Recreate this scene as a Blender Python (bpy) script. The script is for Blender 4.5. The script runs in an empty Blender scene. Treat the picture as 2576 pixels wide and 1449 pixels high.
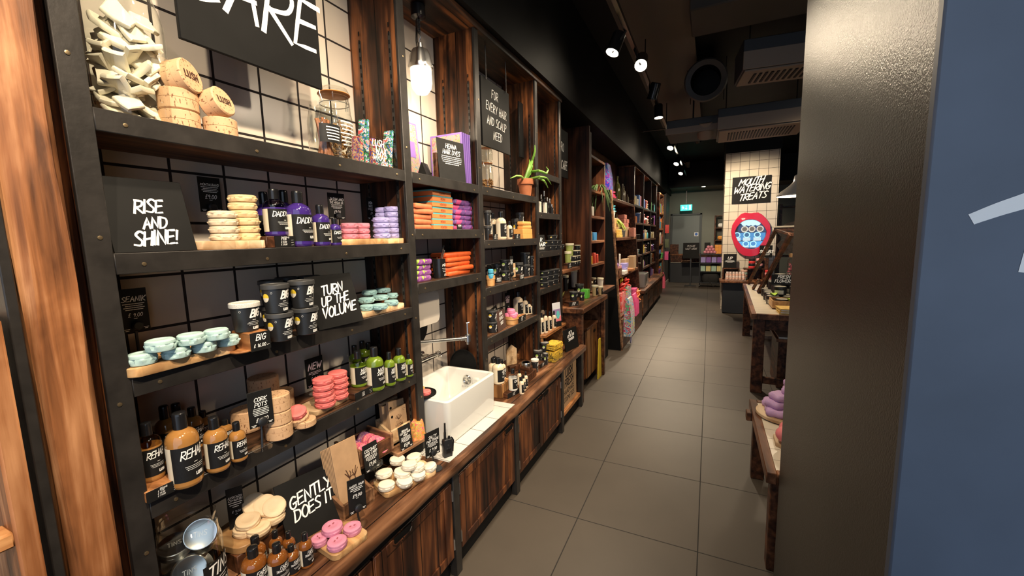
import bpy, math, random
from mathutils import Vector, Matrix
random.seed(11)
SC = bpy.context.scene
COL = SC.collection
PI = math.pi
# ---------------------------------------------------------------- camera
IW, IH, FPX = 2576, 1449, 1030.55
CR = Vector((0.90176351, 0.43152451, -0.0246813))      # right
CD = Vector((0.0310602, -0.12164999, -0.99208696))     # down
CF = Vector((-0.43111232, 0.89386122, -0.12310276))    # forward
CP = Vector((0.0, 0.0, 1.5))
cam = bpy.data.cameras.new('camera'); cam.sensor_width = 36; cam.lens = FPX / IW * 36
cam.clip_start = 0.02; cam.clip_end = 60
camo = bpy.data.objects.new('camera', cam); COL.objects.link(camo)
camo.matrix_world = Matrix(((CR.x, -CD.x, -CF.x, CP.x), (CR.y, -CD.y, -CF.y, CP.y), (CR.z, -CD.z, -CF.z, CP.z), (0, 0, 0, 1)))
SC.camera = camo
# ---------------------------------------------------------------- world, exposure
SC.view_settings.view_transform = 'Standard'; SC.view_settings.look = 'None'
SC.view_settings.gamma = 1; SC.view_settings.use_curve_mapping = False
SC.view_settings.exposure = 0.48
wd = bpy.data.worlds.new('sky'); SC.world = wd; wd.use_nodes = True
bg = wd.node_tree.nodes['Background']; bg.inputs[0].default_value = (0.66, 0.8, 1.0, 1); bg.inputs[1].default_value = 1.0
try:
    SC.cycles.max_bounces = 6; SC.cycles.diffuse_bounces = 3; SC.cycles.glossy_bounces = 3
    SC.cycles.transparent_max_bounces = 12; SC.cycles.sample_clamp_indirect = 4; SC.cycles.caustics_reflective = False
    SC.cycles.caustics_refractive = False; SC.cycles.use_denoising = True
except Exception: pass

def at(u, v, x=None, y=None, z=None):
    d = CR * ((u - IW/2)/FPX) + CD * ((v - IH/2)/FPX) + CF
    t = (x - CP.x)/d.x if x is not None else (y - CP.y)/d.y if y is not None else (z - CP.z)/d.z
    return CP + d*t
def pj(p):
    q = Vector(p) - CP; w = q.dot(CF)
    return (IW/2 + FPX*q.dot(CR)/w, IH/2 + FPX*q.dot(CD)/w)
def away(p):
    return Vector((p[0], p[1], 0)).normalized()
def rad(p, w):
    d = away(p); e = Vector((d.y, -d.x, 0)); a = pj(p); b = pj(Vector(p) + e*.01)
    return w/2 * .01/math.hypot(b[0]-a[0], b[1]-a[1])
def hgt(p, v):
    h = .1
    for _ in range(8):
        a = pj(Vector(p)+Vector((0, 0, h)))[1]; b = pj(Vector(p)+Vector((0, 0, h+.001)))[1]
        h -= (a-v)/((b-a)/.001)
    return h
def rest(u, v, z, w):
    """centre and radius of a round thing w px wide whose front foot is at pixel (u, v) on the level z"""
    p = at(u, v, z=z); r = rad(p, w); return p + away(p)*r, r
def restx(u, v, x, z, w):
    p = at(u, v, x=x); p.z = z; return p, rad(p, w)

# ---------------------------------------------------------------- materials
MATS = {}
def nt(name):
    m = bpy.data.materials.new(name); m.use_nodes = True
    return m, m.node_tree.nodes, m.node_tree.links, m.node_tree.nodes['Principled BSDF']
def mat(name, col=(.5, .5, .5), rough=.5, metal=0, coat=0, emit=None, es=0, spec=.5, var=0, vs=12, bump=0, bs=60, trans=0, sss=0):
    if name in MATS: return MATS[name]
    m, N, L, b = nt(name)
    b.inputs['Base Color'].default_value = (*col, 1); b.inputs['Roughness'].default_value = rough
    b.inputs['Metallic'].default_value = metal; b.inputs['Coat Weight'].default_value = coat
    b.inputs['Specular IOR Level'].default_value = spec; b.inputs['Transmission Weight'].default_value = trans
    if sss:
        b.inputs['Subsurface Weight'].default_value = sss; b.inputs['Subsurface Radius'].default_value = (.02, .012, .008)
    if emit: b.inputs['Emission Color'].default_value = (*emit, 1); b.inputs['Emission Strength'].default_value = es
    if var or bump:
        tc = N.new('ShaderNodeTexCoord')
        if var:
            n = N.new('ShaderNodeTexNoise'); n.inputs['Scale'].default_value = vs; n.inputs['Detail'].default_value = 4
            L.new(tc.outputs['Object'], n.inputs['Vector'])
            r = N.new('ShaderNodeValToRGB'); e = r.color_ramp.elements
            e[0].position = .3; e[1].position = .7
            e[0].color = (*[c*(1-var) for c in col], 1); e[1].color = (*[min(1, c*(1+var)) for c in col], 1)
            L.new(n.outputs['Fac'], r.inputs['Fac']); L.new(r.outputs['Color'], b.inputs['Base Color'])
        if bump:
            n2 = N.new('ShaderNodeTexNoise'); n2.inputs['Scale'].default_value = bs; n2.inputs['Detail'].default_value = 5
            L.new(tc.outputs['Object'], n2.inputs['Vector'])
            bp = N.new('ShaderNodeBump'); bp.inputs['Strength'].default_value = bump; bp.inputs['Distance'].default_value = .004
            L.new(n2.outputs['Fac'], bp.inputs['Height']); L.new(bp.outputs['Normal'], b.inputs['Normal'])
    MATS[name] = m; return m
def wood(name, dark, mid, light, axis='z', rough=.5, fine=38, plank=0, pax='y', bump=.35, patch=2.2, lo=.39, hi=.63, joint=.25):
    """streaky timber: grain along an axis, worn lighter patches, optional plank joints every `plank` metres along pax"""
    if name in MATS: return MATS[name]
    m, N, L, b = nt(name); tc = N.new('ShaderNodeTexCoord'); i = 'xyz'.index(axis)
    def noise(across, along, detail, dist=0):
        mp = N.new('ShaderNodeMapping'); s = [across]*3; s[i] = along; mp.inputs['Scale'].default_value = s
        L.new(tc.outputs['Object'], mp.inputs['Vector']); n = N.new('ShaderNodeTexNoise')
        n.inputs['Scale'].default_value = 1; n.inputs['Detail'].default_value = detail; n.inputs['Distortion'].default_value = dist
        L.new(mp.outputs['Vector'], n.inputs['Vector']); return n.outputs['Fac']
    a = noise(fine, fine*.05, 6, .4); c = noise(patch*3.2, patch, 4, .8)
    mx = N.new('ShaderNodeMix'); mx.data_type = 'FLOAT'; mx.inputs[0].default_value = .58
    L.new(a, mx.inputs[2]); L.new(c, mx.inputs[3])
    r = N.new('ShaderNodeValToRGB'); e = r.color_ramp.elements
    e[0].position = lo; e[0].color = (*dark, 1); e[1].position = hi; e[1].color = (*light, 1)
    k = e.new((lo+hi)/2); k.color = (*mid, 1)
    L.new(mx.outputs[0], r.inputs['Fac']); col = r.outputs['Color']
    hgtsock = a
    b.inputs['Specular IOR Level'].default_value = .28
    if plank and joint > .6:                                    # glued staves: each its own tone, no open joint
        sp = N.new('ShaderNodeSeparateXYZ'); L.new(tc.outputs['Object'], sp.inputs[0]); dv = N.new('ShaderNodeMath'); dv.operation = 'DIVIDE'; dv.inputs[1].default_value = plank; L.new(sp.outputs['xyz'.index(pax)], dv.inputs[0])
        fl = N.new('ShaderNodeMath'); fl.operation = 'FLOOR'; L.new(dv.outputs[0], fl.inputs[0]); wn = N.new('ShaderNodeTexWhiteNoise'); wn.noise_dimensions = '1D'; L.new(fl.outputs[0], wn.inputs['W'])
        mr = N.new('ShaderNodeMapRange'); mr.inputs[3].default_value = .72; mr.inputs[4].default_value = 1.18; L.new(wn.outputs['Value'], mr.inputs[0]); mc = N.new('ShaderNodeMix'); mc.data_type = 'RGBA'; mc.blend_type = 'MULTIPLY'; mc.inputs[0].default_value = 1
        L.new(col, mc.inputs[6]); L.new(mr.outputs[0], mc.inputs[7]); col = mc.outputs[2]
    elif plank:
        sp = N.new('ShaderNodeSeparateXYZ'); L.new(tc.outputs['Object'], sp.inputs[0])
        mo = N.new('ShaderNodeMath'); mo.operation = 'PINGPONG'; mo.inputs[1].default_value = plank/2
        L.new(sp.outputs['xyz'.index(pax)], mo.inputs[0])
        lt = N.new('ShaderNodeMath'); lt.operation = 'LESS_THAN'; lt.inputs[1].default_value = .0022; L.new(mo.outputs[0], lt.inputs[0])
        mc = N.new('ShaderNodeMix'); mc.data_type = 'RGBA'; L.new(lt.outputs[0], mc.inputs[0]); L.new(col, mc.inputs[6])
        mc.inputs[7].default_value = (*[x*joint for x in dark], 1); col = mc.outputs[2]
    L.new(col, b.inputs['Base Color']); b.inputs['Roughness'].default_value = rough
    bp = N.new('ShaderNodeBump'); bp.inputs['Strength'].default_value = bump; bp.inputs['Distance'].default_value = .003
    L.new(hgtsock, bp.inputs['Height']); L.new(bp.outputs['Normal'], b.inputs['Normal'])
    MATS[name] = m; return m
def tiles(name, col, grout, w, h, mort, origin, axes='yz', rough=.15, var=.08, offs=0):
    if name in MATS: return MATS[name]
    m, N, L, b = nt(name); tc = N.new('ShaderNodeTexCoord'); sp = N.new('ShaderNodeSeparateXYZ'); L.new(tc.outputs['Object'], sp.inputs[0])
    cb = N.new('ShaderNodeCombineXYZ')
    for k in range(2):
        ad = N.new('ShaderNodeMath'); ad.operation = 'SUBTRACT'; ad.inputs[1].default_value = origin[k] - (20*w if k == 0 else 20*h)
        L.new(sp.outputs['xyz'.index(axes[k])], ad.inputs[0]); L.new(ad.outputs[0], cb.inputs[k])
    br = N.new('ShaderNodeTexBrick'); br.offset = offs; br.squash = 1
    br.inputs['Scale'].default_value = 1; br.inputs['Brick Width'].default_value = w; br.inputs['Row Height'].default_value = h
    br.inputs['Mortar Size'].default_value = mort; br.inputs['Mortar Smooth'].default_value = .15
    br.inputs['Color1'].default_value = (*col, 1); br.inputs['Color2'].default_value = (*[c*(1-var) for c in col], 1); br.inputs['Mortar'].default_value = (*grout, 1)
    L.new(cb.outputs[0], br.inputs['Vector'])
    n = N.new('ShaderNodeTexNoise'); n.inputs['Scale'].default_value = 3.5; n.inputs['Detail'].default_value = 8; L.new(tc.outputs['Object'], n.inputs['Vector'])
    mr = N.new('ShaderNodeMapRange'); mr.inputs[3].default_value = 1-var*2.2; mr.inputs[4].default_value = 1+var*1.6; L.new(n.outputs['Fac'], mr.inputs[0])
    ml = N.new('ShaderNodeMix'); ml.data_type = 'RGBA'; ml.blend_type = 'MULTIPLY'; ml.inputs[0].default_value = 1
    L.new(br.outputs['Color'], ml.inputs[6]); L.new(mr.outputs[0], ml.inputs[7]); L.new(ml.outputs[2], b.inputs['Base Color'])
    rr = N.new('ShaderNodeMapRange'); rr.inputs[3].default_value = rough; rr.inputs[4].default_value = .8; L.new(br.outputs['Fac'], rr.inputs[0]); L.new(rr.outputs[0], b.inputs['Roughness'])
    bp = N.new('ShaderNodeBump'); bp.invert = True; bp.inputs['Strength'].default_value = .6; bp.inputs['Distance'].default_value = .002
    L.new(br.outputs['Fac'], bp.inputs['Height']); L.new(bp.outputs['Normal'], b.inputs['Normal'])
    MATS[name] = m; return m
def glass(name, tint=(.93, .95, .93), refl=.9):
    if name in MATS: return MATS[name]
    m, N, L, b = nt(name); N.remove(b); out = N['Material Output']
    t = N.new('ShaderNodeBsdfTransparent'); t.inputs[0].default_value = (*tint, 1)
    g = N.new('ShaderNodeBsdfGlossy'); g.inputs['Roughness'].default_value = .04; g.inputs[0].default_value = (1, 1, 1, 1)
    lw = N.new('ShaderNodeLayerWeight'); lw.inputs[0].default_value = .5
    pw = N.new('ShaderNodeMath'); pw.operation = 'POWER'; pw.inputs[1].default_value = 3.2; L.new(lw.outputs['Facing'], pw.inputs[0])
    mu = N.new('ShaderNodeMath'); mu.operation = 'MULTIPLY_ADD'; mu.inputs[1].default_value = refl*.85; mu.inputs[2].default_value = .045; L.new(pw.outputs[0], mu.inputs[0])
    mx = N.new('ShaderNodeMixShader'); L.new(mu.outputs[0], mx.inputs[0]); L.new(t.outputs[0], mx.inputs[1]); L.new(g.outputs[0], mx.inputs[2])
    L.new(mx.outputs[0], out.inputs['Surface']); MATS[name] = m; return m
def speck(name, col, dots, scale=90, rough=.7, th=.62, stretch=(1, 1, 1), bump=.2):
    """cork and confetti-like surfaces: small irregular flecks of another colour"""
    if name in MATS: return MATS[name]
    m, N, L, b = nt(name); tc = N.new('ShaderNodeTexCoord'); mp = N.new('ShaderNodeMapping'); mp.inputs['Scale'].default_value = stretch
    L.new(tc.outputs['Object'], mp.inputs['Vector'])
    n = N.new('ShaderNodeTexNoise'); n.inputs['Scale'].default_value = scale; n.inputs['Detail'].default_value = 3; L.new(mp.outputs[0], n.inputs['Vector'])
    r = N.new('ShaderNodeValToRGB'); e = r.color_ramp.elements; e[0].position = th; e[0].color = (*col, 1); e[1].position = th+.06; e[1].color = (*dots, 1)
    L.new(n.outputs['Fac'], r.inputs['Fac']); L.new(r.outputs['Color'], b.inputs['Base Color']); b.inputs['Roughness'].default_value = rough
    bp = N.new('ShaderNodeBump'); bp.invert = True; bp.inputs['Strength'].default_value = bump; bp.inputs['Distance'].default_value = .002
    L.new(n.outputs['Fac'], bp.inputs['Height']); L.new(bp.outputs['Normal'], b.inputs['Normal']); MATS[name] = m; return m
def marble(name, cols, scale=9, rough=.5, dist=2.5):
    if name in MATS: return MATS[name]
    m, N, L, b = nt(name); tc = N.new('ShaderNodeTexCoord'); n = N.new('ShaderNodeTexNoise')
    n.inputs['Scale'].default_value = scale; n.inputs['Detail'].default_value = 2; n.inputs['Distortion'].default_value = dist
    L.new(tc.outputs['Object'], n.inputs['Vector']); r = N.new('ShaderNodeValToRGB'); e = r.color_ramp.elements; r.color_ramp.interpolation = 'CONSTANT'
    k = len(cols)
    for i, c in enumerate(cols):
        p = 0 if i == 0 else .36 + .28*(i-.5)/(k-1)
        q = e[0] if i == 0 else e[1] if i == 1 else e.new(p)
        q.position = p; q.color = (*c, 1)
    L.new(n.outputs['Fac'], r.inputs['Fac']); L.new(r.outputs['Color'], b.inputs['Base Color']); b.inputs['Roughness'].default_value = rough
    MATS[name] = m; return m

# ---------------------------------------------------------------- mesh builder
class MB:
    def __init__(s): s.v = []; s.f = []; s.m = []
    def quad(s, idx, m=0): s.f.append(tuple(idx)); s.m.append(m)
    def box(s, c, d, bev=0, rot=None, m=0):
        hx, hy, hz = d[0]/2, d[1]/2, d[2]/2; b = min(bev, hx*.9, hy*.9, hz*.9); o = len(s.v); c = Vector(c)
        def put(p):
            p = Vector(p); s.v.append((rot @ p if rot else p) + c)
        if b <= 0:
            for z in (-hz, hz):
                for x, y in ((-hx, -hy), (hx, -hy), (hx, hy), (-hx, hy)): put((x, y, z))
            for q in ((3, 2, 1, 0), (4, 5, 6, 7), (0, 1, 5, 4), (1, 2, 6, 5), (2, 3, 7, 6), (3, 0, 4, 7)): s.quad([o+i for i in q], m)
            return s
        ring = lambda ix, iy, z: [put((sx*(hx-ix), sy*(hy-iy), z)) for sx, sy in ()]
        def ringpts(ins, z):
            n0 = len(s.v); a, e = hx-ins, hy-ins; bb = b if ins == 0 else 0
            for p in ((-a+bb, -e), (a-bb, -e), (a, -e+bb), (a, e-bb), (a-bb, e), (-a+bb, e), (-a, e-bb), (-a, -e+bb)): put((*p, z))
            return n0
        r0 = ringpts(b, -hz); r1 = ringpts(0, -hz+b); r2 = ringpts(0, hz-b); r3 = ringpts(b, hz)
        for p, q in ((r0, r1), (r1, r2), (r2, r3)):
            for i in range(8): j = (i+1) % 8; s.quad((p+i, p+j, q+j, q+i), m)
        s.quad([r0+i for i in (7, 6, 5, 4, 3, 2, 1, 0)], m); s.quad([r3+i for i in range(8)], m)
        return s
    def lathe(s, prof, n=24, c=(0, 0, 0), rot=None, m=0, wob=None):
        o = len(s.v); c = Vector(c); rings = []
        for k, (r, z) in enumerate(prof):
            i0 = len(s.v)
            if r < 1e-6:
                p = Vector((0, 0, z)); s.v.append((rot @ p if rot else p)+c); rings.append((i0, 1)); continue
            for i in range(n):
                a = 2*PI*i/n; rr = r*(1+(wob(a, k) if wob else 0))
                p = Vector((rr*math.cos(a), rr*math.sin(a), z)); s.v.append((rot @ p if rot else p)+c)
            rings.append((i0, n))
        for (a, na), (b, nb) in zip(rings, rings[1:]):
            for i in range(n):
                j = (i+1) % n
                if na == 1 and nb == 1: continue
                if na == 1: s.quad((a, b+j, b+i), m)
                elif nb == 1: s.quad((a+i, a+j, b), m)
                else: s.quad((a+i, a+j, b+j, b+i), m)
        if rings[0][1] > 1 and prof[0][0] > 0 and getattr(s, 'caps', True): s.quad([rings[0][0]+i for i in range(n-1, -1, -1)], m)
        if rings[-1][1] > 1 and getattr(s, 'caps', True): s.quad([rings[-1][0]+i for i in range(n)], m)
        return s
    def loft(s, rings, m=0, cap0=True, cap1=True):
        n = len(rings[0]); st = []
        for r in rings: st.append(len(s.v)); s.v += [Vector(p) for p in r]
        for a, b in zip(st, st[1:]):
            for i in range(n): j = (i+1) % n; s.quad((a+i, a+j, b+j, b+i), m)
        if cap0: s.quad([st[0]+i for i in range(n-1, -1, -1)], m)
        if cap1: s.quad([st[-1]+i for i in range(n)], m)
        return s
    def prism(s, poly, lo, hi, axis='z', bev=0, m=0, mp=None):
        """outline in 2-D swept from lo to hi along an axis (x: outline is (y,z); y: (x,z); z: (x,y))"""
        def P(p, t):
            q = Vector((t, p[0], p[1])) if axis == 'x' else Vector((p[0], t, p[1])) if axis == 'y' else Vector((p[0], p[1], t))
            return mp(q) if mp else q
        A = sum(poly[i][0]*poly[(i+1) % len(poly)][1]-poly[(i+1) % len(poly)][0]*poly[i][1] for i in range(len(poly)))
        if (A < 0) != (axis == 'y'): poly = poly[::-1]
        if bev:
            cx = sum(p[0] for p in poly)/len(poly); cy = sum(p[1] for p in poly)/len(poly)
            mr = max(math.hypot(p[0]-cx, p[1]-cy) for p in poly); k = 1-bev/mr
            ins = [(cx+(p[0]-cx)*k, cy+(p[1]-cy)*k) for p in poly]
            return s.loft([[P(p, lo) for p in ins], [P(p, lo+bev) for p in poly], [P(p, hi-bev) for p in poly], [P(p, hi) for p in ins]], m)
        return s.loft([[P(p, lo) for p in poly], [P(p, hi) for p in poly]], m)
    def tube(s, pts, r, n=10, m=0):
        pts = [Vector(p) for p in pts]; rs = r if isinstance(r, (list, tuple)) else [r]*len(pts); rings = []; up = None
        for i, p in enumerate(pts):
            t = (pts[min(i+1, len(pts)-1)]-pts[max(i-1, 0)]).normalized()
            if up is None: up = Vector((0, 0, 1)) if abs(t.z) < .9 else Vector((1, 0, 0))
            a = t.cross(up).normalized(); b = a.cross(t).normalized(); up = b
            rings.append([p+(a*math.cos(2*PI*k/n)+b*math.sin(2*PI*k/n))*rs[i] for k in range(n)])
        return s.loft(rings, m)
    def patch(s, r, z0, z1, a0, a1, n=12, m=0, nz=1):
        """part of a cylinder wall, angle 0 = -Y, growing towards +X; r may be a function of z"""
        o = len(s.v); R = r if callable(r) else (lambda z: r)
        for k in range(nz+1):
            z = z0+(z1-z0)*k/nz
            for i in range(n+1):
                a = a0+(a1-a0)*i/n; s.v.append(Vector((R(z)*math.sin(a), -R(z)*math.cos(a), z)))
        for k in range(nz):
            for i in range(n):
                q = o+k*(n+1)+i; s.quad((q, q+1, q+n+2, q+n+1), m)
        return s
    def ribbons(s, lines, w, mp, m=0, taper=.75):
        for li, ln in enumerate(lines):
            if len(ln) < 2: continue
            o = len(s.v); n = len(ln)
            for i, p in enumerate(ln):
                a = ln[max(i-1, 0)]; b = ln[min(i+1, n-1)]; tx, ty = b[0]-a[0], b[1]-a[1]; l = math.hypot(tx, ty) or 1
                nx, ny = -ty/l, tx/l; k = w/2*(1-(1-taper)*i/(n-1))
                ex = (-.3*w if i == 0 else .3*w if i == n-1 else 0)
                for sg in (1, -1): s.v.append(Vector(mp(p[0]+tx/l*ex+nx*k*sg, p[1]+ty/l*ex+ny*k*sg)))
            nn = (s.v[o+2]-s.v[o]).cross(s.v[o]-s.v[o+1]).normalized()*(li % 7)*5e-5   # strokes of one word lie a hair above each other
            for i in range(o, len(s.v)): s.v[i] = s.v[i]+nn
            for i in range(n-1): q = o+2*i; s.quad((q, q+1, q+3, q+2), m)
        return s
    def mesh(s, name, mats):
        me = bpy.data.meshes.new(name); me.from_pydata([tuple(p) for p in s.v], [], s.f)
        for mm in (mats if isinstance(mats, (list, tuple)) else [mats]): me.materials.append(mm)
        me.polygons.foreach_set('material_index', s.m); me.polygons.foreach_set('use_smooth', [True]*len(s.f))
        me.update(); me.set_sharp_from_angle(angle=math.radians(38)); return me

# ---------------------------------------------------------------- objects
def link(name, data, parent=None):
    o = bpy.data.objects.new(name, data); COL.objects.link(o)
    if parent: o.parent = parent
    return o
def tag(o, label, cat, group=None):

    o['label'] = label; o['category'] = cat
    if group: o['group'] = group
    return o
def struct(name, mb, mats):
    o = link(name, mb.mesh(name, mats)); o['kind'] = 'structure'; return o
def part(name, mb, mats, parent, label=None):
    o = link(name, mb.mesh(name, mats), parent)
    if label: o['label'] = label
    return o
def root(name, label, cat, loc=(0, 0, 0), rz=0, group=None, scale=None):
    o = link(name, None); o.empty_display_size = .05; o.location = loc; o.rotation_euler = (0, 0, rz)
    if scale: o.scale = scale
    return tag(o, label, cat, group)
def single(name, mb, mats, label, cat, group=None, loc=(0, 0, 0), rz=0):
    o = link(name, mb.mesh(name, mats)); o.location = loc; o.rotation_euler = (0, 0, rz); return tag(o, label, cat, group)
PROTO = {}; KIDS = {}
def spawn(key, maker, name, label, cat, loc, rz=0, scale=(1, 1, 1), group=None, rot=None):
    """a thing of a kind: made once (parts and sub-parts as own meshes), later ones copy it and each of its parts"""
    if key not in PROTO:
        spec = maker()                                     # [(part name, mesh, index of parent part or None)]; one entry named '' = the thing itself
        spec = [e if len(e) > 2 else (*e, None) for e in spec]
        if spec[0][0] == '': r = link(name, spec[0][1])
        else: r = link(name, None); r.empty_display_size = .05
        ps = []
        for pn, me, pa in spec:
            ps.append(r if pn == '' else link(pn, me, r if pa is None else ps[pa]))
        PROTO[key] = r; r_kids = [c.name for c in r.children]; KIDS[key] = set(r_kids)
    else:
        src = PROTO[key]; r = src.copy(); COL.objects.link(r)
        for ch in src.children:
            if ch.name not in KIDS[key]: continue
            c = ch.copy(); COL.objects.link(c); c.parent = r
            for g in ch.children:
                d = g.copy(); COL.objects.link(d); d.parent = c
        for k in ('label', 'category', 'group'):
            if k in r: del r[k]
        r.name = name
    r.location = loc; r.rotation_euler = rot if rot else (0, 0, rz); r.scale = scale
    return tag(r, label, cat, group)

# ---------------------------------------------------------------- brush lettering
G = {
'A': (.58, "0,0 .3,1 .56,0|.1,.36 .5,.4"), 'B': (.55, "0,0 .05,1|~.05,1 .45,.92 .4,.6 .05,.52|~.05,.52 .52,.42 .46,.06 0,0"),
'C': (.56, "~.56,.86 .35,1 .08,.72 .03,.3 .2,.02 .54,.14"), 'D': (.58, "0,0 .05,1|~.0,1 .48,.85 .56,.42 .35,.08 0,0"),
'E': (.52, ".52,1 .05,1 0,0 .5,.03|.03,.52 .45,.56"), 'F': (.5, ".54,1 .05,1 0,0|.03,.52 .42,.55"),
'G': (.6, "~.56,.88 .32,1 .06,.7 .04,.25 .25,0 .52,.12 .54,.42|.3,.42 .62,.46"), 'H': (.56, "0,0 .05,1|.5,0 .56,1|-.02,.46 .58,.54"),
'I': (.12, "0,0 .06,1"), 'J': (.45, "~.45,1 .42,.2 .2,0 0,.2"), 'K': (.55, "0,0 .05,1|.56,1 .05,.45 .56,0"), 'L': (.46, ".05,1 0,.02 .46,.06"),
'M': (.74, "0,0 .08,1 .36,.3 .66,1 .72,0"), 'N': (.58, "0,0 .05,1 .5,0 .58,1"), 'O': (.56, "~.3,1 .05,.72 .04,.25 .28,0 .54,.3 .54,.76 .3,1 .2,.96"),
'P': (.52, "0,0 .05,1|~.0,1 .5,.92 .46,.55 .03,.46"), 'Q': (.6, "~.3,1 .05,.72 .04,.25 .28,0 .54,.3 .54,.76 .3,1|.35,.25 .62,-.08"),
'R': (.56, "0,0 .05,1|~.0,1 .5,.92 .46,.58 .05,.46|.08,.48 .58,0"), 'S': (.5, "~.54,.88 .3,1 .07,.8 .25,.54 .46,.3 .36,.04 -.02,.1"),
'T': (.56, "0,.97 .6,1|.3,1 .26,0"), 'U': (.55, "~.02,1 .02,.25 .22,0 .46,.2 .54,1"), 'V': (.55, "0,1 .24,0 .58,1"), 'W': (.8, "0,1 .16,0 .4,.75 .55,0 .82,1"),
'X': (.55, "0,0 .56,1|.02,1 .54,0"), 'Y': (.55, "0,1 .26,.5|.58,1 .2,0"), 'Z': (.55, ".02,.97 .55,1 0,.02 .56,.05"),
'0': (.5, "~.26,1 .04,.7 .05,.22 .25,0 .46,.3 .46,.76 .26,1"), '1': (.2, ".0,.8 .14,1 .1,0"), '2': (.5, "~.04,.78 .24,1 .46,.78 .2,.3 0,.03|0,.03 .5,.05"),
'3': (.48, "~.05,.92 .42,.95 .22,.55 .46,.3 .22,0 0,.1"), '4': (.5, ".32,0 .36,1 0,.35 .5,.38"), '5': (.48, "~.45,.97 .1,1 .06,.58 .4,.5 .4,.08 0,.06"),
'6': (.48, "~.4,1 .1,.6 .05,.2 .25,0 .45,.25 .25,.48 .06,.3"), '7': (.48, "0,.97 .48,1 .16,0"), '8': (.48, "~.25,1 .06,.8 .4,.3 .22,0 .05,.25 .42,.75 .25,1"),
'9': (.46, "~.42,.72 .22,.98 .05,.72 .24,.5 .42,.76 .36,.3 .28,0"), '£': (.5, "~.46,.84 .28,1 .16,.7 .2,.3 .04,.03|.04,.03 .5,.04|.04,.5 .36,.52"),
'.': (.08, "0,.02 .07,.02"), ',': (.1, ".06,.06 0,-.14"), '!': (.14, ".1,1 .05,.3|.03,.05 .05,.02"), '-': (.35, "0,.5 .35,.52"), "'": (.1, ".06,1 .02,.78"),
'+': (.4, "0,.5 .4,.5|.2,.7 .2,.3"), ' ': (.3, ""), '&': (.55, "~.55,.4 .3,0 .05,.2 .4,.75 .25,1 .12,.8 .55,0"), '?': (.45, "~.03,.8 .22,1 .44,.78 .2,.45 .2,.3|.2,.05 .22,.02"),
}
def crom(p, k=5):
    if len(p) < 3: return p
    q = [p[0]]+p+[p[-1]]; out = []
    for i in range(1, len(q)-2):
        a, b, c, d = q[i-1:i+3]
        for j in range(k):
            t = j/k
            out.append(tuple(.5*((2*b[n])+(-a[n]+c[n])*t+(2*a[n]-5*b[n]+4*c[n]-d[n])*t*t+(-a[n]+3*b[n]-3*c[n]+d[n])*t**3) for n in (0, 1)))
    return out+[p[-1]]
GL = {}
for ch, (w_, sp_) in G.items():
    L_ = []
    for st in sp_.split('|'):
        if not st: continue
        cur = st[0] == '~'; pts = [tuple(float(x) for x in q.split(',')) for q in st.lstrip('~').split()]
        L_.append(crom(pts) if cur else [q for i in range(len(pts)-1) for q in ([pts[i]]+([((pts[i][0]+pts[i+1][0])/2, (pts[i][1]+pts[i+1][1])/2)]))]+[pts[-1]])
    GL[ch] = (w_, L_)
def words(txt, h, cx=0, y=0, sx=1, slant=.18, gap=.17, rise=0, jit=.04, align='c', rnd=None):
    """polylines of one line of lettering, h tall, centred on cx with its foot at y; rise = slope of the line"""
    R_ = rnd or random.Random(txt+str(h)); x = 0; out = []
    for ch in txt.upper():
        w, ls = GL.get(ch, GL['-']); dy = R_.uniform(-jit, jit); k = 1+R_.uniform(-jit, jit)
        for l in ls: out.append([((x+px*k+slant*py)*sx*h, (py*k+dy)*h) for px, py in l])
        x += w+gap
    tot = (x-gap)*sx*h; off = cx-(tot/2 if align == 'c' else 0)
    return [[(px+off, py+y+rise*(px)) for px, py in l] for l in out], tot
def fit(txt, wmax, hmax, **k):
    _, t = words(txt, 1, **{q: v for q, v in k.items() if q in ('sx', 'slant', 'gap')}); return min(hmax, wmax/max(t, .01))
def smallprint(w, y, rows, lh, seed=1, cx=0, rise=0):
    """rows of unreadable small print as broken dashes"""
    R_ = random.Random(seed); out = []
    for i in range(rows):
        ww = w*R_.uniform(.72, 1) if i < rows-1 else w*R_.uniform(.4, .8); x = -ww/2
        while x < ww/2:
            l = min(R_.uniform(.06, .16)*w, ww/2-x)
            if l > .01*w: out.append([(cx+x, y-i*lh+rise*x), (cx+x+l, y-i*lh+rise*(x+l))])
            x += l+.03*w
    return out
# ---------------------------------------------------------------- palette
STEEL = mat('blackened_steel', (.026, .023, .021), .42, .3, spec=.5, var=.35, vs=14, bump=.12, bs=70)
BLACK = mat('black_paint', (.005, .005, .005), .6, spec=.15, var=.3, vs=6)
WPANEL = wood('worn_dark_timber', (.007, .004, .003), (.05, .018, .008), (.24, .085, .028), 'z', .38, 34, .14, 'x', .4, 2.6)
WHEAD = wood('header_timber', (.006, .004, .003), (.035, .015, .008), (.2, .07, .02), 'y', .5, 34, .13, 'x', .4, 2.2)
WSHELF = wood('shelf_timber', (.02, .009, .005), (.09, .04, .02), (.22, .1, .05), 'y', .5, 36, .13, 'x', .3, 2)
WCOUNT = wood('worktop_timber', (.02, .009, .005), (.1, .042, .02), (.27, .13, .065), 'y', .36, 30, .2, 'x', .35, 2.8)
WDOOR = wood('cupboard_door_timber', (.009, .004, .003), (.055, .018, .008), (.2, .07, .024), 'z', .42, 30, .105, 'y', .5, 2.4)
WPOST = wood('old_red_timber', (.075, .026, .009), (.25, .095, .034), (.46, .22, .1), 'z', .55, 60, 0, 'y', .8, 3.2)
WRED = wood('red_brown_boards', (.012, .005, .003), (.06, .02, .009), (.15, .05, .02), 'z', .45, 26, .16, 'y', .3, 1.6)
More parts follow.
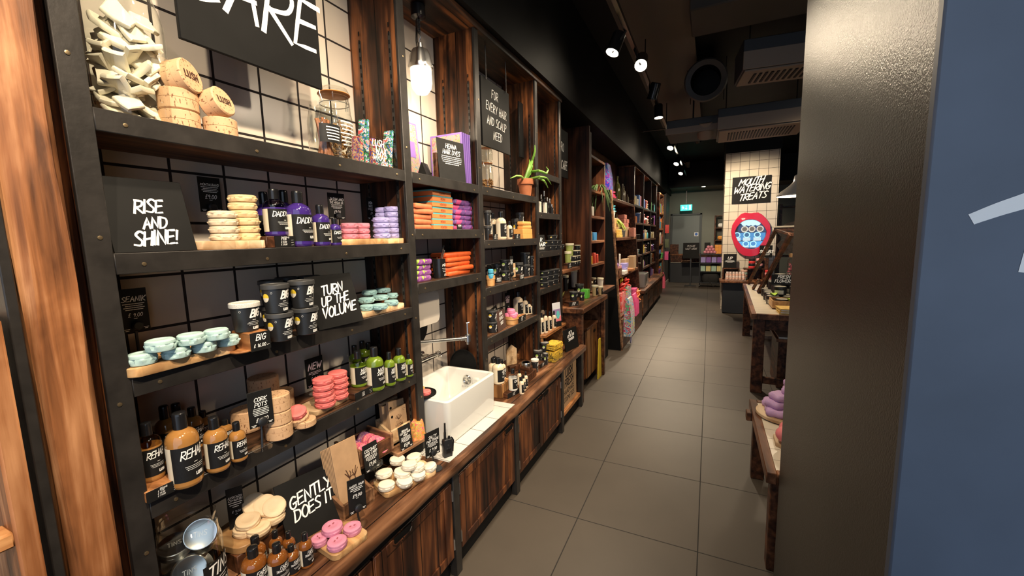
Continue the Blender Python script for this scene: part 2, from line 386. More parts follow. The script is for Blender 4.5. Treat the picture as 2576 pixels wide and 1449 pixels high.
WTAB = wood('table_timber', (.03, .012, .006), (.13, .05, .022), (.3, .13, .06), 'y', .42, 30, .17, 'x', .35, 2.2)
WDK = wood('dark_block_timber', (.015, .006, .003), (.07, .026, .012), (.16, .06, .026), 'y', .45, 40, 0, 'x', .3, 5)
WORANGE = wood('orange_block_timber', (.16, .06, .02), (.4, .17, .06), (.6, .3, .12), 'y', .45, 40, 0, 'x', .2, 5)
WCRATE = wood('crate_timber', (.06, .03, .016), (.2, .1, .05), (.4, .22, .12), 'y', .55, 36, 0, 'x', .3, 5)
BEECH = wood('beech_board', (.42, .22, .09), (.6, .36, .16), (.74, .5, .27), 'y', .42, 22, .032, 'x', .08, 6, joint=.75)
BEECH2 = wood('pale_board', (.5, .31, .16), (.68, .47, .27), (.8, .6, .38), 'y', .45, 22, .036, 'x', .08, 6, joint=.8)
WALLTILE = tiles('cream_wall_tile', (.66, .585, .5), (.016, .011, .01), .1485, .1485, .0042, (.671, 1.7145), 'yz', .2, .04)
PILTILE = tiles('pillar_wall_tile', (.6, .53, .43), (.03, .025, .022), .152, .152, .003, (.317, 2.78), 'xz', .15, .04)
FLOORT = tiles('stone_floor_tile', (.07, .056, .043), (.012, .01, .009), .585, .6114, .0028, (-.59, 1.96), 'xy', .5, .09)
SINKTILE = tiles('white_sill_tile', (.58, .57, .54), (.12, .11, .1), .1485, .16, .002, (1.365, 0), 'yx', .2, .02)
CARDB = mat('black_card', (.009, .009, .009), .55, spec=.25, var=.25, vs=30)
CHALK = mat('black_chalkboard', (.0055, .0055, .0055), .6, spec=.2, var=.25, vs=9)
WHITE = mat('white_paint_pen', (.86, .86, .84), .5)
PINKW = mat('pale_pink_paint_pen', (.8, .62, .68), .5)
CREAM = mat('cream_label', (.74, .66, .5), .5)
BLKPL = mat('black_plastic', (.01, .01, .011), .22, spec=.5)
BLKMT = mat('matt_black_plastic', (.016, .017, .019), .36, spec=.5)
SOFTBL = mat('worn_black_rim', (.05, .05, .05), .4)
CHROME = mat('chrome', (.72, .7, .67), .14, 1)
BRUSHED = mat('brushed_steel', (.62, .62, .62), .3, 1)
BRASS = mat('screw_brass', (.35, .26, .15), .35, .9)
PORC = mat('white_porcelain', (.66, .66, .63), .1, coat=.4)
GLASS = glass('clear_glass'); GLASS2 = glass('acrylic', (.96, .97, .97), .6)
CORK = speck('cork', (.58, .36, .2), (.2, .09, .04), 190, .75, .6, (1, 1, .45))
KRAFT = mat('kraft_paper', (.42, .26, .14), .75, var=.12, vs=20)
KRAFT2 = mat('kraft_carton', (.46, .3, .17), .7, var=.08, vs=8)
TERRA = mat('terracotta', (.42, .14, .055), .7, var=.12, vs=16)
GREENL = mat('green_leaf', (.16, .34, .05), .45, var=.3, vs=9)
RUBBER = mat('orange_rubber', (.6, .22, .05), .5)
LAMPON = mat('lamp_glow', (1, .95, .85), .5, emit=(1, .86, .66), es=22)
SPOTON = mat('spot_glow', (1, .95, .85), .5, emit=(1, .84, .62), es=55)

XF, XW = -1.145, -1.41
S1, S2, S3, S4, SC_ = 1.786, 1.4865, 1.212, .917, .55
# ---------------------------------------------------------------- room
struct('floor', MB().box((1.5, 6.2, -.05), (6.4, 16.8, .1)), FLOORT)
struct('ceiling', MB().box((1.5, 6.2, 3.5), (6.4, 16.8, .1)), BLACK)
struct('wall_left', MB().box((XW-.05, .7, 1.7), (.1, 5.4, 3.5)), WALLTILE)
struct('wall_left', MB().box((XW-.05, 8.95, 1.7), (.1, 11.1, 3.5)), WRED)
GREYW = mat('grey_green_wall', (.17, .18, .15), .6, var=.06, vs=2)
struct('wall_back', MB().box((1.5, 14.3, 1.7), (6.4, .1, 3.5)), GREYW)
struct('wall_right', MB().box((4.6, 6.2, 1.7), (.1, 16.8, 3.5)), BLACK)
struct('wall_left_bulkhead', MB().box(((XW-1.1)/2, 6.6, 3.04), (XW*-1-1.1, 14.2, .82)), BLACK)
struct('wall_back_bulkhead', MB().box((1.6, 12.9, 3.12), (5.9, .12, .66)), BLACK)
struct('ceiling_over_till', MB().box((1.6, 13.6, 2.83), (5.9, 1.3, .05)), mat('dim_ceiling', (.2, .18, .14), .7))
struct('wall_till_pier', MB().box((-1.26, 12.98, 1.7), (.27, 1.0, 3.4), .01), mat('dark_pier', (.05, .045, .04), .6))
struct('baseboard_till_pier', MB().box((-1.115, 12.98, .05), (.02, 1.02, .1)), mat('pier_skirting', (.3, .27, .22), .5))
# the tall square column near the camera: brown painted flank, chalkboard on its street side
COLB = mat('bronze_gloss_paint', (.034, .03, .023), .3, spec=.42, bump=.3, bs=260)
struct('column_right', MB().box((.79, 1.365, 1.7), (1.0, 1.06, 3.5), .004), COLB)
# tiled pillar at the far end
struct('pillar_tiled', MB().box((.665, 9.3, 1.475), (.87, .8, 2.95), .004), PILTILE)
struct('pillar_bulkhead', MB().box((.665, 9.3, 3.2), (.9, .84, .5)), BLACK)
struct('trim_ceiling_board', MB().box((-.5, 5.2, 3.4), (.62, 7.6, .06)), mat('ceiling_board', (.1, .078, .06), .7))
struct('trim_ceiling_beam', MB().box((.55, 4.0, 3.33), (1.5, .5, .2), .01), mat('ceiling_beam', (.035, .03, .026), .7))
# door in the back wall
d = struct('door_1', MB().box((-.69, 14.235, 1.02), (.8, .04, 2.04), .005), mat('grey_door', (.13, .15, .15), .45)); d['label'] = 'flat grey door in the back wall'
DF = MB()
for x in (-1.12, -.26): DF.box((x, 14.23, 1.05), (.06, .06, 2.1), .004)
DF.box((-.69, 14.23, 2.08), (.92, .06, .06), .004); part('door_frame', DF, mat('door_frame_paint', (.06, .07, .075), .5), d)
nb = part('door_notice', MB().box((-.38, 14.212, 1.45), (.12, .004, .12)), mat('notice_white', (.75, .75, .75), .6), d)
part('notice_disc', MB().lathe([(.042, 0), (.042, .002)], 20, (-.38, 14.209, 1.45), Matrix.Rotation(PI/2, 3, 'X')), mat('notice_blue', (.05, .15, .5), .5), nb)

# ---------------------------------------------------------------- timber wall shelving, bays 1 to 4
SU = root('shelving_unit', 'dark timber wall shelving with black steel edging along the tiled wall', 'shelving')
SCREW = MB().lathe([(.0045, 0), (.0045, .0015), (.002, .0022), (0, .0016)], 8, (0, 0, 0), Matrix.Rotation(PI/2, 3, 'Y')).mesh('screw', BRASS)
def screw(par, x, y, z): o = link('screw', SCREW, par); o.location = (x, y, z)
POSTS = [.401, 1.405, 2.01, 2.845, 3.367]
for i, y in enumerate(POSTS):
    z1 = 2.6; b = SC_+.0005
    up = part('upright', MB().box((XF-.006, y, (b+z1)/2), (.012, .044, z1-b), .0015), STEEL, SU)
    for k in range(6): screw(up, XF, y+.004*(-1)**k, .8+.36*k)
    if i == 0: part('side_panel', MB().box(((XF+XW)/2-.006, y-.002, (b+z1)/2), (XF-XW-.014, .036, z1-b), .003), WPANEL, SU)
    else:
        part('side_panel', MB().box(((XF+XW)/2-.006, y, (b+z1)/2), (XF-XW-.014, .036, z1-b), .003), WPANEL, SU)
        for s_, xx in ((-1, XF-.045), (-1, XW+.06)):
            rl = MB().box((xx, y-.0195, (b+2.36)/2), (.011, .004, 2.3-b))
            for k in range(54): rl.box((xx, y-.0218, b+.06+.033*k), (.006, .001, .016), m=1)
            part('slotted_rail', rl, [STEEL, BLACK], SU)
BAYS = {0: (S1, S2, S3, S4), 1: (S1, 1.546, 1.307), 2: (S1, S2, S3, S4), 3: (1.98, 1.68, 1.384, 1.1)}
for b, zs in BAYS.items():
    y0, y1 = POSTS[b]+.022, POSTS[b+1]-.022
    for z in zs:
        sh = part('shelf', MB().box(((XF+XW)/2-.004, (y0+y1)/2, z-.019), (XF-XW-.012, y1-y0-.002, .036), .002), WSHELF, SU)
        e = part('shelf_edging', MB().box((XF-.005, (y0+y1)/2, z-.023), (.01, y1-y0, .046), .0015), STEEL, sh)
        n = max(2, int((y1-y0)/.2))
        for k in range(n): screw(e, XF, y0+.05+(y1-y0-.1)*k/(n-1), z-.026+.005*math.sin(k*5))
part('header', MB().box(((XF+XW)/2, (POSTS[0]+POSTS[-1])/2, 2.615), (XF-XW+.02, POSTS[-1]-POSTS[0]+.06, .04), .003), WHEAD, SU)
part('header_fascia', MB().box((XF-.012, (POSTS[0]+POSTS[-1])/2, 2.7), (.03, POSTS[-1]-POSTS[0]+.06, .15), .003), WHEAD, SU)
# heavy red timber post in front of the first upright and the steel edge beside it
T = root('timber_post', 'rough orange-brown timber post at the entrance end of the shelving', 'post', (-1.14, .33, 0))
tp = MB(); rr = []
for k in range(25):
    z = k*.11; j = lambda s: .004*math.sin(z*s+s)
    rr.append([(-.2+j(5), -.049+j(7), z), (.0+j(9), -.049+j(4), z), (.014+j(6), -.037+j(8), z), (.014+j(3), .02+j(11), z), (.004, .0285, z), (-.2, .0285, z)])
part('post_body', tp.loft(rr), WPOST, T)
T2 = root('steel_channel', 'dark steel channel running up beside the orange-brown timber post', 'channel', (-1.13, .268, 0))
part('channel_web', MB().box((-.1, 0, 1.35), (.2, .016, 2.7), .002), STEEL, T2)
T3 = root('red_timber_frame', 'red timber frame member behind the steel channel at the entrance', 'frame', (-1.12, .245, 0))
part('frame_post', MB().box((-.06, -.012, .69), (.14, .03, 1.38), .004), WPOST, T3)
part('frame_rail', MB().box((-.02, -.05, .98), (.05, .05, .03), .004), WORANGE, T3)

# ---------------------------------------------------------------- base cupboards and worktop
def cupboard(label, y0, y1, doors, openb=False):
    r = root('base_cupboard', label, 'cupboard', (0, 0, 0)); cx = (-1.0+XW)/2
    part('carcass', MB().box((cx-.01, (y0+y1)/2, .29), (-XW-1.02, y1-y0-.004, .4), .002), WDK, r)
    part('plinth', MB().box((cx, (y0+y1)/2, .047), (-XW-1.005, y1-y0, .09)), BLACK, r)
    part('rail', MB().box((-.99, (y0+y1)/2, .475), (.02, y1-y0, .045), .002), BLACK, r)
    for (a, b, sl) in doors:
        d = MB().box((-.99, (a+b)/2, .275), (.022, b-a-.008, .355), .003)
        fw = .055
        for yy in (a+fw/2+.004, b-fw/2-.004): d.box((-.977, yy, .275), (.008, fw, .35), .002)
        for zz in (.275-.155, .275+.155): d.box((-.977, (a+b)/2, zz), (.0075, b-a-2*fw-.008, .04), .002)
        dd = part('door', d, WDOOR, r)
        w = .1; c = sl
        lip = [(c-w/2, .452), (c-w/2, .437), (c-w/2+.012, .425), (c+w/2-.012, .425), (c+w/2, .437), (c+w/2, .452)]
        part('hand_slot', MB().prism(lip, -.9745, -.9715, 'x'), BLACK, dd)
        lp = MB(); lp.tube([(-.971, p[0], p[1]) for p in lip], .003, 6); part('slot_lip', lp, WDOOR, dd)
        for zz in (.16, .39): part('hinge', MB().lathe([(.005, -.025), (.005, .025)], 8, (-.974, b-.001 if sl < (a+b)/2 else a+.001, zz)), BRUSHED, dd)
    return r
C1 = cupboard('dark plank double cupboard nearest the entrance, below the amber bottles', .37, 1.37, [(.375, .905, .78), (.91, 1.37, 1.05)])
C2 = cupboard('dark plank cupboard with one door, below the white sink', 1.42, 2.005, [(1.425, 2.0, 1.93)])
C3 = cupboard('dark plank double cupboard between the sink and the carton with printed lettering', 2.055, 2.825, [(2.06, 2.45, 2.4), (2.452, 2.82, 2.5)])
for c, y in ((C1, 1.395), (C2, 2.03), (C3, 2.853)):
    part('upright', MB().box((-.985, y, .249), (.034, .046, .497), .002), STEEL, c)
C4 = root('open_base_unit', 'open dark base unit at the worktop end holding a printed carton', 'cupboard')
part('end_upright', MB().box((-.99, 3.39, .249), (.04, .05, .497), .002), STEEL, C4)
part('end_panel', MB().box((-1.21, 3.39, .249), (.39, .036, .497), .002), WDK, C4)
part('bottom_shelf', MB().box((-1.19, 3.125, .115), (.42, .48, .035), .003), WORANGE, C4)
part('plinth', MB().box((-1.2, 3.12, .05), (.4, .49, .1)), BLACK, C4)
part('back_panel', MB().box((-1.38, 3.12, .3), (.02, .49, .4)), WDK, C4)
wt = MB(); n = 30; rr = []
R1 = random.Random(3)
for k in range(n+1):
    y = .364+3.056*k/n; j = R1.uniform(-.003, .003)
    rr.append([(-1.405, y, .5), (-.951+j, y, .5), (-.945+j, y, .508), (-.945+j, y, .54+j*.5), (-.953+j, y, .55), (-1.405, y, .55)])
wt.loft(rr); WT = single('worktop', wt, WCOUNT, 'long worn brown plank worktop running below the wall shelving', 'worktop')
part('tile_inset', MB().box((-1.19, 1.69, .5475), (.43, .66, .009), .001), SINKTILE, WT)

# ---------------------------------------------------------------- ceiling services
TR = root('lighting_track', 'black lighting track along the ceiling above the aisle', 'track')
part('track_rail', MB().box((-.62, 6.3, 3.05), (.035, 13.6, .03), .002), BLKPL, TR)
dr = MB()
for y in (0, 2.2, 4.4, 6.6, 8.8, 11, 13): dr.tube([(-.62, y, 3.06), (-.62, y, 3.45)], .006, 6)
part('drop_rod', dr, BLKPL, TR)
def mk_spot():
    h = MB(); h.lathe([(.045, .16), (.05, .15), (.05, .02), (.056, 0), (.05, 0), (.047, .02), (0, .02)], 20)
    l = MB().lathe([(0, .014), (.044, .014), (.047, .012)], 20)
    return [('spot_head', h.mesh('spot_head', BLKPL), None), ('lens', l.mesh('lens', SPOTON), None)]
SPOTN = [0]
def spot(p, tgt, watt, label, ang=62, blend=.55, col=(1, .8, .56), tx=-.62, soft=.03):
    p = Vector(p); d = (Vector(tgt)-p).normalized(); q = d.to_track_quat('-Z', 'Y')
    s = spawn('spot', mk_spot, 'track_spotlight', label, 'spotlight', p, rot=q.to_euler(), group='spotlights on the ceiling track')
    a = MB().tube([(p.x, p.y, p.z), (tx, p.y, 3.045)], .01, 6)
    ya = link('stem', a.mesh('stem', BLKPL)); ya.parent = s; ya.matrix_parent_inverse = Matrix.LocRotScale(p, q, None).inverted()
    ld = bpy.data.lights.new('spot_lamp', 'SPOT'); ld.energy = watt; ld.color = col; ld.spot_size = math.radians(ang); ld.spot_blend = blend; ld.shadow_soft_size = soft
    lo = link('spot_lamp', ld); lo.location = p+d*.03; lo.rotation_euler = q.to_euler()
    return s
# ---------------------------------------------------------------- makers of the goods (front = -Y; turned 90 deg they face the aisle)
AISLE = PI/2
def cyl(R):
    return lambda u, v: (lambda r: (r*math.sin(u/r), -r*math.cos(u/r), v))((R(v) if callable(R) else R))
def mk_bottle(title, liquid, cap=BLKPL, lbl=CARDB, strip=True, th=.085, asp=.23, detail=True, empty=None, ht=None):
    """round shouldered bottle, unit radius 1 x height 1; asp = radius / height"""
    def mk():
        P = [(0, 0), (.86, 0), (.96, .018), (1, .045), (1, .60), (.985, .64), (.93, .68), (.82, .715), (.66, .742), (.48, .762), (.40, .775), (.39, .79), (0, .79)]
        b = MB().lathe(P, 28, m=0)
        if empty:                                            # clear air gap above the liquid
            for i, f in enumerate(b.f):
                if min(b.v[k].z for k in f) > .58: b.m[i] = 1
        me = [('bottle_body', b.mesh('bottle_body', [liquid]+([empty] if empty else [])), None)]
        cp = MB().lathe([(.40, .772), (.43, .78), (.43, .96), (.41, .985), (.36, .995), (0, .995)], 20)
        cp.lathe([(.434, .9), (.434, .905)], 20); me.append(('cap', cp.mesh('cap', cap), None))
        l = MB().patch(1.012, .1, .57, -1.25, 1.35, 18); me.append(('label', l.mesh('label', lbl), None))
        if strip: me.append(('ingredients_strip', MB().patch(1.013, .1, .57, -2.0, -1.2, 8).mesh('ingredients_strip', CREAM), None))
        t = MB(); k = asp; mp = lambda u, v: cyl(1.02)(u, v*k)          # lettering is laid out in units of the radius
        lines = title if isinstance(title, list) else [title]; n = len(lines)
        for i, ln in enumerate(lines):
            hh = fit(ln, 1.95, (ht or .5) if n == 1 else .34, slant=.2, gap=.1)
            t.ribbons(words(ln, hh, .15, (.46 if n == 1 else .485-.085*i)/k-hh/2, slant=.2, gap=.1, rise=.05)[0], hh*.15, mp)
        if detail:
            t.ribbons(smallprint(.5, .335/k, 1, .02, 1, .25), .035, mp); t.ribbons(smallprint(1.3, .295/k, 3, .1, 2, .2), .03, mp)
            t.ribbons(words('LUSH', .17, .45, .15/k, sx=1.1, slant=0, gap=.22, jit=0)[0], .06, mp, taper=1)
        me.append(('lettering', t.mesh('lettering', WHITE), 2)); return me
    return mk
def mk_tub(title, lid=SOFTBL, body=BLKMT, sticker='yellow', low=False, ink=WHITE, detail=True, lidtop=None, lblcol=None):
    """tapering pot with a rimmed lid, unit height 1, radius .5 at the rim"""
    rt, rb = (.47, .385) if not low else (.72, .62)
    R = lambda z: rb+(rt-rb)*z/.88
    def mk():
        b = MB().lathe([(0, 0), (rb-.02, 0), (rb, .015), (rt, .88)], 28); b.caps = True
        out = [('pot', b.mesh('pot', body), None)]
        l = MB().lathe([(rt-.01, .84), (rt+.035, .845), (rt+.04, .87), (rt+.035, .98), (rt+.015, 1.0), (rt-.02, 1.0), (rt-.04, .975), (0, .975)], 28)
        if lidtop:
            l2 = MB().lathe([(rt-.05, .976), (rt-.05, .981), (0, .981)], 24); out.append(('lid', l.mesh('lid', lid), None)); out.append(('lid_label', l2.mesh('lid_label', lidtop), 1))
        else: out.append(('lid', l.mesh('lid', lid), None))
        RR = lambda z: R(z)+.006
        if lblcol: out.append(('wrap_label', MB().patch(lambda z: R(z)+.003, .1, .78, -1.0, 1.3, 14, nz=2).mesh('wrap_label', lblcol), None))
        if sticker:
            c = {'yellow': (.85, .6, .04), 'green': (.4, .62, .12), 'white': (.8, .8, .76)}[sticker]
            s = MB(); a0 = -1.5 if sticker != 'white' else -1.0; n0 = len(s.v); rs = .15
            s.v.append(Vector(cyl(RR)(a0*RR(.55), .55)))
            for k in range(20): s.v.append(Vector(cyl(RR)(a0*RR(.55)+rs*math.cos(2*PI*k/20), .55+rs*math.sin(2*PI*k/20))))
            for k in range(20): s.quad((n0, n0+1+k, n0+1+(k+1) % 20), 1 if PI*.9 < 2*PI*k/20 < 2*PI else 0)
            out.append(('round_sticker', s.mesh('round_sticker', [mat('sticker_'+sticker, c, .5), mat('sticker_cream', (.8, .74, .6), .5)]), None))
        t = MB(); mp = cyl(RR)
        lines = title if isinstance(title, list) else [title]
        for i, ln in enumerate(lines):
            hh = (.22 if len(lines) == 1 else .14)*(1 if not low else .8); hh = fit(ln, .6, hh*1.15, slant=.25)
            ls, _ = words(ln, hh, .1, (.5 if len(lines) == 1 else .54)-i*hh*1.3, slant=.25, gap=.1, rise=.08); t.ribbons(ls, .045*hh/.18, mp)
        if detail:
            t.ribbons(smallprint(.24, .41, 1, .05, 3, .05), .02, mp); t.ribbons(smallprint(.5, .34, 3, .05, 4, .05), .013, mp)
            ls, _ = words('LUSH', .075, .12, .09, sx=1.15, slant=0, gap=.22, jit=0); t.ribbons(ls, .034, mp, taper=1)
            t.ribbons([crom([(-.42+.03*math.cos(a*PI/4), .72+.03*math.sin(a*PI/4)) for a in range(9)])], .008, mp)
        out.append(('lettering', t.mesh('lettering', ink), 0)); return out
    return mk
def mk_bar(name, m, ruff=.5, crease=True, seed=1, imp=True):
    """round solid bar like a sandwich biscuit: two domed discs, ragged middle; unit radius 1, height 1 (scaled flat)"""
    def mk():
        R_ = random.Random(seed); ph = [R_.uniform(0, 6.28) for _ in range(6)]
        def wob(a, k):
            if k in (4, 5, 6): return ruff*.045*(math.sin(7*a+ph[0])+math.sin(13*a+ph[1])+.7*math.sin(23*a+ph[2]+k))
            return .012*(math.sin(3*a+ph[3])+math.sin(5*a+ph[4]))
        P = [(0, 0), (.8, .0), (.95, .07), (1, .22), (1.0, .4), (1.03, .5), (1.0, .58), (.985, .62), (1, .72), (.975, .88), (.86, .975), (.6, 1.0)]
        P += [(.5, .985), (.45, .955), (0, .955)] if imp else [(0, 1.02)]
        b = MB().lathe(P, 40, wob=wob); return [('', b.mesh(name, m))]
    return mk
def bars(kind, m, r, h): return None
def rrect(w, d, r, n=5):
    out = []
    for cx, cy, a0 in ((w/2-r, d/2-r, 0), (-w/2+r, d/2-r, PI/2), (-w/2+r, -d/2+r, PI), (w/2-r, -d/2+r, 3*PI/2)):
        for k in range(n+1): a = a0+PI/2*k/n; out.append((cx+r*math.cos(a), cy+r*math.sin(a)))
    return out
def board(label, c0, c1, z, depth, h, m=BEECH, r=.02, name='serving_board', group=None):
    """board standing on level z whose front edge runs between two pixels"""
    a = at(*c0, z=z) if not isinstance(c0, Vector) else c0; b = at(*c1, z=z) if not isinstance(c1, Vector) else c1
    e = (b-a).normalized(); w = (b-a).length; nrm = Vector((e.y, -e.x, 0)); back = nrm if nrm.dot(away(a)) > 0 else -nrm
    c = (a+b)/2+back*depth/2; rz = math.atan2(e.y, e.x)
    mb = MB().prism(rrect(w, depth, min(r, depth*.4)), 0, h, 'z', .002)
    return single(name, mb, m, label, 'board', group, (c.x, c.y, z), rz)
def block(label, c0, c1, z, depth, h, m=WORANGE, title=None, rows=('',), name='wooden_block', cardw=1.0, cat='block'):
    """wooden plinth with a small price card on its front"""
    a = at(*c0, z=z) if not isinstance(c0, Vector) else c0; b = at(*c1, z=z) if not isinstance(c1, Vector) else c1
    e = (b-a).normalized(); w = (b-a).length; nrm = Vector((e.y, -e.x, 0)); back = nrm if nrm.dot(away(a)) > 0 else -nrm
    c = (a+b)/2+back*depth/2
    o = single(name, MB().box((0, 0, h/2), (w, depth, h), .002), m, label, cat, None, (c.x, c.y, z), math.atan2(e.y, e.x))
    if title is not None:
        if back.dot(Vector((-e.y, e.x, 0))) < 0: pass
        cw = w*cardw; ox = (w-cw)/2
        cd = part('price_card', MB().box((ox, -depth/2-.0015, h*.5), (cw, .003, h*1.0)), CARDB, o)
        t = MB(); mp = lambda u, v: (u+ox, -depth/2-.0036, v); n = len(rows)+1
        hh = fit(title, cw*.7, h*.62/n, slant=.2) if title else h*.6/n
        if title: t.ribbons(words(title, hh, 0, h*(1-.85/n), slant=.2)[0], hh*.16, mp)
        for i, rw in enumerate(rows):
            h2 = fit(rw, cw*.6, h*.58/n, slant=.2) if rw else .01
            if rw:
                t.ribbons(words(rw, h2, -cw*.08, h*(1-.9*(i+2)/(n+.15))+.002, slant=.2)[0], h2*.16, mp); t.ribbons([[(cw*.3, h*(1-.9*(i+2)/(n+.15))+h2*.4), (cw*.42, h*(1-.9*(i+2)/(n+.15))+h2*.5)]], h2*.12, mp)
        part('lettering', t, WHITE, cd)
    return o
def panel_sign(name, label, cat, P, rz, lean, w, h, thick, lines, m=CHALK, ink=WHITE, small=0, price=None, brush=.17, lh=None, hgt0=None, top=.82, rise=0, sx=1, slant=.18, gap=.17, th_max=None, strut=False, group=None, rows=None, tilt=0):
    """flat card or chalk sign: foot centre P, width w, height h, leaning back by `lean`; first lines big, then small print, then a price"""
    o = root(name, label, cat, P, 0, group); o.rotation_euler = (-lean, tilt, rz)
    bd = part('board', MB().box((0, thick/2, h/2), (w, thick, h), min(.0015, thick*.3)), m, o)
    if tilt == 0 and strut:
        b = h*math.sin(lean)*.9
        part('back_strut', MB().box((0, thick+.03*h, h*.35), (w*.25, .003, h*.7), rot=None), m, o)
    t = MB(); mp = lambda u, v: (u, -.0008, v); y = h*top
    n = len(lines); zone = h*(.3 if (small or price) else .62)
    for i, ln in enumerate(lines):
        hh = fit(ln, w*.82, (th_max or zone/n*.74), sx=sx, slant=slant, gap=gap)
        if hgt0: hh = hgt0[i] if isinstance(hgt0, list) else hgt0
        y -= hh; t.ribbons(words(ln, hh, (rows[i] if rows else 0)*w, y, sx=sx, slant=slant, gap=gap, rise=rise)[0], hh*brush, mp); y -= hh*.32 if not lh else lh
    if small:
        l2 = h*.045; y -= l2*.4; t.ribbons(smallprint(w*.78, y, small, l2, len(label), 0, rise), l2*.42, mp); y -= small*l2
    if price:
        hh = fit(price, w*.5, h*.11); y -= hh+h*.04; t.ribbons(words(price, hh, 0, y, slant=.2)[0], hh*.16, mp)
        t.ribbons(smallprint(w*.24, y-h*.04, 1, .01, 4), h*.014, mp)
        t.ribbons(smallprint(w*.2, h*.07, 2, h*.035, 5, -w*.34), h*.016, mp); t.ribbons(smallprint(w*.18, h*.08, 2, h*.03, 6, w*.34), h*.016, mp)
    part('lettering', t, ink, bd); return o
def lean_sign(name, label, cat, b0, b1, t0, t1, z, lines, thick=.004, x=None, **k):
    """sign whose foot runs between pixels b0, b1 on level z (or on the upright plane x) and whose top edge passes t0, t1"""
    if x is not None: A = at(*b0, x=x); B = at(*b1, x=x); A.z = B.z = z
    else: A = at(*b0, z=z); B = at(*b1, z=z)
    e = (B-A).normalized(); w = (B-A).length; mid = (A+B)/2
    d = (at((t0[0]+t1[0])/2, (t0[1]+t1[1])/2, z=z+1)-CP).normalized(); s = (mid-CP).dot(e)/d.dot(e); T_ = CP+d*s-mid
    back = Vector((-e.y, e.x, 0)); ln = math.atan2(T_.dot(back), T_.z)
    if abs(ln) > .9: ln = .25
    h = T_.z/math.cos(ln)
    return panel_sign(name, label, cat, mid, math.atan2(e.y, e.x), ln, w, h, thick, lines, **k)
def stand_card(label, foot, z, cu, cv, wpx, hpx, lines, small=4, price='£9.00', rz=AISLE, x=None, dx=0, m=CARDB, ink=WHITE, clear_base=True, tilt=0):
    """price card clipped in a small stand: foot pixel on level z, card centre pixel and size in pixels"""
    F_ = at(*foot, z=z) if x is None else at(*foot, x=x)
    F_.z = z; C_ = at(cu, cv, x=F_.x+dx) if abs(math.sin(rz)) > .6 else at(cu, cv, y=F_.y)
    px = FPX/(C_-CP).dot(CF); hh = hpx/px; ex = Vector((math.cos(rz), math.sin(rz), 0))
    a = pj(C_-ex*.05); b = pj(C_+ex*.05); w = wpx*.1/max(1, abs(b[0]-a[0])) if abs(b[0]-a[0]) > 1 else wpx/px
    o = panel_sign('price_card', label, 'card', (C_.x, C_.y, C_.z-hh/2), rz, .0, w, hh, .002, lines, m=m, ink=ink, small=small, price=price, tilt=tilt)
    iv = Matrix.Rotation(-rz, 3, 'Z'); f = iv @ (F_-Vector((C_.x, C_.y, C_.z-hh/2)))
    pl = MB().tube([(f.x, f.y, f.z+.003), (f.x*.3, f.y*.4+.006, f.z*.3), (0, .007, hh*.14)], .0035, 8); part('stand_pole', pl, BLKMT, o)
    cl = MB().lathe([(.013, 0), (.013, .006), (.009, .009), (0, .009)], 18, (0, -.0035, hh*.14), Matrix.Rotation(PI/2, 3, 'X')); part('clip_disc', cl, BLKMT, o)
    bs = MB().lathe([(0, 0), (.026, 0), (.026, .003), (0, .004)], 22, (f.x, f.y, f.z+.0005)); part('stand_base', bs, GLASS2 if clear_base else BLKMT, o)
    return o
def mk_jar(body_r, shoulder, neck, lid=None, gasket=False, m=GLASS):
    """glass jar, unit height 1 to the neck rim"""
    def mk():
        b = MB(); b.caps = False
        b.lathe([(0, .0), (body_r*.93, 0), (body_r, .03), (body_r, shoulder), (body_r*.93, shoulder+.08), (neck*1.08, .93), (neck, .95), (neck, 1.0), (neck*1.06, 1.0), (neck*1.06, 1.03)], 32)
        out = [('jar_body', b.mesh('jar_body', m), None)]
        if lid:
            l = MB().lathe([(neck*1.08, 1.045), (neck*1.1, 1.06), (neck*.95, 1.12), (neck*.55, 1.15), (0, 1.155)], 32); out.append(('lid', l.mesh('lid', lid), None))
        if gasket:
            g = MB().lathe([(neck*1.12, 1.028), (neck*1.16, 1.036), (neck*1.12, 1.046)], 32); out.append(('gasket', g.mesh('gasket', RUBBER), None))
            c = MB(); q = neck*1.15
            c.tube([(q, -.03, .86), (q*1.12, -.03, 1.0), (q, -.03, 1.1), (q*.8, 0, 1.12), (q, .03, 1.1), (q*1.12, .03, 1.0), (q, .03, .86)], .008, 6)
            c.tube([(-q, -.02, .9), (-q*1.12, 0, 1.0), (-q, .02, 1.08)], .01, 6); c.tube([(neck*1.05*math.cos(a*.5236), neck*1.05*math.sin(a*.5236), .9) for a in range(13)], .006, 6)
            out.append(('wire_clip', c.mesh('wire_clip', BRUSHED), None))
        return out
    return mk
ORD = ['bottom', 'second', 'third', 'fourth', 'fifth', 'sixth', 'seventh', 'eighth', 'ninth', 'tenth']
def ordn(i, n): return 'top' if i == n-1 and n > 1 else 'bottom' if i == 0 else ORD[i]+' from the bottom'
def stack(key, mk, name, cat, P, r, h, n, fmt, group=None, jit=.06, z=None):
    """pile of n round bars centred on P"""
    for i in range(n):
        q = (P[0]+random.uniform(-jit, jit)*r, P[1]+random.uniform(-jit, jit)*r, P[2]+i*h)
        spawn(key, mk, name, fmt.format(ordn(i, n)), cat, q, random.uniform(0, 6.28), (r, r, h*.99), group)
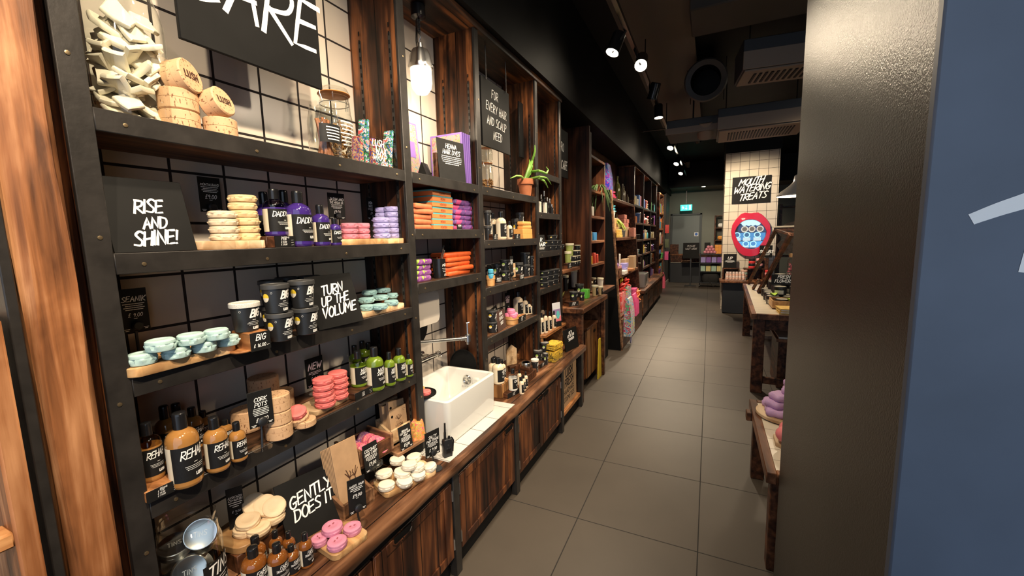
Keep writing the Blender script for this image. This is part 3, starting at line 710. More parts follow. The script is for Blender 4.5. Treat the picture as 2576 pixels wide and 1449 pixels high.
# ---------------------------------------------------------------- helpers for placing
def pole_card(label, u, v, wpx, hpx, x, z, lines, small=4, price='£9.00', rz=AISLE, m=CARDB, ink=WHITE, tilt=0, **k):
    C_ = at(u, v, x=x); ex = Vector((math.cos(rz), math.sin(rz), 0)); a = pj(C_-ex*.05); b = pj(C_+ex*.05)
    w = wpx*.1/abs(b[0]-a[0]); h0 = hgt(C_, v-hpx/2); hh = 2*h0
    o = panel_sign('price_card', label, 'card', (C_.x, C_.y, C_.z-hh/2), rz, 0, w, hh, .002, lines, m=m, ink=ink, small=small, price=price, tilt=tilt, **k)
    f = z-(C_.z-hh/2)
    part('stand_pole', MB().tube([(0, .007, f+.003), (0, .007, hh*.14)], .0035, 8), BLKMT, o)
    part('clip_disc', MB().lathe([(.012, 0), (.012, .006), (.009, .009), (0, .009)], 18, (0, -.0035, hh*.14), Matrix.Rotation(PI/2, 3, 'X')), BLKMT, o)
    part('stand_base', MB().lathe([(0, 0), (.024, 0), (.024, .003), (0, .004)], 22, (0, .007, f+.0005)), GLASS2, o)
    return o
def disc_thing(name, label, cat, C, n, r, h, m, title=None, ink=None, group=None, bev=.003):
    """flat round tub or lid of radius r, thickness h, facing direction n"""
    q = Vector(n).normalized().to_track_quat('Z', 'Y'); o = root(name, label, cat, C, 0, group); o.rotation_euler = q.to_euler()
    part('pot', MB().lathe([(r-bev, 0), (r, bev), (r, h*.55-.0006), (r-.0012, h*.55), (r, h*.55+.0006), (r, h-bev), (r-bev, h), (0, h)], 40), m, o)
    if title:
        hh = fit(title, r*1.15, r*.4); t = MB(); t.ribbons(words(title, hh, 0, -hh/2, slant=0, gap=.22, jit=0)[0], hh*.3, lambda u, v: (u, v, h+.0005)); part('branding', t, ink, o)
    return o
INKBR = mat('burnt_print', (.05, .016, .006), .7)
# ================================================================ top shelf
P = Vector((-1.265, .54, S1)); 
spawn('scrapjar', mk_jar(.24, .72, .17), 'apothecary_jar', 'tall glass apothecary jar full of cream wax pieces on the top shelf', 'jar', (P.x, P.y, S1), 0, (.33, .33, .33))
WAX = mat('cream_wax', (.8, .74, .6), .6, var=.04, vs=30)
def mk_cut(seed):
    def mk():
        R_ = random.Random(seed); n = R_.choice((4, 5, 6)); poly = []
        for k in range(n): a = 2*PI*k/n+R_.uniform(-.3, .3); poly.append((R_.uniform(.6, 1.1)*math.cos(a), R_.uniform(.45, .8)*math.sin(a)))
        b = R_.uniform(-.35, .35); rings = []
        dense = [(poly[i][0]+(poly[(i+1) % n][0]-poly[i][0])*t/4, poly[i][1]+(poly[(i+1) % n][1]-poly[i][1])*t/4) for i in range(n) for t in range(4)]
        mb = MB()
        def top(s, z): return [Vector((x*s, y*s, z+b*(x*x*s*s)+.05*math.sin(4*y))) for x, y in dense]
        mb.loft([top(.5, -.12), top(.94, -.12), top(1, -.05), top(1, .07), top(.93, .13), top(.5, .15)]); return [('', mb.mesh('wax_offcut', WAX))]
    return mk
R_ = random.Random(4); k = 0
for layer in range(9):
    for j in range(6 if layer < 8 else 3):
        a = j*2*PI/6+layer*.6; rr_ = .047 if j else .01; s = R_.uniform(.04, .05); rr_ = min(rr_, .078-s*.8)
        spawn('cut%d' % (k % 5), mk_cut(k % 5), 'wax_offcut', 'cream wax offcut inside the tall apothecary jar', 'wax piece',
              (P.x+rr_*math.cos(a), P.y+rr_*math.sin(a), S1+.024+layer*.0265), 0, (s*1.12, s*1.1, s), 'cream wax offcuts in the tall jar', rot=(R_.uniform(-.9, .9), R_.uniform(-.2, 1.1), R_.uniform(-.7, .7)))
        k += 1
# cork pots
y0 = at(453, 300, x=-1.235).y; A = Vector((-1.235, y0, S1)); r = rad(A, 106); h1 = hgt(A, 229)/2
for i, t in enumerate(('bottom', 'upper')): disc_thing('cork_pot', f'flat cork pot, {t} one of the pair under the tilted pot', 'cork pot', (A.x, A.y, S1+i*h1), (0, 0, 1), r, h1-.001, CORK, group='cork pots on the top shelf')
Cn = Vector((.82, .46, .2)).normalized(); C0 = at(450, 197, x=-1.225)
disc_thing('cork_pot', 'cork pot with printed face tilted up on two others, beside the wax jar', 'cork pot', C0-Cn*.02, Cn, r*.98, h1*.98, CORK, 'LUSH', INKBR, 'cork pots on the top shelf')
y1 = at(556, 330, x=-1.215).y; B = Vector((-1.215, y1, S1)); r2 = rad(B, 88); h2 = hgt(B, 301)
disc_thing('cork_pot', 'single cork pot lying flat nearest the acrylic box side of the cork pots', 'cork pot', B, (0, 0, 1), r2, h2, CORK, group='cork pots on the top shelf')
Cn = Vector((.86, .36, .3)).normalized(); C1_ = at(540, 263, x=-1.215)
disc_thing('cork_pot', 'cork pot with printed face propped on the single flat cork pot', 'cork pot', C1_-Cn*.018, Cn, r2*.98, h1*.9, CORK, 'LUSH', INKBR, 'cork pots on the top shelf')
# hanging chalk sign
sg = panel_sign('hanging_sign', 'large black chalk sign hanging above the cork pots with big white capitals', 'sign', (-1.2, .839, 2.012), AISLE, 0, .418, .52, .012, ['HAIR', 'CARE'], hgt0=[.145, .145], top=.87, brush=.11, sx=1.02, slant=.16, gap=.13, rise=-.02)
ck = MB()
for x in (-.17, .17): ck.tube([(x, .006, .51), (x, .006, .585)], .0025, 6)
part('hanging_wire', ck, BRUSHED, sg)
# jars
Q = Vector((-1.215, at(820, 390, x=-1.215).y, S1)); rq = rad(Q, 82); hq = hgt(Q, 266)
spawn('cinjar', mk_jar(.33, .68, .25), 'glass_jar', 'open glass jar of cinnamon sticks with a black paper label', 'jar', Q, AISLE, (rq/.33, rq/.33, hq))
CIN = mat('cinnamon_bark', (.3, .115, .05), .7, var=.3, vs=30)
def mk_stick():
    m = MB(); sp = [(.13*(1-t/26)*math.cos(t*.75)*(.6+.4*t/20), .13*(.6+.4*t/20)*math.sin(t*.75)) for t in range(14)]
    m.lathe([(.03, 0), (.06, 0), (.062, .5), (.058, 1), (.03, 1), (.028, .9), (0, .9)], 10); return [('', m.mesh('cinnamon_stick', CIN))]
R_ = random.Random(8)
for i in range(12):
    a = i*.55; rr_ = rq*.55; L_ = hq*R_.uniform(.68, .8)
    b0 = Vector((Q.x+rr_*.8*math.cos(a), Q.y+rr_*.8*math.sin(a), S1+.006)); b1 = Vector((Q.x+rr_*R_.uniform(-.7, .7), Q.y+rr_*R_.uniform(-.7, .7), S1+L_))
    spawn('stick', mk_stick, 'cinnamon_stick', 'brown cinnamon stick standing in the open glass jar', 'cinnamon stick', b0, 0, (.09, .09, (b1-b0).length), 'cinnamon sticks in the glass jar', rot=(b1-b0).to_track_quat('Z', 'Y').to_euler())
lab = MB().patch(rq*1.02, .0, hq*.34, -1.0, .75, 10); jl = single('jar_label', lab, CARDB, 'black curved paper label stuck on the cinnamon jar', 'label', None, (Q.x, Q.y, S1+hq*.27), AISLE)
t = MB(); t.ribbons(smallprint(rq*1.2, hq*.28, 5, hq*.055, 3, -.1*rq), hq*.022, cyl(rq*1.03)); part('lettering', t, WHITE, jl)
Q2 = Vector((-1.305, at(850, 380, x=-1.305).y, S1)); rq2 = rad(Q2, 84); hq2 = hgt(Q2, 246)
spawn('clipjar', mk_jar(.31, .7, .26, GLASS, True), 'clip_top_jar', 'clip-top glass jar with orange rubber ring and brown bark chips', 'jar', Q2, AISLE, (rq2/.31, rq2/.31, hq2))
CHIP = mat('bark_chips', (.33, .17, .06), .8, var=.5, vs=60)
def chips(label, C, r, h, n, seed=1, m=CHIP):
    mb = MB(); R_ = random.Random(seed)
    for i in range(n):
        a = R_.uniform(0, 6.28); q = r*.86*math.sqrt(R_.random()) if R_.random() < .35 else r*.84
        mb.box((q*math.cos(a), q*math.sin(a), R_.uniform(.006, h)), (R_.uniform(.012, .024), R_.uniform(.004, .008), .0025), rot=Matrix.Rotation(R_.uniform(0, 3), 3, 'Z') @ Matrix.Rotation(R_.uniform(-1.2, 1.2), 3, 'X') @ Matrix.Rotation(R_.uniform(-1.2, 1.2), 3, 'Y'))
    o = single('bark_chips', mb, m, label, 'bark chips', None, C); o['kind'] = 'stuff'; return o
chips('loose brown bark chips filling the clip-top jar', Q2, rq2*.96, hq2*.62, 300)
t = MB(); t.ribbons(smallprint(rq2*1.5, hq2*.62, 7, hq2*.055, 9, .2*rq2), hq2*.02, cyl(rq2*1.03)); j2 = single('jar_print', t, WHITE, 'white handwriting on the front of the clip-top jar', 'lettering', None, (Q2.x, Q2.y, S1), AISLE)
# acrylic box of wax wraps
ya, yb = at(907, 400, x=-1.165).y, at(997, 415, x=-1.165).y; bh = .105; cy_ = (ya+yb)/2; bw = yb-ya
ab = root('acrylic_box', 'clear acrylic box with white brush lettering holding folded patterned wraps', 'box', (-1.195, cy_, S1), AISLE)
g = MB()
for (c, d) in (((0, -.033, bh/2), (bw, .003, bh)), ((0, .033, bh/2), (bw, .003, bh)), ((-bw/2, 0, bh/2), (.003, .066, bh)), ((bw/2, 0, bh/2), (.003, .066, bh)), ((0, 0, .0015), (bw, .066, .003))): g.box(c, d)
part('box_walls', g, GLASS2, ab)
t = MB(); mp = lambda u, v: (u, -.0352, v)
for i, (ln, w_, yy, xx) in enumerate((('LUSH', .075, .072, -.008), ('WAX', .06, .045, .006), ('WRAP', .082, .019, -.002))):
    hh = fit(ln, w_, .024); t.ribbons(words(ln, hh, xx, yy, rise=.03)[0], .0042, mp)
t.ribbons(words('£2.50', .013, .022, .004)[0], .0024, mp); part('lettering', t, WHITE, ab)
WRAPM = [marble('pattern_red', [(.05, .2, .1), (.7, .5, .3), (.5, .03, .03), (.05, .08, .35), (.6, .3, .05)], 32), marble('pattern_blue', [(.5, .06, .06), (.75, .7, .6), (.03, .12, .45), (.05, .3, .08), (.02, .02, .03)], 34), marble('pattern_dark', [(.5, .05, .08), (.05, .3, .1), (.02, .02, .025), (.12, .2, .55), (.7, .45, .1)], 30)]
R_ = random.Random(5)
for i in range(9):
    tall = i in (1, 7); L_ = .16 if tall else R_.uniform(.085, .1); x_ = -bw/2+.012+(bw-.024)*i/8
    w = MB(); w.loft([[(-.009*(1-.3*z), -.02, z*L_), (.009*(1-.3*z), -.022+.004*z, z*L_), (.009*(1-.3*z), .02, z*L_), (-.009*(1-.3*z), .022, z*L_)] for z in (0, .3, .6, .9, 1)])
    o = single('wax_wrap', w, WRAPM[i % 3], ('tallest folded wax wrap leaning out of the acrylic box beside the upright' if i == 7 else 'folded wax wrap sticking up out of the acrylic box beside the jars') if tall else 'colourful folded wax wrap inside the acrylic box, '+('first' if i == 0 else ORD[i])+' from the jars', 'wrap', 'wax wraps in the acrylic box', (-1.195+R_.uniform(-.008, .008), cy_+x_, S1+.004), AISLE)
    o.rotation_euler = (R_.uniform(-.1, .1), (.28 if i == 7 else .15 if i == 1 else 0)*(1 if i > 4 else .6), AISLE)
# ================================================================ second shelf
lean_sign('chalk_sign', 'black tabletop sign reading rise and shine on the second shelf', 'sign', (288, 640), (498, 633), (256, 440), (447, 460), S2, ['RISE', 'AND', 'SHINE!'], x=-1.165, hgt0=[.031, .027, .033], top=.7, lh=.0, brush=.17, rise=.06, rows=[-.0, .03, .0], slant=.2, gap=.1, sx=.88)
CRB = mat('cream_bar', (.72, .52, .28), .75, var=.06, vs=40, bump=.25, bs=90); CRB2 = mat('pale_cream_bar', (.74, .6, .42), .75, var=.06, vs=40, bump=.25, bs=90)
PKB = mat('rose_bar', (.62, .2, .26), .75, var=.1, vs=40, bump=.25, bs=90); LLB = mat('lilac_bar', (.36, .33, .62), .75, var=.1, vs=40, bump=.25, bs=90)
b = board('pale wooden block board under the cream shampoo bars', at(500, 633, x=-1.16), at(676, 626, x=-1.16), S2, .12, .023, BEECH2)
for o_ in (b,): o_.location.z = S2
def stackx(key, mk, u, v, x, z, w, n, vt, fmt, group, name='shampoo_bar', jit=.05):
    P_ = Vector((x, at(u, v, x=x).y, z)); r_ = rad(P_, w); h_ = hgt(P_, vt)/n; stack(key, mk, name, 'shampoo bar', P_, r_, h_, n, fmt, group, jit)
stackx('crb2', mk_bar('shampoo_bar', CRB2, 1, seed=3, imp=False), 567, 608, -1.2, S2+.023, 74, 4, 531, 'pale cream bar, {} of the shorter stack beside the chalk sign', 'cream shampoo bars')
stackx('crb', mk_bar('shampoo_bar', CRB, 1, seed=4, imp=False), 621, 607, -1.215, S2+.023, 72, 6, 491, 'yellow cream bar, {} of the taller stack next to purple bottles', 'cream shampoo bars')
PUR = mat('purple_shampoo', (.045, .02, .17), .08, coat=.6, spec=.6); PURD = glass('clear_purple_plastic', (.5, .47, .55), .8)
def bot(key, mk, u, vb, vt, w, label, x=None, z=None, group=None, name='shampoo_bottle', rz=AISLE):
    if x is not None: P_ = Vector((x, at(u, vb, x=x).y, z)); r_ = rad(P_, w)
    else: P_, r_ = rest(u, vb, z, w)
    h_ = hgt(P_, vt); return spawn(key, mk, name, label, 'bottle', P_, rz, (r_, r_, h_), group)
blk = block('dark wooden block carrying a price card and one purple bottle', at(672, 626, x=-1.165), at(742, 624, x=-1.165), S2, .1, .034, WDK, "DADDY-O", ('£ 8.00', '£ 16.00', '£ 28.00'), cardw=.72)
DD = mk_bottle("DADDY-O", PUR)
bot('dad0', mk_bottle("DADDY-O", PUR, empty=PURD), 697, 592, 475, 62, 'purple shampoo bottle with air under its shoulder standing on the dark block', -1.215, S2+.034)
bot('dad', DD, 758, 621, 480, 66, 'largest purple shampoo bottle with black label at the shelf edge', -1.185, S2, 'purple bottles on the second shelf')
bot('dad', DD, 811, 618, 515, 47, 'medium purple shampoo bottle between the largest and the smallest', -1.185, S2, 'purple bottles on the second shelf')
bot('dad', DD, 845, 617, 548, 34, 'smallest purple shampoo bottle next to the rose bars', -1.19, S2, 'purple bottles on the second shelf')
bot('dad', DD, 672, 600, 482, 54, 'purple bottle in shade behind the tall cream stack', -1.32, S2, 'purple bottles on the second shelf')
bot('dad', DD, 722, 600, 478, 54, 'purple bottle in shade behind the two front purple bottles', -1.32, S2, 'purple bottles on the second shelf')
pole_card('black price card for the cream bars standing against the tiles', 529, 490, 56, 88, -1.36, S2, ['MONTALBANO'], 4)
pole_card('black price card with two title lines behind the smallest purple bottle', 847, 519, 42, 66, -1.33, S2, ['JASON AND', 'THE ARGAN OIL'], 4)
pole_card('black price card in the corner behind the lilac bars', 937, 525, 28, 54, -1.34, S2, ['HONEY I', 'WASHED'], 3)
board('striped wooden block board under the rose and lilac bars', at(860, 617, x=-1.165), at(1021, 610, x=-1.165), S2, .11, .021, BEECH)
for u, nm in ((880, 'nearer the purple bottles'), (913, 'nearer the lilac bars')): stackx('pkb', mk_bar('shampoo_bar', PKB, 1, seed=5, imp=False), u, 602, -1.2 if u < 900 else -1.21, S2+.021, 44 if u < 900 else 38, 3, 561, 'rose pink shampoo bar, {} of the pile '+nm, 'rose shampoo bars')
stackx('llb', mk_bar('shampoo_bar', LLB, 1, seed=6, imp=False), 961, 601, -1.195, S2+.021, 42, 4, 547, 'lilac shampoo bar, {} of the shorter front pile', 'lilac shampoo bars')
stackx('llb', mk_bar('shampoo_bar', LLB, 1, seed=6, imp=False), 990, 600, -1.23, S2+.021, 40, 6, 520, 'lilac shampoo bar, {} of the taller pile by the upright', 'lilac shampoo bars')
stackx('llb', mk_bar('shampoo_bar', LLB, 1, seed=6, imp=False), 967, 600, -1.275, S2+.021, 38, 6, 522, 'lilac shampoo bar, {} of the pile at the back', 'lilac shampoo bars')
# ================================================================ third shelf
SEA = speck('pale_teal_bar', (.42, .6, .58), (.1, .16, .2), 26, .7, .66); SEAB = mk_bar('shampoo_bar', SEA, 1.3, seed=7)
BH = .03
board('long orange-brown wooden board under the pale teal bars', (331, 955), (602, 884), S3, .13, .022, BEECH)
zt = S3+.022
seab = [(361, 922, 80, 'nearest the entrance on the board'), (446, 905, 76, 'second along the board'), (516, 889, 66, 'third along the board'), (575, 873, 60, 'at the far end beside the card block')]
sp = []
for u, v, w, nm in seab:
    P_, r_ = rest(u, v, zt, w); sp.append((P_, r_)); spawn('sea', SEAB, 'shampoo_bar', 'pale teal shampoo bar '+nm, 'shampoo bar', P_, random.uniform(0, 6), (r_, r_, .027), 'pale teal shampoo bars')
for u, v, w, nm in ((407, 886, 82, 'first of the upper row near the entrance'), (482, 870, 74, 'middle one of the upper row'), (547, 857, 66, 'last one of the upper row')):
    P_ = at(u, v, z=zt+.027); r_ = rad(P_, w); P_ = P_+away(P_)*r_*.8; spawn('sea', SEAB, 'shampoo_bar', 'pale teal shampoo bar, '+nm, 'shampoo bar', P_, random.uniform(0, 6), (r_, r_, .027), 'pale teal shampoo bars')
pole_card('dark price card on a disc-clip stand behind the pale teal bars', 338, 780, 72, 108, -1.345, S3, ['SEANIK'], 4, '£ 9.00')
BG = mk_tub('BIG'); BGW = mk_tub('BIG', lid=mat('scuffed_white_rim', (.62, .6, .55), .5, var=.3, vs=40), sticker=None)
bk = block('orange wooden block with price card under the white-rimmed tester tub', (632, 886), (681, 874), S3, .09, .05, WORANGE, 'BIG', ('£ 16.00',))
board('second orange wooden board beneath the stacked black tubs', (603, 893), (690, 868), S3, .15, .006, WORANGE)
P_, r_ = rest(622, 836, S3+.05, 62); rr1 = rad(P_, 80)
tb = spawn('bigw', BGW, 'tub', 'black tester tub with a white rim standing on the orange block', 'tub', P_, AISLE, (rr1*2, rr1*2, hgt(P_, 760)))
TRY = MB().lathe([(.09, 0), (.09, .004)], 24, (.36, -.335, .5), Matrix.Rotation(PI/2, 3, 'X') @ Matrix.Rotation(.8, 3, 'Y')); tr = part('tester_sticker', TRY, CREAM, tb)
def tub(key, mk, u, vb, vt, w, z, label, group=None, x=None, rz=AISLE, name='tub'):
    if x is not None: P_ = Vector((x, at(u, vb, x=x).y, z)); r_ = rad(P_, w)
    else: P_ = at(u, vb, z=z); r_ = rad(P_, w); P_ = P_+away(P_)*r_*.75
    h_ = hgt(P_, vt); return spawn(key, mk, name, label, 'tub', P_, rz, (r_*2, r_*2, h_), group), P_, h_, r_
GB = 'black tubs stacked on the third shelf'
o, P_, h_, r_ = tub('big', BG, 709, 860, 785, 74, S3+.006, 'black tub at the shelf edge, lower one of the nearer front pair', GB)
spawn('big', BG, 'tub', 'black tub with yellow sticker on top of the nearer front pair', 'tub', (P_.x-.003, P_.y-.003, P_.z+h_), AISLE, (r_*2, r_*2, h_), GB)
o, P_, h_, r_ = tub('big', BG, 773, 843, 772, 68, S3+.006, 'black tub beside the volume sign, lower one of the pair', GB)
spawn('big', BG, 'tub', 'black tub beside the volume sign, upper one of the pair', 'tub', (P_.x-.004, P_.y-.002, P_.z+h_), AISLE, (r_*2, r_*2, h_), GB)
for (xx, yy, nm) in ((-1.30, .865, 'behind the tester tub'), (-1.345, .955, 'at the back near the tiles'), (-1.31, 1.02, 'behind the sign-side pair')):
    for i in (0, 1): spawn('big', BG, 'tub', f'black tub in shade {nm}, {"lower" if i == 0 else "upper"} one', 'tub', (xx, yy, S3+.0+i*h_), AISLE, (r_*2, r_*2, h_), GB)
lean_sign('chalk_sign', 'black leaning sign reading turn up the volume on the third shelf', 'sign', (803, 832), (916, 806), (766, 697), (884, 685), S3, ['TURN', 'UP THE', 'VOLUME'], hgt0=[.032, .03, .034], top=.78, lh=.007, brush=.17, rise=.1, rows=[-.02, -.01, .02], slant=.22, gap=.12)
board('small orange board under the chunky teal bars by the upright', (912, 801), (1022, 773), S3, .1, .02, BEECH2)
TEAL = speck('teal_salt_bar', (.2, .4, .42), (.55, .62, .6), 40, .8, .55, (1, 1, 1), .5); TB = mk_bar('shampoo_bar', TEAL, 1.5, seed=9, imp=False)
zt = S3+.02
for i, (u, v, w, lv, nm) in enumerate(((925, 783, 38, 0, 'lower, nearest the sign'), (955, 781, 42, 0, 'lower, at the front edge'), (985, 770, 36, 0, 'lower, second from the upright'), (1000, 758, 26, 0, 'lower, at the upright end'), (923, 764, 40, 1, 'middle, nearest the sign'), (957, 757, 40, 1, 'middle, above the front one'), (988, 751, 28, 1, 'middle, towards the upright'), (930, 744, 38, 2, 'upper, nearest the sign'), (966, 738, 40, 2, 'topmost of the heap'))):
    z_ = zt+lv*.019; P_ = at(u, v, z=z_); r_ = rad(P_, w); P_ = P_+away(P_)*r_
    spawn('teal', TB, 'shampoo_bar', 'chunky salted teal bar in the heap by the upright: '+nm, 'shampoo bar', P_, random.uniform(0, 6), (r_, r_, .021), 'salted teal bars')
pole_card('black price card with two title words beside the upright on the third shelf', 975, 692, 44, 56, -1.36, S3, ['FLYAWAY HAIR'], 3)
# ================================================================ fourth shelf
AMB = mat('amber_shampoo', (.36, .17, .045), .06, coat=.5, spec=.6, sss=.15); AMBC = glass('clear_amber_plastic', (.8, .74, .6), .8)
RH = mk_bottle('REHAB', AMB); RHE = mk_bottle('REHAB', AMB, empty=AMBC)
block('orange block with price card under the half-empty amber bottle', (370, 1268), (452, 1228), S4, .1, .026, WORANGE, 'REHAB', ('£ 9.00', '£ 16.00', '£ 29.00'))
GA = 'amber shampoo bottles on the fourth shelf'
bot('rehe', RHE, 387, 1213, 1062, 72, 'half-empty amber bottle on the orange price block', None, S4+.026)
bot('reh', RH, 474, 1230, 1036, 93, 'largest amber bottle at the shelf edge', None, S4, GA)
bot('reh', RH, 552, 1190, 1048, 66, 'medium amber bottle beside the largest one', None, S4, GA)
bot('reh', RH, 604, 1163, 1061, 46, 'smallest amber bottle nearest the cork pots', None, S4, GA)
for xx, u, vt, w, nm in ((-1.3, 421, 1020, 62, 'behind the half-empty one'), (-1.35, 452, 1014, 58, 'at the back by the tiles, second along'), (-1.33, 490, 1024, 52, 'behind the gap of the two big ones'), (-1.35, 516, 1033, 46, 'at the back behind the medium one'), (-1.27, 570, 1055, 36, 'just behind the smallest one')): bot('reh', RH, u, 1100, vt, w, 'amber bottle in shade '+nm, xx, S4, GA)
CORKD = CORK
def corkstack(u, vb, w, tops, x, fmt, n0=0):
    P_, r_ = rest(u, vb, S4, w); z_ = S4
    for i, vt in enumerate(tops):
        h_ = hgt(P_, vt)-(z_-S4); disc_thing('cork_pot', fmt.format(ordn(i, len(tops))), 'cork pot', (P_.x, P_.y, z_), (0, 0, 1), r_, h_-.0006, CORK, group='cork pots on the fourth shelf'); z_ += h_
corkstack(705, 1110, 74, (1062, 1030, 990), None, 'pale cork pot, {} of the bright stack behind the cork pots card')
for yy, xx, zz, rr_, nm in ((at(622, 1060, x=-1.3).y, -1.3, 0, .043, 'standing alone in shade behind the card'), (at(668, 1020, x=-1.34).y, -1.34, 0, .046, 'lower one of the tall pair in shade'), (at(668, 1020, x=-1.34).y, -1.34, .07, .046, 'upper one of the tall pair in shade'), (at(713, 1020, x=-1.345).y, -1.345, 0, .036, 'in shade beside the new card')):
    disc_thing('cork_pot', 'tall cork pot '+nm, 'cork pot', (xx, yy, S4+zz), (0, 0, 1), rr_, .069, CORK, group='cork pots on the fourth shelf')
P_, r_ = rest(768, 1080, S4, 62); disc_thing('cork_pot', 'open cork base lying in front of the pot with a coral bar', 'cork pot', P_, (0, 0, 1), r_, .022, CORK, group='cork pots on the fourth shelf')
CORAL = mat('coral_bar', (.72, .16, .15), .6, var=.06, vs=30, bump=.15, bs=60); CB = mk_bar('shampoo_bar', CORAL, .8, seed=12)
P2 = P_+Vector((-.015, -.012, .022)); disc_thing('cork_pot', 'cork pot tilted on the open base, holding a coral bar', 'cork pot', P2, (.3, -.25, .9), r_*.98, .022, CORK, group='cork pots on the fourth shelf')
nn = Vector((.3, -.25, .9)).normalized(); spawn('coral', CB, 'shampoo_bar', 'coral shampoo bar sitting in the tilted cork pot', 'shampoo bar', P2+nn*.0205, 0, (r_*.82, r_*.82, .02), 'coral shampoo bars', rot=nn.to_track_quat('Z', 'Y').to_euler())
stand_card('black cork pots price card on a stand at the shelf edge', (660, 1128), S4, 656, 1027, 62, 92, ['CORK', 'POTS'], 5, '£9.50', rz=AISLE-.25)
pole_card('black card with pink handwriting headed new behind the coral bars', 792, 935, 44, 72, -1.35, S4, ['NEW'], 3, '£ 9.00', ink=PINKW)
board('pale rounded board under the coral bars', (797, 1049), (897, 994), S4, .1, .018, BEECH2, .016)
zt = S4+.018
P_, r_ = rest(818, 1030, zt, 54); stack('coral', CB, 'shampoo_bar', 'shampoo bar', P_, r_, hgt(P_, 950)/5, 5, 'coral shampoo bar, {} of the front stack of five', 'coral shampoo bars', .07)
P_, r_ = rest(862, 1010, zt, 50); P_ += Vector((-.015, .0, 0)); stack('coral', CB, 'shampoo_bar', 'shampoo bar', P_, r_, hgt(P_, 934)/5, 5, 'coral shampoo bar, {} of the stack beside the green bottles', 'coral shampoo bars', .07)
GRN = mat('green_shampoo', (.13, .2, .015), .07, coat=.5, spec=.6, sss=.1); GRNC = glass('clear_green_plastic', (.75, .8, .6), .8)
WS = mk_bottle(['WASABI', 'SHAN KUI'], GRN)
block('wooden block with price card under the first green bottle', (894, 1008), (937, 986), S4, .07, .026, WDK, '', ('£ 8.50', '£ 16.00', '£ 28.00'))
GW = 'green shampoo bottles on the fourth shelf'
bot('wase', mk_bottle(['WASABI', 'SHAN KUI'], GRN, empty=GRNC), 905, 976, 882, 42, 'green bottle with pale air gap standing on the price block', None, S4+.026)
bot('was', WS, 947, 986, 872, 46, 'largest green bottle at the shelf edge', None, S4, GW)
bot('was', WS, 983, 972, 885, 28, 'small green bottle right after the largest one', None, S4, GW)
bot('was', WS, 1007, 960, 875, 32, 'medium green bottle second from the upright', None, S4, GW)
bot('was', WS, 1030, 949, 890, 21, 'smallest green bottle at the upright', None, S4, GW)
for xx, u, vt, nm in ((-1.32, 895, 868, 'behind the block'), (-1.34, 915, 857, 'in the middle at the back'), (-1.335, 930, 861, 'at the back towards the upright')): bot('was', WS, u, 930, vt, 32, 'green bottle in shade '+nm, xx, S4, GW)
# ================================================================ worktop below the amber bottles
Z = SC_
TINM = mat('tin_metal', (.62, .62, .6), .28, 1)
Jp, jr = rest(482, 1500, Z, 178); Jp = at(485, 1420, x=-1.2); Jp.z = Z; jr = rad(at(485, 1350, x=-1.2), 178); jh = .245
spawn('tinjar', mk_jar(.4, .74, .34), 'glass_jar', 'large round glass jar full of metal tins at the near end of the worktop', 'jar', Jp, AISLE, (jr/.4, jr/.4, jh))
lidm = MB(); lidm.caps = False
lidm.lathe([(jr*.88, 1.03*jh), (jr*.93, 1.05*jh), (jr*.9, 1.08*jh), (jr*.6, 1.13*jh), (jr*.25, 1.15*jh), (0, 1.15*jh)], 32)
R_ = random.Random(21)
def mk_tin():
    b = MB().lathe([(.94, 0), (1, .03), (1, .3), (.985, .31), (.985, .36), (1.03, .365), (1.03, .64), (.99, .68), (.93, .68), (.9, .66), (0, .66)], 32)
    t = MB(); t.ribbons(words('TINS', .34, 0, -.15, slant=0)[0], .05, lambda u, v: (u, v, .663)); return [('', b.mesh('metal_tin', TINM)), ('embossing', t.mesh('embossing', mat('tin_emboss', (.75, .74, .72), .5, 1)), None)]
tr_ = .036
TP = [((-.03, -.035, .135), (.25, -.1, 1)), ((.03, .03, .165), (.75, -.55, .35)), ((.035, -.03, .1), (.9, -.3, .3)), ((-.035, .04, .11), (.2, .3, 1)), ((.0, .0, .08), (.5, .5, .8)), ((.03, .03, .05), (.9, .2, .2)), ((-.04, -.03, .05), (.3, -.9, .3)), ((.03, -.04, .02), (.1, .1, 1)), ((-.04, .03, .02), (0, .1, 1)), ((.0, .05, .012), (.1, 0, 1))]
for i, (c, n) in enumerate(TP):
    k_ = jr/.085; spawn('tin', mk_tin, 'metal_tin', 'silver tin with embossed lid inside the large glass jar', 'tin', (Jp.x+c[0]*k_*.85, Jp.y+c[1]*k_*.85, Z+.012+c[2]*1.15), 0, (tr_, tr_, tr_), 'silver tins in the glass jar', rot=Vector(n).to_track_quat('Z', 'Y').to_euler())
cl = MB().patch(jr*1.02, 0, .1, -.15, 1.15, 10); cj = single('jar_label', cl, CARDB, 'black label with white brush lettering wrapped on the jar of tins', 'label', None, (Jp.x, Jp.y, Z+.035), AISLE)
t = MB(); f_ = cyl(jr*1.03); t.ribbons(words('TINS', .032, jr*.5, .06, rise=.03)[0], .005, f_); t.ribbons(smallprint(jr*.9, .05, 2, .008, 3, jr*.5), .0025, f_); t.ribbons(words('£ 3.00', .02, jr*.5, .012)[0], .003, f_); part('lettering', t, WHITE, cj)
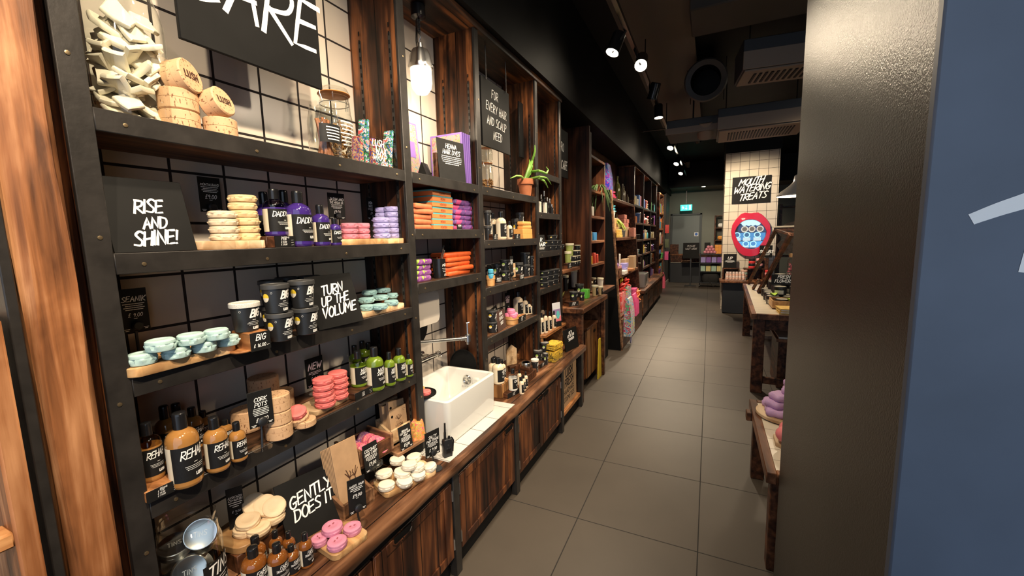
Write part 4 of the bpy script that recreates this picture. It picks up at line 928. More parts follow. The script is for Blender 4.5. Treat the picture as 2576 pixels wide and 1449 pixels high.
# cream bars on a raised board
CRM = mat('ivory_bar', (.74, .56, .36), .65, var=.04, vs=30, bump=.1, bs=60, sss=.1); IB = mk_bar('shampoo_bar', CRM, .35, seed=14)
pbx = at(655, 1420, z=Z+.03)
a_, b_ = at(607, 1385, z=Z+.075), at(712, 1300, z=Z+.075)
riser = single('riser_box', MB().box((0, 0, .0275), (.12, .16, .055), .002), WDK, 'dark wooden riser hidden under the raised beech board', 'box', None, ((a_.x+b_.x)/2-.06, (a_.y+b_.y)/2, Z), 0)
board('raised beech board with rounded corners carrying ivory bars', a_, b_, Z+.055, .15, .022, BEECH, .03)
zt = Z+.077; rI = .033
for i, (u, v, lv, tl, nm) in enumerate(((650, 1330, 0, 0, 'front one on the board'), (618, 1330, 0, 0, 'low one nearest the price card'), (688, 1300, 0, 0, 'low one at the far front'), (640, 1296, 0, 0, 'low one at the back'), (668, 1285, 0, 0, 'low one at the back by the sign'), (624, 1311, 1, .2, 'upper one nearest the card'), (640, 1268, 2, .75, 'first of the leaning back row'), (666, 1272, 1.6, .75, 'second of the leaning back row'), (690, 1276, 1.3, .75, 'last of the leaning back row'))):
    P_ = at(u, v, z=zt+.012+lv*.023); n_ = Vector((tl, -.55*tl, 1)).normalized()
    spawn('ivory', IB, 'shampoo_bar', 'ivory shampoo bar on the raised board: '+nm, 'shampoo bar', P_-n_*.012, 0, (rI, rI, .024), 'ivory shampoo bars', rot=n_.to_track_quat('Z', 'Y').to_euler())
stand_card('black price card on a stand between the jar of tins and the ivory bars', (604, 1385), Z, 594, 1283, 42, 120, ['AVOCADO', 'CO-WASH'], 3, '£ 9.00', rz=AISLE-.5, dx=.0)
# brown bottles
BRN = mat('brown_shampoo', (.2, .065, .012), .07, coat=.5, spec=.6, sss=.1); BB = mk_bottle(['FAIRLY', 'TRADED HONEY'], BRN)
GBR = 'brown bottles at the front of the worktop'
for u, vb, vt, w, nm in ((648, 1500, 1375, 74, 'nearest the jar, large'), (706, 1478, 1366, 58, 'second from the jar, large'), (739, 1452, 1370, 42, 'third along, small'), (774, 1432, 1340, 38, 'next to the board of pink bars'), (732, 1420, 1337, 36, 'in the back row, middle'), (700, 1425, 1334, 40, 'in the back row, nearest the raised board')):
    bot('brn', BB, u, vb, vt, w, 'dark brown bottle '+nm, None, Z, GBR)
spawn('brn', BB, 'shampoo_bottle', 'dark brown bottle under the corner of the raised board', 'bottle', tuple(at(650, 1440, z=Z)), AISLE, (.026, .026, .115), GBR)
lean_sign('chalk_sign', 'black leaning sign reading gently does it on the worktop', 'sign', (729, 1378), (867, 1300), (692, 1232), (826, 1157), Z, ['GENTLY', 'DOES IT'], hgt0=[.036, .034], top=.72, lh=.008, brush=.16, rise=.12, slant=.12, gap=.12, rows=[.05, .05])
# wooden holder of paper bags
def holder(name, label, cat, P, rz, w, d, h, m=WCRATE, t_=.012, front=.5, slope=True):
    o = root(name, label, cat, P, rz); f = h*front
    part('base', MB().box((0, 0, t_/2), (w, d, t_), .001), m, o); part('back_board', MB().box((0, d/2-t_/2, h/2), (w, t_, h), .0015), m, o)
    part('front_board', MB().box((0, -d/2+t_/2, f/2), (w, t_, f), .0015), m, o)
    for s in (-1, 1): part('side_board', MB().prism([(-d/2, 0), (d/2, 0), (d/2, h), (-d/2+t_, h if not slope else f), (-d/2, f)], s*w/2-t_/2, s*w/2+t_/2, 'x', .001), m, o)
    return o
HB = at(908, 1297, z=Z); HA = at(835, 1345, z=Z)
e_ = Vector((math.sin(.0), 1, 0)); hf = at(906, 1306, z=Z); hc = Vector((hf.x-.085, hf.y+.04, Z))
holder('bag_holder', 'rustic wooden box holding brown paper bags beside the gently sign', 'box', hc, AISLE-.12, .12, .1, .085, WCRATE, .011, .62)
for i in range(8):
    L_ = .235-.004*i; pb = MB().box((0, 0, L_/2), (.1, .004, L_), .0008)
    o = single('paper_bag', pb, KRAFT, 'frontmost brown paper bag printed with dark leaping rabbits' if i == 0 else 'brown paper bag in the wooden box, '+('first' if i == 0 else ORD[i])+' from the front', 'bag', 'brown paper bags in the wooden box', (hc.x+.018-.0068*i, hc.y-.004, Z+.0125), AISLE-.12); o.rotation_euler = (-.16-.006*i, .0, AISLE-.12)
    if i == 0:
        t = MB()
        for sg in (-1, 1):
            t.ribbons([crom([(sg*.012, .075), (sg*.010, .1), (sg*.004, .112), (sg*.006, .122)]), crom([(sg*.011, .098), (sg*.016, .118), (sg*.02, .13)]), crom([(sg*.011, .098), (sg*.02, .112), (sg*.026, .12)]), [(sg*.009, .1), (0, .104)], [(sg*.012, .077), (sg*.017, .066)], [(sg*.011, .078), (sg*.006, .066)]], .0036, lambda u, v: (u+.012, -.0028, v))
        part('rabbit_print', t, INKBR, o)
stand_card('black angel hair price card on a stand in front of the paper bags', (905, 1318), Z, 898, 1245, 44, 92, ['ANGEL HAIR'], 3, '£9.00', rz=AISLE-.35)
# pink bars
PNK = mat('pink_bar', (.62, .24, .36), .65, var=.08, vs=25, bump=.15, bs=50, sss=.1); PB = mk_bar('shampoo_bar', PNK, .5, seed=17); ROSE = mat('dried_petal', (.35, .08, .1), .7)
board('beech board with rounded corners under four pink bars', (843, 1418), (932, 1352), Z, .115, .02, BEECH, .022)
zt = Z+.02
for u, v, w, lv, nm in ((850, 1388, 54, 0, 'front one on the board'), (805, 1378, 46, 0, 'nearest the brown bottles'), (888, 1350, 48, 0, 'nearest the price card'), (838, 1350, 56, 1, 'one resting on top of the others')):
    z_ = zt+lv*.019; P_ = at(u, v, z=z_); r_ = rad(P_, w); P_ = P_+away(P_)*r_*.8
    o = spawn('pink', PB, 'shampoo_bar', 'pink shampoo bar, '+nm, 'shampoo bar', P_, random.uniform(0, 6), (r_, r_, .024), 'pink shampoo bars with petals')
    for kx in ((.1, .2), (-.25, -.1)):
        pt = MB().box((kx[0], kx[1], 1.02), (.2, .1, .12), .02, Matrix.Rotation(kx[0]*9, 3, 'Z')); part('dried_petal', pt, ROSE, o)
# ================================================================ crates with bath bombs, cartons and fabric
def crate(label, c, rz, w, d, h, m=WDK, t_=.012):
    o = root('wooden_crate', label, 'crate', c, rz)
    part('base', MB().box((0, 0, t_/2), (w, d, t_), .001), m, o)
    for s in (-1, 1):
        part('side_board', MB().box((s*(w/2-t_/2), 0, h/2), (t_, d, h), .0015), WCRATE, o); part('long_board', MB().box((0, s*(d/2-t_/2), h/2-.004), (w-2*t_, t_, h-.012), .0015), m, o)
    return o
cc = Vector((-1.215, 1.13, Z+.1)); rzc = AISLE-.1
for i, (dx, dy) in enumerate(((-.045, -.07), (-.045, .07), (.045, -.07), (.045, .07))): pass
single('crate_riser', MB().box((0, 0, .05), (.13, .12, .1), .002), BLACK, 'black riser block under the crate of pink and purple slabs', 'block', None, (cc.x-.03, cc.y, Z), rzc)
crate('dark wooden crate holding pink and purple slabs below the green bottles', cc, rzc, .165, .15, .075)
SLB = marble('pink_slab', [(.7, .42, .15), (.62, .05, .2), (.55, .04, .2)], 14, .6, 1); SLP = marble('purple_slab', [(.6, .4, .15), (.17, .02, .22), (.2, .03, .25)], 14, .6, 1)
def mk_slab(m):
    def mk(): return [('', MB().lathe([(.7, 0), (.95, .08), (1, .3), (1, .7), (.93, .92), (.6, 1), (0, 1.03)], 28).mesh('hair_slab', m))]
    return mk
for i, (x, y, pur) in enumerate(((-.036, .05, 1), (.036, .05, 1), (-.036, .025, 1), (.036, .018, 0), (-.036, -.005, 0), (.036, -.015, 0), (-.036, -.035, 0), (.036, -.042, 0))):
    rv = Matrix.Rotation(rzc, 3, 'Z'); p_ = cc+rv @ Vector((x, y, .03)); nrm = rv @ Vector((0, -.75, .65))
    spawn('slab%d' % pur, mk_slab(SLP if pur else SLB), 'conditioner_slab', ('purple' if pur else 'bright pink')+' round slab with gold flecks, row '+str(1+i//2)+' from the crate back, '+('sign side' if x < 0 else 'carton side'), 'slab', p_, 0, (.035, .035, .02), 'round slabs in the dark crate', rot=nrm.to_track_quat('Z', 'Y').to_euler())
c2 = cc+Matrix.Rotation(rzc, 3, 'Z') @ Vector((-.02, -.085, .02))
cs = panel_sign('price_card', 'black price card leaning on the crate of pink slabs, in a clear clip', 'card', (c2.x+.006, c2.y-.02, Z+.085), rzc, .12, .068, .105, .002, ['COCONUT', 'HAIR CARE'], CARDB, small=4, price='£9.00')
cp = MB(); cp.box((.012, -.006, .012), (.06, .01, .022), .002); cp.tube([(.0, -.012, .004), (-.005, -.02, -.02), (-.015, -.015, -.035)], .006, 8); cp.lathe([(.009, -.01), (.009, .01)], 12, (-.02, -.012, -.04)); part('clear_clip', cp, GLASS2, cs)
# holder with kraft cartons
h2 = Vector((-1.24, 1.335, Z+.075)); rz2 = AISLE-.08
single('carton_riser', MB().box((0, 0, .0375), (.12, .11, .075), .002), BLACK, 'black riser under the box of kraft cartons beside the upright', 'block', None, (h2.x, h2.y-.02, Z), rz2)
holder('carton_holder', 'pale wooden box holding brown printed cartons next to the sink', 'box', h2, rz2, .13, .085, .1, BEECH2, .011, .62)
for i in range(4):
    L_ = .128-.001*i; o = single('kraft_carton', MB().box((0, 0, L_/2), (.098, .015, L_), .001), KRAFT2, ['front brown carton with printed flower and block letters', 'second brown carton raised behind the front one', 'third brown carton behind the raised one', 'rear brown carton against the holder back'][i], 'carton', 'brown cartons in the pale box', tuple(h2+Matrix.Rotation(rz2, 3, 'Z') @ Vector((0 if i != 2 else -.01, -.022+.0165*i, .0125+(.03 if i == 1 else .01*i)))), rz2); o.rotation_euler = (-.06, (.1 if i == 1 else 0), rz2)
    if i < 2:
        t = MB(); mp = lambda u, v: (u, -.0082, v)
        fl = []
        for a in range(-2, 3): fl.append(crom([(0, .075), (.012*math.sin(a*.6)-.004*math.cos(a), .085+.006*math.cos(a)), (.02*math.sin(a*.6), .083+.016*math.cos(a*.6)), (.012*math.sin(a*.6)+.004, .088), (0, .075)]))
        t.ribbons(fl, .0012, mp); t.ribbons(smallprint(.04, .07, 3, .005, 4), .0012, mp); t.ribbons(words('LUSH', .012, 0, .045, slant=0, sx=1.2, gap=.22, jit=0)[0], .0034, mp)
        t.ribbons([crom([(.035+.006*math.cos(a), .112+.006*math.sin(a)) for a in range(0, 6)])], .001, mp); part('print', t, INKBR, o)
        part('black_seal', MB().lathe([(.006, 0), (.006, .0006)], 16, (-.036, -.0078, .1), Matrix.Rotation(PI/2, 3, 'X')), BLACK, o)
# fabric knot, its ledge and cards
lz = Z+.075
single('ledge_shelf', MB().box((0, 0, .006), (.1, .2, .012), .001), WCRATE, 'thin wooden ledge in front of the carton box carrying the orange cloth', 'ledge', None, (-1.165, 1.325, lz-.012), -.1)
single('ledge_support', MB().box((0, 0, .0315), (.07, .15, .063), .002), BLACK, 'black block hidden under the wooden ledge with the orange cloth', 'block', None, (-1.18, 1.325, Z), -.1)
FAB = marble('orange_patterned_cloth', [(.75, .22, .03), (.2, .35, .1), (.8, .3, .05), (.7, .1, .15), (.8, .45, .1)], 90, .8, .6)
fb = MB(); rr = []
for k in range(9):
    z_ = k/8; s_ = 1-.35*z_**1.6
    rr.append([( (.034*s_+.003*math.sin(9*a+3*z_))*math.cos(a), (.042*s_+.004*math.sin(7*a-4*z_))*math.sin(a), .072*z_+.004*math.sin(3*a)*z_) for a in [2*PI*i/24 for i in range(24)]])
fb.loft(rr); single('fabric_bundle', fb, FAB, 'bundle of orange patterned cloth on the ledge beside the sink', 'cloth', None, (-1.15, 1.375, lz), .3)
panel_sign('price_card', 'black price card with four title words leaning on the carton box', 'card', (-1.125, 1.275, lz+.0), AISLE-.15, .14, .066, .1, .002, ['ORGANIC', 'COTTON HAIR', 'WRAP'], CARDB, small=5, price='£5.00')
stand_card('black price card on a black stand in front of the sink corner', (1097, 1180), Z, 1088, 1115, 36, 66, ['SALTY', 'FAIR TRADE'], 4, '£ 9.00', rz=AISLE-.25, clear_base=False)
# white bars
WHB = speck('white_bar', (.74, .68, .56), (.35, .3, .24), 30, .7, .68); WB = mk_bar('shampoo_bar', WHB, .8, seed=19, imp=False)
board('beech board with rounded corners under the heap of white bars', (972, 1257), (1102, 1192), Z, .115, .02, BEECH, .02)
zt = Z+.02
for u, v, w, lv, nm in ((973, 1238, 44, 0, 'lower, nearest the card holder'), (1017, 1226, 42, 0, 'lower, at the front edge'), (1052, 1209, 38, 0, 'lower, second at the front'), (1083, 1188, 34, 0, 'lower, nearest the sink'), (968, 1207, 44, 1, 'middle, in shade'), (1012, 1205, 44, 1, 'middle, above the front one'), (1052, 1190, 38, 1, 'middle, towards the sink'), (1000, 1172, 40, 1, 'middle, at the back in shade'), (1030, 1186, 40, 2, 'topmost of the heap'), (1043, 1165, 38, 2, 'top, at the back')):
    z_ = zt+lv*.02; P_ = at(u, v, z=z_); r_ = rad(P_, w); P_ = P_+away(P_)*r_*.8; tl = Vector((random.uniform(-.15, .25), random.uniform(-.15, .1), 1))
    spawn('whb', WB, 'shampoo_bar', 'round white bar in the heap before the sink: '+nm, 'shampoo bar', P_, 0, (r_, r_, .022), 'white shampoo bars', rot=tl.to_track_quat('Z', 'Y').to_euler())
# walkie-talkie
wp = at(1127, 1152, z=Z+.0); wr = root('two_way_radio', 'black two-way radio standing on the worktop before the white sink', 'radio', (wp.x-.01, wp.y+.01, Z), AISLE-.5); wr.rotation_euler = (-.03, .05, AISLE-.5)
part('radio_body', MB().prism([(-.019, 0), (.019, 0), (.021, .03), (.019, .075), (.016, .08), (-.017, .08), (-.021, .07), (-.019, .03)], -.0125, .0125, 'y', .002), BLKMT, wr)
part('antenna', MB().lathe([(.0055, .078), (.0055, .11), (.0045, .115), (.004, .15), (.0045, .152), (0, .153)], 12, (-.011, 0, 0)), BLKPL, wr)
part('control_knob', MB().lathe([(.0055, .079), (.0055, .09), (0, .091)], 12, (.009, 0, 0)), BLKPL, wr)
part('belt_clip', MB().prism([(.02, .02), (.026, .018), (.03, .07), (.024, .082), (.019, .078), (.024, .066)], -.008, .008, 'y', .001), BLKPL, wr)
part('round_emblem', MB().lathe([(.004, 0), (.004, .0008)], 16, (0, -.0126, .055), Matrix.Rotation(PI/2, 3, 'X')), BRUSHED, wr)
part('speaker_grille', MB().box((0, -.0128, .03), (.022, .001, .022), .0004), BLKPL, wr)
# ================================================================ the sink
sk = root('belfast_sink', 'white porcelain butler sink standing on the tiled part of the worktop', 'sink', (-1.205, 1.69, Z+.003))
W_, D_, H_ = .33, .46, .215
m = MB(); m.loft([[(x, y, z) for x, y in rrect(W_-2*i, D_-2*i, r, 6)] for i, z, r in ((.014, 0, .02), (.008, .004, .024), (.004, .02, .026), (0, H_-.02, .028), (0, H_-.006, .028), (.004, H_-.001, .026), (.008, H_, .024), (.017, H_, .02), (.021, H_-.002, .02), (.025, H_-.008, .02), (.03, .06, .03), (.04, .04, .035), (.06, .034, .04), (.1, .032, .04))])
part('basin', m, PORC, sk)
ov = MB(); nr = Matrix.Rotation(PI/2, 3, 'X')
ov.caps = False; ov.lathe([(.026, 0), (.027, .004), (.025, .007), (.021, .004), (.021, .0)], 24, (.0, D_/2-.03, H_-.055), nr)
for a in range(3): ov.box((0, D_/2-.033, H_-.055), (.044, .004, .006), .001, Matrix.Rotation(a*PI/3, 3, 'Y'))
ov.lathe([(.008, 0), (.008, .008), (0, .009)], 14, (0, D_/2-.03, H_-.055), nr); part('overflow_rose', ov, CHROME, sk)
part('weir', MB().box((.06, D_/2-.036, H_-.09), (.05, .02, .11), .012), PORC, sk)
dn = MB().lathe([(.0, .0335), (.03, .0335), (.032, .036), (.034, .0335)], 20, (0, 0, 0)); part('drain', dn, CHROME, sk)
t = MB(); t.ribbons(words('BUTLER SINK', .007, 0, 0)[0], .0012, lambda u, v: (u-.01, D_/2-.034, v+H_-.1)); part('maker_print', t, mat('grey_print', (.25, .25, .27), .5), sk)
ty = root('soap_tray', 'round dark tray lying over the near corner of the sink', 'tray', (-1.215, 1.488, Z+.2195))
part('disc', MB().lathe([(0, 0), (.07, 0), (.076, .003), (.076, .009), (.072, .009), (.07, .005), (0, .005)], 36), BLACK, ty)
for p_, m_, nm, k_ in (((-1.235, 1.51, Z+.2245), mat('ochre_bar', (.6, .3, .08), .6), 'ochre shampoo bar on the dark sink tray', 'och'), ((-1.185, 1.49, Z+.2245), CORAL, 'coral shampoo bar on the dark sink tray', 'cor2')):
    spawn(k_, mk_bar('shampoo_bar', m_, .8, seed=31), 'shampoo_bar', nm, 'shampoo bar', p_, 0, (.026, .026, .02))
dk = root('round_black_tray', 'round black tray leaning on the timber panel behind the sink', 'tray', (-1.27, 1.955, Z+.19)); dk.rotation_euler = (PI/2-.12, 0, 0)
part('disc', MB().lathe([(0, 0), (.085, 0), (.09, .003), (.09, .01), (.085, .01), (.083, .005), (0, .005)], 40, (0, .03, 0)), BLACK, dk)
single('tray_prop', MB().box((0, 0, .095), (.16, .03, .185), .003), WDK, 'dark timber upstand behind the sink carrying the round black tray', 'upstand', None, (-1.28, 1.968, Z+.0))
# tap
tap = root('wall_tap', 'chrome wall-mounted tap with two cross handles over the sink', 'tap', (0, 0, 0))
a_ = at(1066, 905, x=-1.345); b_ = at(1112, 883, x=-1.345); zz = (a_.z+b_.z)/2; ya_, yb_ = 1.575, 1.765
m = MB(); m.tube([(-1.345, ya_, zz), (-1.345, yb_, zz)], .011, 12)
for y in (ya_+.015, yb_-.015): m.tube([(-1.408, y, zz), (-1.345, y, zz)], .012, 12); m.lathe([(.026, 0), (.024, .008), (.012, .012)], 20, (-1.409, y, zz), Matrix.Rotation(PI/2, 3, 'Y'))
m.tube([(-1.345, ya_, zz), (-1.345, ya_, zz-.035)], .009, 10); part('mixer_body', m, CHROME, tap)
rx, ry = -1.345, 1.645; zt_ = at(1080, 850, x=rx).z
m = MB(); m.tube([(rx, ry, zz), (rx, ry, zt_+.012)], .0095, 12)
for q in (.25, .55, .8): m.lathe([(.0125, -.006), (.014, 0), (.0125, .006)], 14, (rx, ry, zz+(zt_-zz)*q))
part('riser_pipe', m, CHROME, tap)
e1 = at(1172, 851, x=-1.2); m = MB(); m.tube([(rx, ry, zt_), (e1.x, e1.y, e1.z)], .010, 12); dv = Vector((e1.x-rx, e1.y-ry, e1.z-zt_)).normalized()
m.tube([Vector(e1)-dv*.03, Vector(e1)], .0125, 12); part('spout_arm', m, BRUSHED, tap)
vp = Vector(e1)+dv*.012; m = MB(); m.lathe([(.008, -.035), (.009, -.02), (.016, -.018), (.016, .018), (.01, .022), (.006, .026)], 16, vp); m.tube([vp+Vector((0, 0, .02)), vp+Vector((0, 0, .085))], .005, 8); m.tube([vp+Vector((-.006, -.0, .083)), vp+Vector((.006, .01, .088))], .005, 8); part('end_valve', m, BRUSHED, tap)
for y, dz, sg in ((ya_-.004, -.045, -1), (yb_+.03, .004, 1)):
    cx_ = Vector((-1.335 if sg < 0 else -1.325, y, zz+dz)); q = (Matrix.Rotation(-PI/2, 3, 'X') if sg > 0 else Matrix.Rotation(PI/2, 3, 'Y'))
    m = MB()
    if sg > 0: m.tube([(-1.345, yb_-.005, zz), cx_], [.012, .008], 12)
    for k in range(4):
        a = k*PI/2+.4; d_ = q @ Vector((math.cos(a), math.sin(a), 0)); m.tube([cx_, cx_+d_*.018], .0035, 8); m.box(cx_+d_*.021, (.008, .008, .008), .003)
        a2 = a+PI/2; m.tube([cx_+d_*.021, cx_+(q @ Vector((math.cos(a2), math.sin(a2), 0)))*.021], .003, 8)
    m.lathe([(.008, -.006), (.009, .006), (0, .008)], 14, cx_, q); part('cross_handle', m, CHROME, tap)
# hand towel dispenser and dark disc
dm = root('towel_dispenser', 'white rounded paper dispenser under the shelf above the sink', 'dispenser', (-1.335, 1.6, 1.15))
prof = rrect(.34, .175, .035, 6); part('housing', MB().prism([(x*1.0, y) for x, y in prof], -.065, .055, 'x', .008), mat('ivory_plastic', (.66, .6, .52), .35), dm)
part('outlet_slot', MB().box((0, -.02, -.0885), (.05, .2, .004)), BLACK, dm)
single('dark_disc', MB().lathe([(0, 0), (.095, 0), (.1, .004), (.095, .012), (0, .012)], 40, rot=Matrix.Rotation(PI/2, 3, 'Y')), BLACK, 'round black disc fixed to the tiles below the white dispenser', 'disc', None, (-1.409, 1.71, 1.03))
# ================================================================ lamp in the bay above the sink
LB = at(1062, 240, x=-1.27); lx, ly = -1.27, LB.y; lamp = root('bulkhead_lamp', 'lit metal and frosted glass lamp hanging on a chain from the header', 'lamp', (lx, ly, 2.59))
g0 = LB.z-2.59; lr = rad(LB, 54)
m = MB(); m.caps = False
m.lathe([(0, g0), (lr*.55, g0+lr*.15), (lr*.9, g0+lr*.6), (lr, g0+lr*1.1), (lr*.98, g0+.125)], 28); part('glass_shade', m, mat('frosted_lamp_glass', (.9, .88, .82), .4, emit=(1, .87, .68), es=.45, trans=.3), lamp)
part('bulb', MB().lathe([(0, g0+.09), (lr*.5, g0+.095), (lr*.55, g0+.125), (0, g0+.126)], 20), LAMPON, lamp)
cg = MB(); prof = [(lr*1.08, g0+.118), (lr*1.12, g0+.13), (lr*1.06, g0+.14), (lr*.92, g0+.18), (lr*.7, g0+.205), (lr*.3, g0+.215), (lr*.26, g0+.235), (0, g0+.236)]
cg.lathe(prof, 36, wob=lambda a, k: (.06*(1 if math.sin(9*a) > 0 else -.3) if 1 <= k <= 4 else 0)); part('metal_cap', cg, BRUSHED, lamp)
hk = MB(); hk.tube([(0, 0, g0+.235)]+[(.008*math.sin(a*.7), 0, g0+.25+.006*a) for a in range(6)], .003, 6); part('hook', hk, BRUSHED, lamp)
ch = MB(); nL = 9; z0 = g0+.28
for i in range(nL):
    z_ = z0+(0-.03-z0)*i/nL; q = .5 if i % 2 else 0
    ch.tube([(.007*math.cos(a)*math.cos(q*PI), .007*math.cos(a)*math.sin(q*PI), z_+.012+.017*math.sin(a)) for a in [k*PI/4 for k in range(9)]], .0022, 6)
part('chain', ch, STEEL, lamp)
part('ceiling_rose', MB().lathe([(.034, .0), (.034, -.05), (.02, -.06), (0, -.06)], 24), BLKPL, lamp)
cb = MB(); cb.tube([(-.012, 0, -.04), (-.02, 0, -.15), (-.012, .003, -.28), (-.006, 0, g0+.23)], .0025, 6); part('cable', cb, BLKPL, lamp)
pl = bpy.data.lights.new('lamp_light', 'POINT'); pl.energy = 3.0; pl.color = (1, .82, .58); pl.shadow_soft_size = .04; plo = link('lamp_light', pl); plo.location = (lx, ly, LB.z-.06)
# ================================================================ bay above the sink
BOOKC = marble('pattern_book_cover', [(.12, .25, .3), (.4, .3, .1), (.36, .2, .33), (.2, .3, .1), (.45, .12, .18)], 26, .5, 3)
VIO = mat('violet_card', (.2, .11, .4), .5); SPV = mat('violet_spine', (.16, .1, .34), .45)
def booklet(label, C, rz, w, h, t_, lean=0, plate=True):
    o = root('booklet', label, 'booklet', C, rz, 'violet booklets above the sink'); o.rotation_euler = (-lean, 0, rz)
    part('cover', MB().box((0, 0, h/2), (w, t_, h), .001), VIO, o)
    part('cover_pattern', MB().box((0, -t_/2-.0006, h/2), (w-.02, .001, h-.02)), BOOKC, o)
    if plate: part('title_plate', MB().box((0, -t_/2-.0014, h*.55), (w*.5, .001, h*.26)), VIO, o)
    return o
p0, p1 = at(1020, 430, x=-1.36), at(1066, 436, x=-1.36); h_ = hgt(Vector((-1.36, p1.y, S1)), 310)
booklet('violet patterned booklet standing against the tiles beside the near upright', (-1.37, (p0.y+p1.y)/2, S1), AISLE, p1.y-p0.y, h_, .012, .1)
yb = at(1166, 440, x=-1.18).y; hb = hgt(Vector((-1.18, yb, S1)), 332)
for i in range(5): booklet(['frontmost violet booklet showing its patterned cover', 'second violet booklet in the row', 'third violet booklet in the row', 'fourth violet booklet in the row', 'last violet booklet against the panel'][i], (-1.28+.004*i, min(yb+.012*i, 1.975), S1), 0, .2, hb-.002*i, .009)
wb = at(1102, 445, x=-1.2); single('wooden_block', MB().box((0, 0, .062), (.018, .06, .124), .002), WDK, 'upright brown wooden block beside the henna card', 'block', None, (-1.2, wb.y, S1), .2)
Pm = at(1141, 452, x=-1.165); wS = at(1170, 452, x=-1.165).y-at(1114, 445, x=-1.165).y
panel_sign('price_card', 'black card about henna hair dyes standing before the violet booklets', 'card', (-1.165, Pm.y, S1), AISLE-.15, .06, wS*.97, hgt(Vector((-1.165, Pm.y, S1)), 352), .004, ['HENNA', 'HAIR DYES'], CARDB, small=5, top=.9)
q = at(1077, 436, x=-1.22); o = single('tent_card', MB().prism([(-.03, 0), (.03, 0), (.002, .075), (-.002, .075)], -.03, .03, 'y'), CARDB, 'small black tent card between the booklets and the wooden block', 'card', None, (-1.24, q.y, S1), .2)
def boxstack(name, cat, u0, u1, v, x, z, n, vt, depth, mats, fmt, group=None, jit=.004, txt=None, gap=.0006, rot=.06, soft=0, trim=None):
    a = at(u0, v, x=x); b = at(u1, v, x=x); P_ = Vector((x-depth/2, (a.y+b.y)/2, z)); w = abs(b.y-a.y); h = hgt(Vector((x, P_.y, z)), vt)/n; R_ = random.Random(fmt)
    for i in range(n):
        m = mats[i % len(mats)]; bx = MB()
        if soft: bx.loft([[(x_*k, y_*k2, z_*(h-gap)) for x_, y_ in rrect(w, depth, .006, 2)] for k, k2, z_ in ((.93, .93, 0), (1, .99, .2), (1.0, 1.0, .55), (.985, .97, .85), (.93, .9, 1))])
        else: bx.box((0, 0, (h-gap)/2), (w, depth, h-gap), .0015)
        o = single(name, bx, m, fmt.format(ordn(i, n)), cat, group, (P_.x+R_.uniform(-jit, jit), P_.y+R_.uniform(-jit, jit), z+i*h), AISLE+R_.uniform(-rot, rot))
        if trim: part('lid_edge', MB().box((0, 0, h*.86-gap), (w+.0008, depth+.0008, h*.24)), trim, o)
        if txt:
            t = MB(); hh = fit(txt[i % len(txt)], w*.62, h*.4, slant=0); t.ribbons(words(txt[i % len(txt)], hh, 0, h*.22, slant=0)[0], hh*.16, lambda u, v: (u, -depth/2-.0012, v)); part('print', t, mat('dark_red_print', (.25, .03, .01), .6), o)
CORP = mat('coral_wrap', (.62, .17, .07), .6, var=.15, vs=30); ORB = mat('orange_carton', (.72, .22, .06), .5); TEALE = mat('teal_edge', (.08, .4, .42), .5); REDO = mat('vermilion_pack', (.62, .1, .02), .5, var=.15, vs=40)
PURP = marble('purple_pink_pack', [(.5, .06, .2), (.12, .05, .2), (.2, .08, .3)], 18, .5, 1); PGR = marble('purple_green_pack', [(.3, .5, .06), (.2, .05, .24), (.3, .12, .3)], 16, .5, 1)
Z2, Z3 = 1.546, 1.307
boxstack('henna_brick', 'hair dye', 1043, 1089, 576, -1.19, Z2, 5, 512, .1, [CORP], 'coral wrapped brick, {} of the soft stack above the sink', 'coral wrapped bricks', .005, rot=.14, soft=1)
boxstack('henna_carton', 'hair dye', 1091, 1140, 576, -1.195, Z2, 7, 479, .12, [ORB], 'orange carton with teal lid edge, {} of the tall stack', 'orange cartons above the sink', .004, ['VENITIEN', 'HENNA'], rot=.05, trim=TEALE)
boxstack('hair_pack', 'hair dye', 1144, 1201, 575, -1.195, Z2, 6, 504, .1, [PURP], 'purple and pink pack, {} of the stack by the far panel', 'purple and pink packs', .004, rot=.1, soft=1)
pq = at(1157, 575, x=-1.165); panel_sign('price_card', 'tiny black price card before the purple and pink packs', 'card', (-1.165, pq.y, Z2), AISLE, .05, .05, .026, .002, ['HENNA'], CARDB, small=2, top=.95, th_max=.008)
boxstack('hair_pack', 'hair dye', 1050, 1086, 708, -1.19, Z3, 4, 652, .1, [PGR], 'purple and green pack, {} of the stack near the upright', 'purple and green packs', .006, rot=.12, soft=1)
boxstack('henna_carton', 'hair dye', 1124, 1187, 692, -1.2, Z3, 5, 634, .1, [REDO], 'vermilion pack, {} of the stack by the far panel', 'vermilion packs', .006, rot=.1, soft=1)
Pq, rq_ = restx(1106, 700, -1.215, Z3, 34); hq_ = hgt(Pq, 651)
bp_ = root('brush_pot', 'black pot of hair dye brushes between two pack stacks', 'pot', Pq, AISLE); m = MB(); m.caps = False
m.lathe([(0, .002), (rq_*.9, .0), (rq_, hq_), (rq_*.94, hq_), (rq_*.86, .006), (0, .006)], 24); part('pot_wall', m, BLKPL, bp_)
t = MB(); f_ = cyl(rq_*.99); t.ribbons(words('MIX IT', hq_*.13, .006, hq_*.62)[0], .002, f_); t.ribbons(smallprint(rq_*1.3, hq_*.5, 3, hq_*.08, 2, .006), .0014, f_); t.ribbons(words('£3.00', hq_*.1, .008, hq_*.12)[0], .0016, f_); part('lettering', t, WHITE, bp_)
